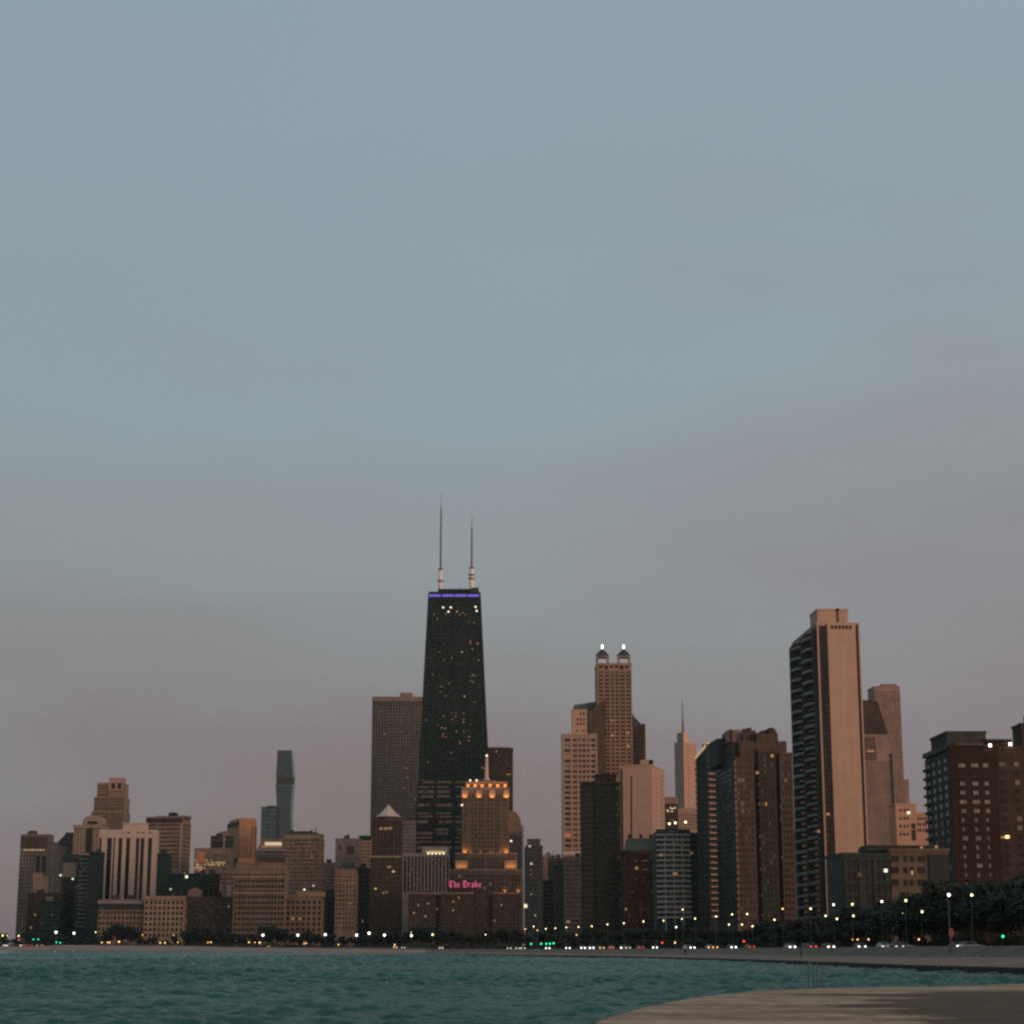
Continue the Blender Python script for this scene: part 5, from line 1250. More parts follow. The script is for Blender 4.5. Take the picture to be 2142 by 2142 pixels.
fine = sorted(set(list(np.linspace(-500, 2600, 125)) + ST_PX))
def row_pts(fn): return [fn(p) for p in fine]
edge_w = row_pts(lambda p: at(p, interp(p, ST_PX, Y_W), DW(p)))
def wob(p, a): return 1 + a * math.sin(p * 0.021) * math.sin(p * 0.0063 + 1)
def pt_edge(p):
    x, y, z = at(p, interp(p, ST_PX, Y_E), DW(p) * 1.004); return x, y, z
def pt_strip(p): return at(p, interp(p, ST_PX, Y_S), DW(p) * interp(p, ST_PX, M_S))
def pt_band(p): return at(p, interp(p, ST_PX, Y_B), DW(p) * interp(p, ST_PX, M_B))
def pt_road0(p):
    D = DW(p) * (interp(p, ST_PX, M_B) + 0.012); x, y, z = at(p, 1980, D); return x, y, road_z(p)
def pt_road1(p):
    D = road_d(p) * interp(p, [62, 400, 900], [1.02, 1.06, 1.13]); x, y, z = at(p, 1980, D); return x, y, road_z(p) + 0.05

def strip(rows, name, mat, kind='structure', flip=False):
    m = MB()
    for a, b in zip(rows[:-1], rows[1:]):
        for i in range(len(a) - 1): m.quad([a[i], a[i + 1], b[i + 1], b[i]])
    o = m.build(name, mat)
    if kind: o['kind'] = kind
    return o

def ground_mat(name, c1, c2, scale, rough=0.9, bump=0.0, c3=None):
    m, nt, N, L, b = new_mat(name)
    tc = N.new('ShaderNodeTexCoord')
    n1 = N.new('ShaderNodeTexNoise'); n1.inputs['Scale'].default_value = scale; n1.inputs['Detail'].default_value = 8; n1.inputs['Roughness'].default_value = 0.65
    L.new(tc.outputs['Object'], n1.inputs['Vector'])
    cr = N.new('ShaderNodeValToRGB')
    cr.color_ramp.elements[0].position = 0.35; cr.color_ramp.elements[1].position = 0.65
    cr.color_ramp.elements[0].color = (*c1, 1); cr.color_ramp.elements[1].color = (*c2, 1)
    L.new(n1.outputs['Fac'], cr.inputs['Fac']); L.new(cr.outputs['Color'], b.inputs['Base Color'])
    b.inputs['Roughness'].default_value = rough; b.inputs['Specular IOR Level'].default_value = 0.44
    if bump:
        bp = N.new('ShaderNodeBump'); bp.inputs['Strength'].default_value = bump; bp.inputs['Distance'].default_value = 0.05
        n2 = N.new('ShaderNodeTexNoise'); n2.inputs['Scale'].default_value = 3; n2.inputs['Detail'].default_value = 6
        L.new(tc.outputs['Object'], n2.inputs['Vector']); L.new(n2.outputs['Fac'], bp.inputs['Height']); L.new(bp.outputs['Normal'], b.inputs['Normal'])
    return m
SAND = ground_mat('beach_sand', (0.27, 0.155, 0.11), (0.35, 0.205, 0.15), 0.08)
PROM = ground_mat('promenade_concrete', (0.145, 0.092, 0.065), (0.22, 0.145, 0.104), 0.12)
BARR = ground_mat('barrier_concrete', (0.075, 0.056, 0.043), (0.125, 0.093, 0.073), 0.15)
GRASS = ground_mat('dark_grass', (0.018, 0.026, 0.014), (0.035, 0.045, 0.022), 0.2)
ASPH = ground_mat('asphalt', (0.035, 0.035, 0.035), (0.055, 0.054, 0.052), 0.4)

ib = fine.index(890)
A = lambda fn, lo=0, hi=None: [fn(p) for p in fine[lo:hi]]
# beach on the left
strip([[(x, y - 6, -0.6) for x, y, z in edge_w[:ib + 1]], A(pt_edge, 0, ib + 1), A(pt_strip, 0, ib + 1), A(pt_band, 0, ib + 1), A(pt_road0, 0, ib + 1)], 'beach', SAND)
# stepped seawall on the right, wet, its shade put into the dark colour
m = MB()
ps = fine[ib:]
def seawall_pts(p):
    x, y, z = pt_edge(p); w = at(p, interp(p, ST_PX, Y_W), DW(p))
    d = 1.0 / math.hypot(x, y)
    h = z
    out = []
    for k, (back, zz) in enumerate(((-1.2, -1.0), (-1.2, 0.22 * h), (-0.75, 0.22 * h), (-0.75, 0.55 * h), (-0.3, 0.55 * h), (-0.3, 0.97 * h), (0.6, h))):
        q = 1 + back * d
        out.append((w[0] * q * 1.002, w[1] * q * 1.002, zz))
    return out
sp = [seawall_pts(p) for p in ps]
for i in range(len(sp) - 1):
    for k in range(6): m.quad([sp[i][k], sp[i + 1][k], sp[i + 1][k + 1], sp[i][k + 1]])
sw = m.build('seawall', W['wetconc'])
tag(sw, 'long wet shaded stepped seawall along the waterline on the right', 'seawall')
top = [q[6] for q in sp]
pr_ = strip([top, [pt_strip(p) for p in ps]], 'promenade', PROM)
# retaining wall between promenade and road
m = MB()
a, b_ = [pt_strip(p) for p in ps], [pt_band(p) for p in ps]
for i in range(len(ps) - 1):
    m.quad([a[i], a[i + 1], b_[i + 1], b_[i]])
    q0 = pt_road0(ps[i]); q1 = pt_road0(ps[i + 1])
    m.quad([b_[i], b_[i + 1], (q1[0], q1[1], b_[i + 1][2] + 0.02), (q0[0], q0[1], b_[i][2] + 0.02)])
    m.quad([(q0[0], q0[1], b_[i][2] + 0.02), (q1[0], q1[1], b_[i + 1][2] + 0.02), (q1[0], q1[1], q1[2] - 0.3), (q0[0], q0[1], q0[2] - 0.3)])
rw = m.build('retaining_wall', BARR)
tag(rw, 'long sloping grey concrete retaining wall between the promenade and the road', 'wall')
strip([A(pt_road0), A(pt_road1)], 'road', ASPH)
def far(p, D, z):
    x, y, _ = at(p, 1980, D); return x, y, z
strip([A(pt_road1), [far(p, road_d(p) * interp(p, [62, 400, 900], [1.022, 1.065, 1.14]), road_z(p) + 0.2) for p in fine], [far(p, max(1470, road_d(p) * 1.3), 2.0) for p in fine], [far(p, 6000, 2.0) for p in fine]], 'ground', GRASS)

# near concrete platform at the bottom right
edge = [(1243, 2141), (1279, 2126), (1302.5, 2120.5), (1339, 2110), (1401, 2096.5), (1478, 2083.5), (1556, 2075.5), (1642, 2070.5), (1694, 2067.7), (1745, 2066), (1862, 2065), (1978, 2063), (2060, 2061), (2142, 2057.5), (2300, 2050)]
def catmull(pts, n=6):
    out = []
    for i in range(len(pts) - 1):
        p0, p1, p2, p3 = pts[max(i - 1, 0)], pts[i], pts[i + 1], pts[min(i + 2, len(pts) - 1)]
        for k in range(n):
            t = k / n
            out.append(tuple(0.5 * (2 * p1[c] + (p2[c] - p0[c]) * t + (2 * p0[c] - 5 * p1[c] + 4 * p2[c] - p3[c]) * t * t + (3 * p1[c] - p0[c] - 3 * p2[c] + p3[c]) * t ** 3) for c in (0, 1)))
    out.append(pts[-1]); return out
E3 = [at_z(px, py, 1.0) for px, py in catmull(edge)]
E3 = [(2.0, 22.0, 1.0), (4.2, 36.0, 1.0)] + E3
m = MB()
nrm = lambda i: (E3[min(i + 1, len(E3) - 1)][1] - E3[max(i - 1, 0)][1], -(E3[min(i + 1, len(E3) - 1)][0] - E3[max(i - 1, 0)][0]))
def off(i, d):
    nx, ny = nrm(i); l = math.hypot(nx, ny) or 1
    return E3[i][0] - nx / l * d, E3[i][1] - ny / l * d
prof = [(0.0, 1.0), (0.0, 0.80), (0.55, 0.78), (0.55, 0.5), (1.1, 0.48), (1.1, 0.2), (1.7, 0.18), (1.7, -0.8)]
ring_ = [[(*off(i, d), z) for d, z in prof] for i in range(len(E3))]
for i in range(len(E3) - 1):
    for k in range(len(prof) - 1): m.quad([ring_[i][k], ring_[i][k + 1], ring_[i + 1][k + 1], ring_[i + 1][k]], 1)
    a_, c_ = E3[i], E3[i + 1]
    # the deck, in long strips down to well behind the lower edge of the view
    m.quad([a_, c_, (max(c_[0], 60.0) + 30, min(c_[1], 90.0) * 0.6, 1.0), (max(a_[0], 60.0) + 30, min(a_[1], 90.0) * 0.6, 1.0)]) if False else None
deck = [(x, y) for x, y, z in E3] + [(80, 60), (80, -20), (-6, -20), (-4, 10)]
bmv = MB(); bmv.quad([(x, y, 1.0) for x, y in deck])
m.v_off = len(m.v); n0 = len(m.v); m.v += bmv.v; m.f += [tuple(n0 + i for i in f) for f in bmv.f]; m.m += [0]

def deck_mat():
    mt, nt, N, L, b = new_mat('worn_concrete_deck')
    tc = N.new('ShaderNodeTexCoord')
    n1 = N.new('ShaderNodeTexNoise'); n1.inputs['Scale'].default_value = 0.9; n1.inputs['Detail'].default_value = 8; n1.inputs['Roughness'].default_value = 0.7
    L.new(tc.outputs['Object'], n1.inputs['Vector'])
    mp = N.new('ShaderNodeMapping'); mp.inputs['Scale'].default_value = (0.09, 0.3, 1); mp.inputs['Rotation'].default_value = (0, 0, 0.12)
    L.new(tc.outputs['Object'], mp.inputs['Vector'])
    n2 = N.new('ShaderNodeTexNoise'); n2.inputs['Scale'].default_value = 1.0; n2.inputs['Detail'].default_value = 6; n2.inputs['Roughness'].default_value = 0.6
    L.new(mp.outputs['Vector'], n2.inputs['Vector'])
    c1 = N.new('ShaderNodeValToRGB')
    c1.color_ramp.elements[0].position = 0.41; c1.color_ramp.elements[1].position = 0.59
    c1.color_ramp.elements[0].color = (0.20, 0.118, 0.066, 1); c1.color_ramp.elements[1].color = (0.50, 0.335, 0.225, 1)
    ad = N.new('ShaderNodeMath'); ad.operation = 'MULTIPLY_ADD'; ad.inputs[1].default_value = 0.55
    L.new(n1.outputs['Fac'], ad.inputs[0])
    sc = N.new('ShaderNodeMath'); sc.operation = 'MULTIPLY'; sc.inputs[1].default_value = 0.45
    L.new(n2.outputs['Fac'], sc.inputs[0]); L.new(sc.outputs[0], ad.inputs[2]); L.new(ad.outputs[0], c1.inputs['Fac'])
    # damp dark patch on the right: starts around x = DX and breaks up along its edge
    sx = N.new('ShaderNodeSeparateXYZ'); L.new(tc.outputs['Object'], sx.inputs[0])
    mp2 = N.new('ShaderNodeMapping'); mp2.inputs['Scale'].default_value = (0.075, 0.20, 1)
    L.new(tc.outputs['Object'], mp2.inputs['Vector'])
    n3 = N.new('ShaderNodeTexNoise'); n3.inputs['Scale'].default_value = 1.0; n3.inputs['Detail'].default_value = 7; n3.inputs['Roughness'].default_value = 0.62
    L.new(mp2.outputs['Vector'], n3.inputs['Vector'])
    # line X - k*Y : patch right of it
    l1 = N.new('ShaderNodeMath'); l1.operation = 'MULTIPLY_ADD'; l1.inputs[1].default_value = -0.185; L.new(sx.outputs['Y'], l1.inputs[0]); L.new(sx.outputs['X'], l1.inputs[2])
    l2 = N.new('ShaderNodeMath'); l2.operation = 'MULTIPLY_ADD'; l2.inputs[1].default_value = 30.0; l2.inputs[2].default_value = -14.6; L.new(n3.outputs['Fac'], l2.inputs[0])
    l3 = N.new('ShaderNodeMath'); l3.operation = 'ADD'; L.new(l1.outputs[0], l3.inputs[0]); L.new(l2.outputs[0], l3.inputs[1])
    mr = N.new('ShaderNodeMapRange'); mr.inputs['From Min'].default_value = -0.35; mr.inputs['From Max'].default_value = 0.25
    L.new(l3.outputs[0], mr.inputs['Value'])
    # no patch within a strip along the lake edge
    mr2 = N.new('ShaderNodeMapRange'); mr2.inputs['From Min'].default_value = 96; mr2.inputs['From Max'].default_value = 90
    l4 = N.new('ShaderNodeMath'); l4.operation = 'MULTIPLY_ADD'; l4.inputs[1].default_value = 6; L.new(n1.outputs['Fac'], l4.inputs[0]); L.new(sx.outputs['Y'], l4.inputs[2])
    L.new(l4.outputs[0], mr2.inputs['Value'])
    mu = N.new('ShaderNodeMath'); mu.operation = 'MULTIPLY'; L.new(mr.outputs[0], mu.inputs[0]); L.new(mr2.outputs[0], mu.inputs[1])
    c2 = N.new('ShaderNodeValToRGB')
    c2.color_ramp.elements[0].position = 0.35; c2.color_ramp.elements[1].position = 0.7
    c2.color_ramp.elements[0].color = (0.062, 0.036, 0.020, 1); c2.color_ramp.elements[1].color = (0.150, 0.093, 0.058, 1)
    L.new(ad.outputs[0], c2.inputs['Fac'])
    mx = N.new('ShaderNodeMix'); mx.data_type = 'RGBA'
    L.new(mu.outputs[0], mx.inputs['Factor']); L.new(c1.outputs['Color'], mx.inputs['A']); L.new(c2.outputs['Color'], mx.inputs['B'])
    L.new(mx.outputs['Result'], b.inputs['Base Color'])
    rr = N.new('ShaderNodeMapRange'); rr.inputs['To Min'].default_value = 0.85; rr.inputs['To Max'].default_value = 0.9
    L.new(mu.outputs[0], rr.inputs['Value']); L.new(rr.outputs[0], b.inputs['Roughness'])
    b.inputs['Specular IOR Level'].default_value = 0.2
    bp = N.new('ShaderNodeBump'); bp.inputs['Strength'].default_value = 0.4; bp.inputs['Distance'].default_value = 0.03
    L.new(n1.outputs['Fac'], bp.inputs['Height']); L.new(bp.outputs['Normal'], b.inputs['Normal'])
    return mt
dk = m.build('pavement', [deck_mat(), W['wetconc']])
dk['kind'] = 'structure'

# ------------------------------------------------------------------ lake
def lake():
    r = np.concatenate([np.geomspace(24, 62, 80)[:-1], np.geomspace(62, 750, 1750)[:-1], np.geomspace(750, 2600, 150)])
    NR, NC = len(r), 900
    t = np.linspace(-0.42, 0.42, NC)
    Y = np.repeat(r[:, None], NC, 1); X = Y * t[None, :]
    dr = np.gradient(r)[:, None]; dc = (r * (t[1] - t[0]))[:, None]
    Zs = np.zeros_like(X)
    g = np.random.default_rng(4)
    for i in range(110):
        lam = 0.5 * (5.0 / 0.5) ** g.random()
        ang = R(-62) + g.normal() * 0.55                   # waves running towards the shore on the left
        kx, ky = math.cos(ang) * 2 * math.pi / lam, math.sin(ang) * 2 * math.pi / lam
        amp = 0.0125 * lam ** 0.85 * (0.5 + g.random())
        fade = np.clip((lam / np.maximum(dr * abs(math.sin(ang)) + 1e-3, dc * abs(math.cos(ang)) + 1e-3) - 2.0) / 2.5, 0, 1)
        ph = kx * X + ky * Y + g.random() * 6.28
        Zs += fade * amp * (np.sin(ph) + 0.28 * np.sin(2 * ph + 1.2))
    gust = 0.75 + 0.35 * np.sin(X * 0.03 + Y * 0.017) * np.sin(X * 0.011 - Y * 0.023 + 1)
    Zs *= gust
    V = np.stack([X, Y, Zs], -1).reshape(-1, 3).astype(np.float32)
    idx = np.arange(NR * NC).reshape(NR, NC)
    q = np.stack([idx[:-1, :-1], idx[:-1, 1:], idx[1:, 1:], idx[1:, :-1]], -1).reshape(-1, 4)
    me = bpy.data.meshes.new('lake')
    me.vertices.add(len(V)); me.vertices.foreach_set('co', V.ravel())
    me.loops.add(q.size); me.loops.foreach_set('vertex_index', q.ravel().astype(np.int32))
    me.polygons.add(len(q)); me.polygons.foreach_set('loop_start', np.arange(0, q.size, 4, dtype=np.int32))
    me.polygons.foreach_set('use_smooth', np.ones(len(q), dtype=bool))
    me.update(calc_edges=True)
    mt, nt, N, L, b = new_mat('lake_water')
    tc = N.new('ShaderNodeTexCoord')
    n1 = N.new('ShaderNodeTexNoise'); n1.inputs['Scale'].default_value = 0.035; n1.inputs['Detail'].default_value = 4
    L.new(tc.outputs['Object'], n1.inputs['Vector'])
    cr = N.new('ShaderNodeValToRGB'); cr.color_ramp.elements[0].position = 0.35; cr.color_ramp.elements[1].position = 0.65
    cr.color_ramp.elements[0].color = (0.007, 0.072, 0.050, 1); cr.color_ramp.elements[1].color = (0.022, 0.112, 0.084, 1)
    L.new(n1.outputs['Fac'], cr.inputs['Fac']); L.new(cr.outputs['Color'], b.inputs['Base Color'])
    b.inputs['Roughness'].default_value = 0.18; b.inputs['IOR'].default_value = 1.33; b.inputs['Specular IOR Level'].default_value = 0.2
    mp = N.new('ShaderNodeMapping'); mp.inputs['Rotation'].default_value = (0, 0, R(28)); mp.inputs['Scale'].default_value = (1.0, 2.2, 1)
    L.new(tc.outputs['Object'], mp.inputs['Vector'])
    n2 = N.new('ShaderNodeTexNoise'); n2.inputs['Scale'].default_value = 1.1; n2.inputs['Detail'].default_value = 7; n2.inputs['Roughness'].default_value = 0.68
    L.new(mp.outputs['Vector'], n2.inputs['Vector'])
    bp = N.new('ShaderNodeBump'); bp.inputs['Strength'].default_value = 1.0; bp.inputs['Distance'].default_value = 0.22
    L.new(n2.outputs['Fac'], bp.inputs['Height']); L.new(bp.outputs['Normal'], b.inputs['Normal'])
    me.materials.append(mt)
    o = bpy.data.objects.new('water', me); COL.objects.link(o); o['kind'] = 'structure'
lake()

# ------------------------------------------------------------------ trees of the lakefront park
LEAF = []
for nm, c1, c2 in (('leaf_dark', (0.008, 0.019, 0.014), (0.020, 0.038, 0.025)), ('leaf_olive', (0.011, 0.019, 0.012), (0.026, 0.036, 0.022))):
    LEAF.append(ground_mat(nm, c1, c2, 0.9, rough=0.8))
def make_tree(seed, Ht, spread, leaves, leaf, nlobe):
    g = random.Random(seed)
    from mathutils import Vector
    t = MB()
    fork = Ht * 0.3
    t.tube([(0, 0, -0.5), (0.05, 0.03, fork * 0.6), (0.1, 0.0, fork)], [Ht * 0.028, Ht * 0.022, Ht * 0.019], 7)
    lobes = []
    for i in range(nlobe):
        a = 6.283 * i / nlobe + g.random() * 0.8; rr = spread * (0.25 + 0.55 * g.random()); z = Ht * (0.42 + 0.46 * g.random())
        c = Vector((math.cos(a) * rr, math.sin(a) * rr, z)); lobes.append((c, Ht * (0.13 + 0.09 * g.random())))
        t.tube([(0.1, 0, fork * 0.95), tuple(c * 0.55 + Vector((0, 0, fork * 0.4))), tuple(c)], [Ht * 0.013, Ht * 0.008, Ht * 0.003], 5)
    lobes.append((Vector((0.2 * g.random(), 0, Ht * 0.86)), Ht * 0.14)); lobes.append((Vector((0, 0, Ht * 0.6)), Ht * 0.2))
    cm = MB()
    for i in range(leaves):
        c, r = lobes[g.randrange(len(lobes))]
        d = Vector((g.gauss(0, 1), g.gauss(0, 1), g.gauss(0, 1))).normalized() * r * (0.45 + 0.65 * g.random() ** 0.6)
        d.z *= 0.85
        p = c + d
        s = leaf * (0.6 + 0.8 * g.random())
        n = (d.normalized() + Vector((g.gauss(0, .5), g.gauss(0, .5), g.gauss(0, .5)))).normalized()
        u = n.cross(Vector((0, 0, 1))).normalized(); v = n.cross(u)
        rot = g.random() * 3.14; u, v = u * math.cos(rot) + v * math.sin(rot), v * math.cos(rot) - u * math.sin(rot)
        cm.quad([p - u * s, p - v * s * 0.6, p + u * s, p + v * s * 0.6])
    e = empty('tree', (0, 0, 0))
    t.build('trunk', W['bark'], e); cm.build('crown', LEAF[seed % 2], e)
    return e
PROTO = [make_tree(1, 9.0, 4.2, 1500, 0.42, 9), make_tree(2, 11.0, 4.8, 1700, 0.46, 10), make_tree(3, 8.0, 3.4, 1300, 0.40, 8), make_tree(4, 13.0, 5.6, 2000, 0.5, 11)]
PH = [9.0, 11.0, 8.0, 13.0]
first_used = [False] * 4
REGIONS = [(-60, 34, 'dark bushy tree beyond the left end of the skyline', 'trees beyond the far left tower'),
           (34, 200, 'dark park tree behind the road below the far left towers', 'trees below the far left towers'),
           (200, 490, 'dark park tree before the brown lakefront houses on the left', 'trees before the brown lakefront houses'),
           (490, 700, 'dark park tree before the two tan lakefront houses', 'trees before the tan lakefront houses'),
           (700, 850, 'dark park tree before the white pyramid roofed tower', 'trees before the white roofed tower'),
           (850, 1095, 'dark park tree before the hotel with the pink sign', 'trees before the hotel'),
           (1095, 1300, 'dark park tree before the dark olive glass tower and its left neighbours', 'trees before the dark olive tower'),
           (1300, 1500, 'dark park tree before the curved white banded block', 'trees before the curved block'),
           (1500, 1690, 'dark park tree before the broad brown stepped tower', 'trees before the stepped tower'),
           (1690, 1880, 'dark park tree before the tan panelled tower and low glass block', 'trees before the panelled tower'),
           (1880, 2300, 'tall black green park tree before the red brick apartment block', 'trees before the red brick block')]
TOPX = [-60, 0, 15, 33, 40, 60, 100, 150, 200, 225, 250, 275, 300, 340, 380, 420, 460, 500, 530, 556, 580, 620, 680, 720, 780, 850, 880, 920, 960, 1000, 1030, 1060, 1090, 1110, 1160, 1250, 1350, 1430, 1500, 1560, 1640, 1700, 1760, 1800, 1860, 1900, 1950, 2000, 2060, 2142, 2300]
TOPY = [1940, 1943, 1946, 1962, 1953, 1946, 1950, 1955, 1957, 1945, 1924, 1938, 1955, 1960, 1945, 1938, 1942, 1955, 1945, 1927, 1938, 1944, 1948, 1950, 1952, 1944, 1934, 1938, 1944, 1950, 1940, 1936, 1940, 1945, 1944, 1938, 1934, 1926, 1920, 1925, 1917, 1916, 1903, 1889, 1873, 1857, 1844, 1838, 1833, 1830, 1826]
tr = random.Random(21)
def place_tree(px, topy, D, zb):
    k = tr.choice((0, 1, 2, 3))
    zt = at(px, topy, D)[2]
    hgt = max(3.2, zt - zb)
    if first_used[k]: e = copy_tree(PROTO[k])
    else: e = PROTO[k]; first_used[k] = True
    x, y, _ = at(px, 1980, D)
    s = hgt / PH[k]
    w_ = min(max(s, 0.75) * tr.uniform(0.95, 1.25), s * 1.7)
    e.location = (x, y, zb); e.scale = (w_, w_, s); e.rotation_euler = (0, 0, tr.random() * 6.28)
    for lo, hi, lab, grp in REGIONS:
        if lo <= px < hi: tag(e, lab, 'tree', grp)
px = -40.0
while px < 2230:
    D0 = max(road_d(px) * 1.17, 260) if px > 900 else min(max(road_d(px) * 1.06, 1390), 1446)
    top = interp(px, TOPX, TOPY) + tr.choice((0, 0, 0, 4, 9, 16) if px > 1100 else (0, 0, 2, 5))
    zb = road_z(px) + 0.1
    right = px > 1100
    place_tree(px, top + tr.uniform(0, 5 if not right else 9), D0 * (tr.uniform(1.0, 1.06) if px > 900 else tr.uniform(1.0, 1.005)), zb)
    place_tree(px + tr.uniform(4, 12), top + (8 if not right else 14) + tr.uniform(0, 8), D0 * (tr.uniform(1.09, 1.16) if px > 900 else tr.uniform(1.007, 1.013)), zb)
    if right: place_tree(px + tr.uniform(-8, 8), top + 26 + tr.uniform(0, 12), D0 * tr.uniform(0.97, 0.99), zb)
    if px > 1600: place_tree(px + tr.uniform(-8, 8), top + 6 + tr.uniform(0, 14), D0 * tr.uniform(1.2, 1.3), zb)
    px += tr.uniform(19, 27) if not right else tr.uniform(26, 36)
# low hedge mass under the trees
hm = MB(); hr = random.Random(8)
for q in range(9000):
    p_ = hr.uniform(-60, 2300); D = max(road_d(p_) * hr.uniform(1.15, 1.2), 250) if p_ > 900 else min(max(road_d(p_) * 1.05, 1385), 1446) + hr.uniform(-4, 4)
    hx, hy, _ = at(p_, 1980, D); hz = road_z(p_) + 0.1 + (2.2 + 1.6 * math.sin(p_ * 0.13) * math.sin(p_ * 0.031)) * hr.random()
    s = 0.55 * hr.uniform(0.7, 1.3); a = hr.random() * 3.14; tl = hr.uniform(-0.5, 0.5)
    u = (math.cos(a) * s, math.sin(a) * s, tl * s)
    hm.quad([(hx - u[0], hy - u[1], hz - u[2]), (hx + 0.2 * s, hy, hz - s * 0.8), (hx + u[0], hy + u[1], hz + u[2]), (hx - 0.2 * s, hy, hz + s * 0.8)])
hd = hm.build('undergrowth', LEAF[0]); tag(hd, 'dark low undergrowth under the park trees behind the road', 'undergrowth', kind='stuff')

# ------------------------------------------------------------------ helpers for the labels of lamps and cars
def behind(px):
    best = None
    for b in BUILDINGS:
        if b.px[0] - 2 <= px <= b.px[1] + 2 and (best is None or b.D < best.D): best = b
    if best is None: best = min(BUILDINGS, key=lambda b: min(abs(b.px[0] - px), abs(b.px[1] - px)))
    return best.short
ORD = ['first', 'second', 'third', 'fourth', 'fifth', 'sixth', 'seventh', 'eighth', 'ninth', 'tenth']
NUM = ['zero', 'one', 'two', 'three', 'four', 'five', 'six', 'seven', 'eight', 'nine', 'ten']
def label_row(items, what, cat, group, plural):
    """items: (object, px). Each label names what stands behind; several before the same thing are counted from the left"""
    by = {}
    for o, px in items: by.setdefault(behind(px), []).append((px, o))
    for sh, l in by.items():
        l.sort(key=lambda q: q[0])
        for i, (px, o) in enumerate(l):
            if len(l) == 1: t = '%s before the %s' % (what, sh)
            elif len(l) == 2: t = '%s %s before the %s' % (('left', 'right')[i], what, sh)
            else: t = '%s from left of %s before the %s' % (ORD[i], plural, sh)
            tag(o, t, cat, group)

# ------------------------------------------------------------------ street lamps
def lamp_proto(name, hgt, rad, glow):
    e = empty(name, (0, 0, 0))
    m = MB(); m.lathe(0, 0, [(0.28, 0), (0.28, 0.35), (0.11, 0.5), (0.08, hgt - 0.5)], 8); m.build('pole', W['pole'], e)
    m = MB(); m.tube([(0, 0, hgt - 0.8), (0, -0.35, hgt - 0.25), (0, -0.6, hgt + rad * 0.95)], 0.06, 6)
    m.lathe(0, -0.6, [(rad * 0.75, hgt + rad * 0.9), (rad * 0.5, hgt + rad * 1.15), (0.05, hgt + rad * 1.3)], 8); m.build('lamp_arm', W['pole'], e)
    m = MB(); m.lathe(0, -0.6, [(rad * 0.25, hgt - rad), (rad * 0.8, hgt - rad * 0.6), (rad, hgt), (rad * 0.8, hgt + rad * 0.6), (rad * 0.3, hgt + rad * 0.9)], 10); m.build('lamp_globe', glow, e)
    return e
LP = [(1161.7, 1941.6, 'y', 2.2), (1184.7, 1940, 'y', 2), (1210, 1939, 'y', 1.8), (1238, 1937.5, 'y', 2.6), (1270.6, 1933.8, 'y', 2.9), (1305, 1931, 'y', 3), (1346, 1927.4, 'y', 3.3), (1388, 1925.8, 'y', 2.9),
      (1426.7, 1922, 'y', 3), (1454, 1921.4, 'y', 2.3), (1498, 1917, 'y', 2.9), (1531.5, 1912.6, 'y', 3.3), (1563, 1912, 'y', 2.6), (1414.5, 1939.3, 'w', 3.5), (1525, 1934, 'y', 2.0), (1552, 1934, 'y', 2.8),
      (1574, 1937.5, 'y', 2), (1620, 1924, 'y', 3), (1637, 1901, 'o', 2.2), (1428, 1902.5, 'y', 2), (1695.6, 1900.7, 'y', 2.9), (1743.7, 1892.4, 'w', 3.7), (1783, 1891.6, 'y', 2.3), (1844.6, 1885.7, 'w', 2.9),
      (1894.8, 1883.6, 'y', 2.3), (1929, 1907, 'y', 2.6), (2029.7, 1906, 'w', 3.3), (2032.7, 1872, 'y', 2.6), (2136.8, 1892.4, 'w', 3.0), (1727, 1915.7, 'y', 2.4), (1750.7, 1922, 'y', 2.4), (1785, 1915.7, 'y', 1.8),
      (1856.5, 1920.4, 'y', 2.6), (1888.6, 1912, 'o', 1.6), (1984.8, 1872, 'w', 5.0),
      (623, 1956, 'w', 3.6), (680.5, 1955, 'w', 3.6), (746, 1956, 'w', 3.6), (772, 1952, 'w', 4.0), (804, 1956, 'w', 3.6), (860.6, 1957, 'w', 3.2), (905, 1955, 'y', 2.8), (1015.6, 1955, 'y', 1.5), (550, 1956, 'w', 3.8),
      (1116.5, 1938, 'y', 2.4), (1141.7, 1943, 'y', 2.1), (117.2, 1950, 'w', 3.8), (154.7, 1952, 'w', 3.4), (200, 1950, 'y', 1.6), (39, 1957.6, 'y', 2), (5.6, 1957, 'y', 2.2), (1098.7, 1943.5, 'o', 2.0), (1124, 1946, 'o', 2.4),
      (1206, 1955.7, 'o', 1.5), (860, 1950.5, 'o', 1.5), (298, 1955.5, 'o', 1.3), (363, 1956, 'o', 1.3), (15, 1957.5, 'y', 1.4)]
LOW = [(1784, 1965.3, 2.2), (1794, 1965.3, 2.2), (1816.7, 1965, 2.6), (1922, 1965, 2.6), (543, 1971.6, 3.0), (533.5, 1971.5, 1.8), (521, 1971, 2.4), (435, 1971.5, 2.0), (441, 1971, 2.2), (372, 1971, 1.8), (345, 1972, 2.4), (335, 1972, 2.4), (249, 1970, 3.0), (229, 1971.5, 2.4), (225, 1971.5, 2.0), (213, 1971.5, 2.2), (640, 1973, 2.2), (636, 1974, 1.8), (708, 1976, 2.0), (825.5, 1976.5, 2.4)]
GL = {'y': E['lampy'], 'w': E['lampw'], 'o': E['lampo']}
lamps = []
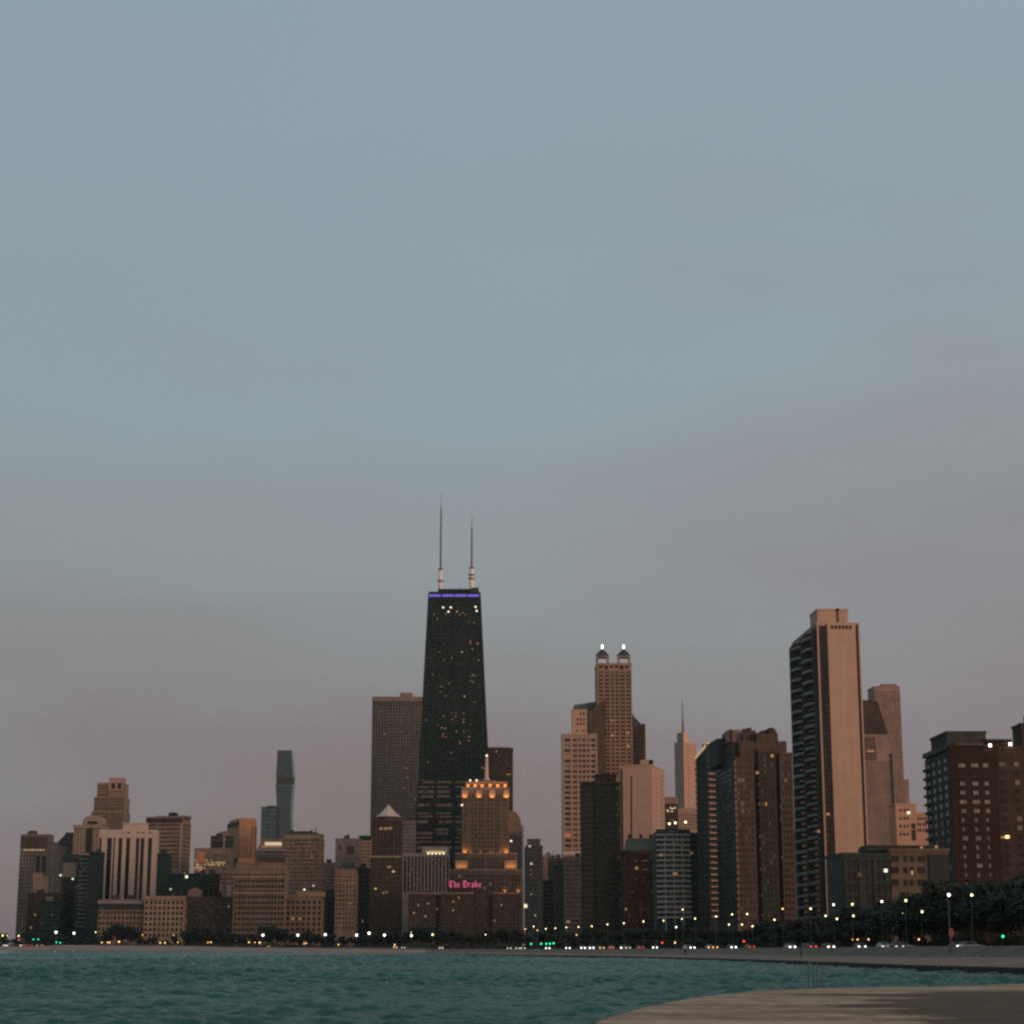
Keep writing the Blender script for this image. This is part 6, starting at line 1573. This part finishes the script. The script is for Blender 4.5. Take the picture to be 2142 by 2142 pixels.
for px, py, c, pr in LP:
    zr = road_z(px)
    D = at_z(px, py, zr + 8.0)[1] if py < 1977 else 500
    D = min(max(D, road_d(px) * 1.06), road_d(px) * 1.115, 1455)
    if px == 1984.8: D = 262
    if px < 1150: D = min(max(D, road_d(px) * 1.01), road_d(px) * 1.08, 1440)
    x, y, z = at(px, py, D)
    rad = min(max(pr * (0.62 if px < 1000 else 0.42) * D / 4100, 0.2), 1.1)
    e = lamp_proto('street_lamp', z - zr, rad, GL[c])
    e.location = (x, y + 0.6, zr)
    lamps.append((e, px))
low = []
for px, py, pr in LOW:
    zr = road_z(px); D = min(road_d(px) * (1.07 if px > 1000 else 1.012), 1438)
    x, y, z = at(px, py, D)
    e = lamp_proto('path_lamp', z - zr, min(max(pr * 0.55 * D / 4100, 0.15), 0.6), E['lampo'])
    e.location = (x, y + 0.6, zr); low.append((e, px))
label_row(low, 'low amber path lamp', 'path lamp', 'low amber lamps along the lakefront path', 'low amber path lamps')
label_row([(o, p) for o, p in lamps if p != 1984.8], 'lit street lamp', 'street lamp', 'lit street lamps along the lakefront road', 'lit street lamps')
for o, p in lamps:
    if p == 1984.8: tag(o, 'large bright street lamp on a tall pole before the red brick apartment block', 'street lamp', 'lit street lamps along the lakefront road'); big = o
# round sign by the tall pole
x, y, z = at(1990, 1951, 258)
e = empty('road_sign', (x, y, road_z(1990)))
h_ = z - road_z(1990)
m = MB(); m.lathe(0, 0.06, [(0.05, -0.3), (0.05, h_ + 0.4)], 6); m.build('post', W['pole'], e)
m = MB(); m.prism([(0.36 * math.cos(t * 0.3927), 0.62 * math.sin(t * 0.3927) + h_) for t in range(16)], -0.03, 0.0); m.v = [(a, c, b) for a, b, c in m.v]; m.build('sign_plate', W['signred'], e)
tag(e, 'dull red oval road sign on a post below the large bright lamp', 'road sign')

# traffic lights
TL = [(40, 1966, 'r'), (70, 1965, 'g'), (80, 1965, 'g'), (118, 1971, 'g'), (126, 1972, 'g'), (1111, 1978.5, 'g'), (1132, 1976, 'g'), (1143, 1974.5, 'g'), (1150.5, 1976.5, 'g'), (1158, 1973, 'g'), (1385, 1972, 'r'), (1412, 1975, 'o'), (1556, 1969, 'r'), (2098, 1962.7, 'g')]
tls = {'g': [], 'r': [], 'o': []}
for px, py, c in TL:
    D = min(road_d(px) * 1.07, 1435)
    x, y, z = at(px, py, D); zr = road_z(px); h_ = max(z - zr, 2.2)
    e = empty('traffic_light', (x, y, zr))
    m = MB(); m.lathe(0, 0.25, [(0.09, 0), (0.07, h_ + 0.7)], 6); m.build('pole', W['pole'], e)
    m = MB(); m.box(-0.22, 0.22, 0.0, 0.2, h_ - 0.6, h_ + 0.85); m.build('housing', W['black'], e)
    r = 0.12 + 0.0002 * D
    m = MB(); m.lathe(0, 0, [(0.02, -0.1), (r, -0.02), (r, 0.02)], 10); o = m.build('lens', {'g': E['siggreen'], 'r': E['sigred'], 'o': E['lampo']}[c], e)
    o.rotation_euler = (R(-90), 0, 0); o.rotation_euler = (R(90), 0, 0); o.location = (0, -0.06, h_)
    o.rotation_euler = (R(-90), 0, 0)
    tls[c].append((e, px))
label_row(tls['g'], 'green traffic light', 'traffic light', 'traffic lights on the lakefront road', 'green traffic lights')
label_row(tls['r'], 'red traffic light', 'traffic light', 'traffic lights on the lakefront road', 'red traffic lights')
label_row(tls['o'], 'orange traffic light', 'traffic light', 'traffic lights on the lakefront road', 'orange traffic lights')

# ------------------------------------------------------------------ cars
CARPAINT = [wall_mat('car_paint_%s' % n, c, var=0.02, rough=0.3, spec=0.5) for n, c in (('silver', (0.4, 0.4, 0.4)), ('white', (0.6, 0.6, 0.58)), ('black', (0.02, 0.02, 0.022)), ('maroon', (0.10, 0.02, 0.02)), ('blue', (0.03, 0.05, 0.10)))]
CN = ['silver', 'white', 'black', 'maroon', 'blue']
def car_meshes():
    prof = [(-2.2, 0.35), (-2.25, 0.65), (-2.1, 0.85), (-1.2, 0.95), (-0.55, 1.42), (0.75, 1.45), (1.55, 1.0), (2.15, 0.92), (2.25, 0.6), (2.2, 0.35)]
    body = MB()
    def tuck(z): return 0.86 - (0.16 * (z - 0.95) / 0.5 if z > 0.95 else 0)
    n = len(prof)
    for s in (-1, 1):
        pts = [(s * tuck(z), y, z) for y, z in prof]
        body.quad(pts if s > 0 else pts[::-1])
    for i in range(n):
        (y0, z0), (y1, z1) = prof[i], prof[(i + 1) % n]
        body.quad([(-tuck(z0), y0, z0), (tuck(z0), y0, z0), (tuck(z1), y1, z1), (-tuck(z1), y1, z1)])
    glass = MB()
    glass.quad([(-0.68, -1.12, 1.02), (0.68, -1.12, 1.02), (0.6, -0.62, 1.39), (-0.6, -0.62, 1.39)])
    glass.v = [(x, y - 0.03, z + 0.02) for x, y, z in glass.v]
    for s in (-1, 1): glass.quad([(s * 0.85, -0.95, 1.02), (s * 0.85, 1.25, 1.02), (s * 0.735, 0.7, 1.39), (s * 0.735, -0.5, 1.39)])
    glass.quad([(-0.6, 0.85, 1.42), (0.6, 0.85, 1.42), (0.68, 1.5, 1.07), (-0.68, 1.5, 1.07)])
    wh = MB(); wh.lathe(0, 0, [(0.33, -0.11), (0.33, 0.11)], 14); wh.v = [(z, x, y) for x, y, z in wh.v]
    hl = MB(); hl.lathe(0, 0, [(0.05, -0.08), (0.2, -0.03), (0.2, 0.03)], 10); hl.v = [(x, z, y) for x, y, z in hl.v]
    tl = MB(); tl.box(-0.2, 0.2, -0.04, 0.04, -0.11, 0.11)
    return body, glass, wh, hl, tl
cb, cg, cw, ch, ct = car_meshes()
BODY = [cb.mesh('car_body', p) for p in CARPAINT]
GLS, WHL, HLM, TLM = cg.mesh('car_windows', G['dk']), cw.mesh('wheel', W['tyre']), ch.mesh('headlight', E['head']), ct.mesh('taillight', E['tail'])
HLY, HLO = ch.mesh('headlight', E['amber']), ch.mesh('headlight', E['bright'])
def ob(name, me, par, loc=(0, 0, 0)):
    o = bpy.data.objects.new(name, me); COL.objects.link(o); o.parent = par; o.location = loc; return o
def car(px, py, k, mode, D=None, yaw=0.0):
    D = D or road_d(px) * 1.03
    x, y, z = at(px, py, D)
    e = empty('car', (x, y + 2.2, min(road_z(px), z - 0.68) if mode != 'parked' else road_z(px)), yaw)
    z_ = z - e.location.z
    ob('body', BODY[k], e); ob('windows', GLS, e)
    for sx in (-1, 1):
        for sy in (-1.4, 1.4): ob('wheel', WHL, e, (sx * 0.78, sy, 0.33))
        hm_ = {'head': HLM, 'amber': HLY, 'dim': HLO, 'tail': None, 'parked': None}[mode]
        if hm_: ob('headlight', hm_, e, (sx * 0.62, -2.27, 0.68))
        if mode == 'tail': ob('taillight', TLM, e, (sx * 0.6, -2.27, 0.78))
    return e
cars = {'head': [], 'amber': [], 'dim': [], 'tail': [], 'parked': []}
CARS = [(1188, 1982.8, 'head'), (1218.5, 1982, 'head'), (1236, 1981.7, 'head'), (1303.5, 1982.5, 'head'), (1312, 1982.6, 'dim'), (1371, 1981.5, 'head'), (1438, 1982, 'dim'), (1446, 1982, 'head'), (1532.5, 1980.4, 'head'),
        (1655, 1980, 'head'), (1691, 1980.4, 'head'), (1735, 1980, 'head'), (1803, 1979.4, 'head'), (1852, 1978.8, 'dim'), (1880, 1979, 'dim'), (2008, 1978.6, 'head'),
        (1258, 1982.5, 'amber'), (1279, 1982.2, 'tail'), (1340, 1982, 'tail'), (1571, 1981.3, 'tail'), (1700, 1979.5, 'tail'), (1486, 1977.2, 'amber'), (1495, 1977.4, 'amber'),
        
        (1146, 1983, 'head'), (1094, 1983.4, 'dim'), (1082.5, 1983.6, 'dim'), (1065, 1983.6, 'dim'), (922, 1982, 'dim'), (844, 1979, 'dim'), (825.5, 1978, 'amber'), 
        (563, 1979, 'amber'), 
        (8.5, 1977, 'head'), (14, 1977.3, 'head'), (42, 1977, 'head'), (50, 1976.5, 'tail'), (58, 1976.8, 'tail'), (66, 1976.6, 'tail'), (87, 1976.5, 'tail'), (77, 1976.5, 'dim'), (455, 1975, 'parked')]
cr_ = random.Random(13)
for i, (px, py, mode) in enumerate(CARS):
    D = None
    if py < 1977 and px > 1700: D = road_d(px) * 1.1
    elif px < 1100: D = min(road_d(px) * 1.012, 1430)
    k = cr_.randrange(5)
    cars[mode].append((car(px, py, k, mode, D, R(cr_.uniform(-4, 10))), px))
for px, k in ((2028, 1), (2038, 0), (1895, 0)):
    cars['parked'].append((car(px, 1977, k, 'parked', road_d(px) * 1.05, R(70)), px))
GR = 'cars on the lakefront road'
label_row(cars['head'], 'car with bright white headlights', 'car', GR, 'cars with white headlights')
label_row(cars['amber'], 'car with amber lights', 'car', GR, 'cars with amber lights')
label_row(cars['dim'], 'car with dim headlights', 'car', GR, 'cars with dim headlights')
label_row(cars['tail'], 'car with red tail lights', 'car', GR, 'cars with red tail lights')
label_row(cars['parked'], 'unlit pale car', 'car', GR, 'unlit pale cars')

# ------------------------------------------------------------------ people, bin and ladder
def person(px, py_foot, D, label, step=0.16, facing=0.0, hgt=1.72):
    """a standing or walking figure grown on a skeleton"""
    x, y, z = at(px, py_foot, D)
    k = hgt / 1.75
    V = [(0, 0, 0.95), (0, 0.01, 1.15), (0, 0.0, 1.38), (0, -0.01, 1.52), (0, -0.03, 1.63), (0, -0.02, 1.72),
         (0.10, 0, 0.92), (0.10, -0.02 + step, 0.50), (0.10, step * 1.0 + 0.05, 0.09), (0.10, step - 0.12, 0.04),
         (-0.10, 0, 0.92), (-0.10, -0.05 - step * 0.6, 0.50), (-0.10, -step * 0.9, 0.09), (-0.10, -step * 0.9 - 0.16, 0.04),
         (0.19, 0, 1.40), (0.25, -0.03, 1.12), (0.24, -0.14, 0.90), (0.23, -0.18, 0.82),
         (-0.19, 0, 1.40), (-0.25, 0.04, 1.12), (-0.24, -0.02, 0.88), (-0.23, -0.05, 0.80)]
    Ed = [(0, 1), (1, 2), (2, 3), (3, 4), (4, 5), (0, 6), (6, 7), (7, 8), (8, 9), (0, 10), (10, 11), (11, 12), (12, 13), (2, 14), (14, 15), (15, 16), (16, 17), (2, 18), (18, 19), (19, 20), (20, 21)]
    rad = [(.15, .11), (.14, .10), (.17, .11), (.06, .06), (.095, .105), (.07, .08), (.09, .09), (.06, .065), (.045, .05), (.045, .035), (.09, .09), (.06, .065), (.045, .05), (.045, .035),
           (.065, .065), (.045, .045), (.036, .036), (.03, .042), (.065, .065), (.045, .045), (.036, .036), (.03, .042)]
    me = bpy.data.meshes.new('person'); me.from_pydata([(a * k, b * k, c * k) for a, b, c in V], Ed, [])
    o = bpy.data.objects.new('person', me); COL.objects.link(o)
    sk = o.modifiers.new('skin', 'SKIN'); sk.use_smooth_shade = True
    for i, r in enumerate(rad): me.skin_vertices[0].data[i].radius = (r[0] * k, r[1] * k)
    me.skin_vertices[0].data[0].use_root = True
    sb = o.modifiers.new('smooth', 'SUBSURF'); sb.levels = sb.render_levels = 1
    dg = bpy.context.evaluated_depsgraph_get(); ev = bpy.data.meshes.new_from_object(o.evaluated_get(dg))
    o.modifiers.clear(); o.data = ev; ev.name = 'person'
    ev.materials.clear(); ev.materials.append(W['cloth']); ev.materials.append(W['skin'])
    for p in ev.polygons:
        c = p.center
        if c.z > 1.5 * k or (abs(c.x) > 0.2 * k and c.z < 0.9 * k and c.z > 0.7 * k): p.material_index = 1
    o.location = (x, y, z); o.rotation_euler = (0, 0, facing)
    h = MB(); h.lathe(0, 0.0, [(0.105 * k, 1.62 * k), (0.118 * k, 1.70 * k), (0.09 * k, 1.78 * k), (0.03 * k, 1.81 * k)], 10); h.build('hair', W['hair'], o)
    tag(o, label, 'person')
    return o
person(1676, 2004.6, 345, 'person in dark clothes walking on the promenade below the tan panelled tower', facing=R(60))
person(1434, 1999.6, 470, 'small person in dark clothes on the promenade below the curved white banded block', facing=R(-40), step=0.1)
x, y, z = at(1164, 1995.5, 600)
e = empty('litter_bin', (x, y, z))
m = MB(); m.lathe(0, 0, [(0.42, 0), (0.48, 0.1), (0.5, 1.0)], 12); m.build('drum', W['pole'], e)
m = MB(); m.lathe(0, 0, [(0.54, 1.0), (0.54, 1.08), (0.35, 1.3), (0.08, 1.38)], 12); m.build('lid', W['black'], e)
tag(e, 'dark litter bin standing on the promenade at the left end of the seawall', 'litter bin')
# swim ladder rails at the platform edge
x0, y0, _ = at_z(1706, 2067, 1.0)
e = empty('pool_ladder', (x0, y0, 1.0)); e.rotation_euler = (0, 0, R(-3))
def rail(xa, xb, ya, yb):
    m = MB()
    pts = [(xa, ya, -0.05), (xa, ya, 1.12)] + [((xa + xb) / 2 - (xb - xa) / 2 * math.cos(math.pi * k / 8), ya + (yb - ya) * k / 8, 1.12 + 0.14 * math.sin(math.pi * k / 8)) for k in range(1, 8)] + [(xb, yb, 1.12), (xb, yb, -1.0)]
    m.tube(pts, 0.034, 8); return m
rail(-0.30, -0.02, 0.0, 0.55).build('handrail', W['teal'], e)
rail(0.10, 0.40, 0.0, 0.55).build('handrail', W['teal'], e)
for k in range(3):
    m = MB(); m.box(-0.02, 0.40, 0.50, 0.62, -0.35 - 0.28 * k, -0.31 - 0.28 * k); m.build('rung', W['teal'], e)
tag(e, 'teal metal swim ladder with two arched handrails at the platform edge', 'ladder')

# ------------------------------------------------------------------ air
mh, nt, N, L, b = new_mat('thin_haze')
N.remove(b)
pv_ = N.new('ShaderNodeVolumePrincipled'); pv_.inputs['Color'].default_value = (0.74, 0.90, 0.88, 1); pv_.inputs['Density'].default_value = 2.4e-5; pv_.inputs['Anisotropy'].default_value = 0.2
L.new(pv_.outputs['Volume'], N['Material Output'].inputs['Volume'])
if HAZE:
    m = MB(); m.box(-3500, 3500, -300, 6200, -3.0, 520)
    o = m.build('haze', mh); o['kind'] = 'stuff'

# ------------------------------------------------------------------ sky and sun
SUN_EL, SUN_AZ = R(4.0), R(134)            # azimuth from straight ahead towards the right: low, behind the right shoulder
wd = bpy.data.worlds.new('World'); S.world = wd; wd.use_nodes = True
nt = wd.node_tree; N, L = nt.nodes, nt.links
N.clear()
out = N.new('ShaderNodeOutputWorld'); bg = N.new('ShaderNodeBackground')
sky = N.new('ShaderNodeTexSky'); sky.sky_type = 'NISHITA'; sky.sun_disc = False
sky.sun_elevation = SUN_EL; sky.sun_rotation = SUN_AZ; sky.altitude = 180; sky.air_density = 1.0; sky.dust_density = 2.0; sky.ozone_density = 1.5
tc = N.new('ShaderNodeTexCoord'); sx = N.new('ShaderNodeSeparateXYZ'); L.new(tc.outputs['Generated'], sx.inputs[0])
def lin(c): return tuple(((v / 255 + 0.055) / 1.055) ** 2.4 if v > 10 else v / 255 / 12.92 for v in c) + (1,)
ramp = N.new('ShaderNodeValToRGB'); cr = ramp.color_ramp; cr.interpolation = 'EASE'
mr = N.new('ShaderNodeMapRange'); mr.inputs['From Min'].default_value = 0.0; mr.inputs['From Max'].default_value = 0.5
L.new(sx.outputs['Z'], mr.inputs['Value']); 
stops = [(0.0, (114, 107, 111)), (0.10, (128, 115, 117)), (0.20, (133, 123, 126)), (0.30, (137, 137, 138)), (0.42, (143, 151, 154)), (0.58, (145, 160, 167)), (0.80, (144, 161, 171)), (0.95, (143, 163, 172)), (1.0, (143, 163, 173))]
cr.elements[0].position, cr.elements[0].color = stops[0][0], lin(stops[0][1])
cr.elements[1].position, cr.elements[1].color = stops[-1][0], lin(stops[-1][1])
for p, c in stops[1:-1]:
    e_ = cr.elements.new(p); e_.color = lin(c)
# thin uneven cloud veil
mp = N.new('ShaderNodeMapping'); mp.inputs['Scale'].default_value = (2.0, 2.0, 6.5); mp.inputs['Rotation'].default_value = (0, R(-9), 0)
L.new(tc.outputs['Generated'], mp.inputs['Vector'])
nz = N.new('ShaderNodeTexNoise'); nz.inputs['Scale'].default_value = 1.5; nz.inputs['Detail'].default_value = 6; nz.inputs['Roughness'].default_value = 0.5
L.new(mp.outputs['Vector'], nz.inputs['Vector'])
wob_ = N.new('ShaderNodeMath'); wob_.operation = 'MULTIPLY_ADD'; wob_.inputs[1].default_value = 0.40; wob_.inputs[2].default_value = -0.20
L.new(nz.outputs['Fac'], wob_.inputs[0])
# the lower, greyer veil stands a little higher on the right
sl = N.new('ShaderNodeMath'); sl.operation = 'MULTIPLY_ADD'; sl.inputs[1].default_value = -0.10; L.new(sx.outputs['X'], sl.inputs[0]); L.new(wob_.outputs[0], sl.inputs[2])
ad = N.new('ShaderNodeMath'); ad.operation = 'ADD'; L.new(mr.outputs[0], ad.inputs[0]); L.new(sl.outputs[0], ad.inputs[1])
L.new(ad.outputs[0], ramp.inputs['Fac'])
mp5 = N.new('ShaderNodeMapping'); mp5.inputs['Scale'].default_value = (1.6, 1.6, 5.0); mp5.inputs['Location'].default_value = (3.1, 0.4, 1.7); mp5.inputs['Rotation'].default_value = (0, R(14), 0)
L.new(tc.outputs['Generated'], mp5.inputs['Vector'])
nz5 = N.new('ShaderNodeTexNoise'); nz5.inputs['Scale'].default_value = 1.6; nz5.inputs['Detail'].default_value = 5; nz5.inputs['Roughness'].default_value = 0.55
L.new(mp5.outputs['Vector'], nz5.inputs['Vector'])
mr5 = N.new('ShaderNodeMapRange'); mr5.interpolation_type = 'SMOOTHSTEP'; mr5.inputs['From Min'].default_value = 0.44; mr5.inputs['From Max'].default_value = 0.68; mr5.inputs['To Max'].default_value = 0.42
L.new(nz5.outputs['Fac'], mr5.inputs['Value'])
hi5 = N.new('ShaderNodeMapRange'); hi5.inputs['From Min'].default_value = 0.46; hi5.inputs['From Max'].default_value = 0.30; L.new(sx.outputs['Z'], hi5.inputs['Value'])
xr5 = N.new('ShaderNodeMapRange'); xr5.inputs['From Min'].default_value = -0.12; xr5.inputs['From Max'].default_value = 0.12; xr5.inputs['To Min'].default_value = 0.25; L.new(sx.outputs['X'], xr5.inputs['Value'])
mv5 = N.new('ShaderNodeMath'); mv5.operation = 'MULTIPLY'; L.new(mr5.outputs[0], mv5.inputs[0]); L.new(xr5.outputs[0], mv5.inputs[1])
mu5 = N.new('ShaderNodeMath'); mu5.operation = 'MULTIPLY'; L.new(mv5.outputs[0], mu5.inputs[0]); L.new(hi5.outputs[0], mu5.inputs[1])
mx5 = N.new('ShaderNodeMix'); mx5.data_type = 'RGBA'; L.new(mu5.outputs[0], mx5.inputs['Factor']); L.new(ramp.outputs['Color'], mx5.inputs['A']); mx5.inputs['B'].default_value = lin((141, 136, 146))
# brighter to the right, where the sun went down
br = N.new('ShaderNodeMath'); br.operation = 'MULTIPLY_ADD'; br.inputs[1].default_value = 0.13; br.inputs[2].default_value = 1.16; L.new(sx.outputs['X'], br.inputs[0])
sc = N.new('ShaderNodeVectorMath'); sc.operation = 'SCALE'; L.new(mx5.outputs['Result'], sc.inputs[0]); L.new(br.outputs[0], sc.inputs['Scale'])
# physical sky adds the glow behind the viewer and the light of the upper sky
sk = N.new('ShaderNodeVectorMath'); sk.operation = 'SCALE'; sk.inputs['Scale'].default_value = SKY_K; L.new(sky.outputs['Color'], sk.inputs[0])
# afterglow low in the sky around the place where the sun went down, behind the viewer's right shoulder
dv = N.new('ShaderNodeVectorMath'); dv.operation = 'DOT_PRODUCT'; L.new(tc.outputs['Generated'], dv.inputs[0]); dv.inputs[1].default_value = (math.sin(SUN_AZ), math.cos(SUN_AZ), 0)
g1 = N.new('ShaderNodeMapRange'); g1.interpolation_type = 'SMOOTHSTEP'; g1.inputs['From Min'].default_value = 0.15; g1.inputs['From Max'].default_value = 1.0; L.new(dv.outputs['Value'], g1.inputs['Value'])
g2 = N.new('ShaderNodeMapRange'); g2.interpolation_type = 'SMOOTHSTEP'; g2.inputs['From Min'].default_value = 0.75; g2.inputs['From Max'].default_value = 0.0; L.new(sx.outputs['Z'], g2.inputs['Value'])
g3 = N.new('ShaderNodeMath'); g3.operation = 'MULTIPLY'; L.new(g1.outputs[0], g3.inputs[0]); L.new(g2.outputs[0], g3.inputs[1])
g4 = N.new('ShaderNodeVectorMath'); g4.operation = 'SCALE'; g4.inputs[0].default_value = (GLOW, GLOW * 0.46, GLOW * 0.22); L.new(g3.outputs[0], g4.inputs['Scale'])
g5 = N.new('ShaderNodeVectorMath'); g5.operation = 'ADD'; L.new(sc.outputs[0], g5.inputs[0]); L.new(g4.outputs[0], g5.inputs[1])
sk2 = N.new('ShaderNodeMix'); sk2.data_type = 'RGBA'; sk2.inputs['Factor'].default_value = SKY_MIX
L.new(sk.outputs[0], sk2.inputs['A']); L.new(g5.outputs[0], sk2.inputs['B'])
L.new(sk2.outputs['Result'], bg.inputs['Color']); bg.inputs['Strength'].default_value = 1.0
L.new(bg.outputs[0], out.inputs['Surface'])

sd = bpy.data.lights.new('sun', 'SUN'); sd.energy = SUN_E; sd.angle = R(28); sd.color = (1.0, 0.57, 0.36)
so = bpy.data.objects.new('sun', sd); COL.objects.link(so)
from mathutils import Vector
dirv = Vector((math.sin(SUN_AZ) * math.cos(SUN_EL), math.cos(SUN_AZ) * math.cos(SUN_EL), math.sin(SUN_EL)))
so.rotation_euler = dirv.to_track_quat('Z', 'Y').to_euler()
so.location = dirv * 300 + Vector((0, 0, 100))

# ------------------------------------------------------------------ camera and render settings
cam = bpy.data.cameras.new('camera'); cam.sensor_width = 36; cam.lens = 36 * F / 2142
cam.clip_start = 0.5; cam.clip_end = 12000
co = bpy.data.objects.new('camera', cam); COL.objects.link(co)
co.location = (0, 0, CAMZ); co.rotation_euler = (R(90) + PITCH, 0, 0)
S.camera = co
S.view_settings.view_transform = 'Standard'; S.view_settings.look = 'None'
S.view_settings.exposure = 0.0; S.view_settings.gamma = 1.0
S.cycles.use_denoising = False
S.cycles.max_bounces = 5; S.cycles.diffuse_bounces = 2; S.cycles.glossy_bounces = 3; S.cycles.volume_bounces = 0
S.cycles.sample_clamp_indirect = 0.5; S.cycles.sample_clamp_direct = 4.0
S.cycles.filter_width = 2.5
S.cycles.caustics_reflective = False; S.cycles.caustics_refractive = False
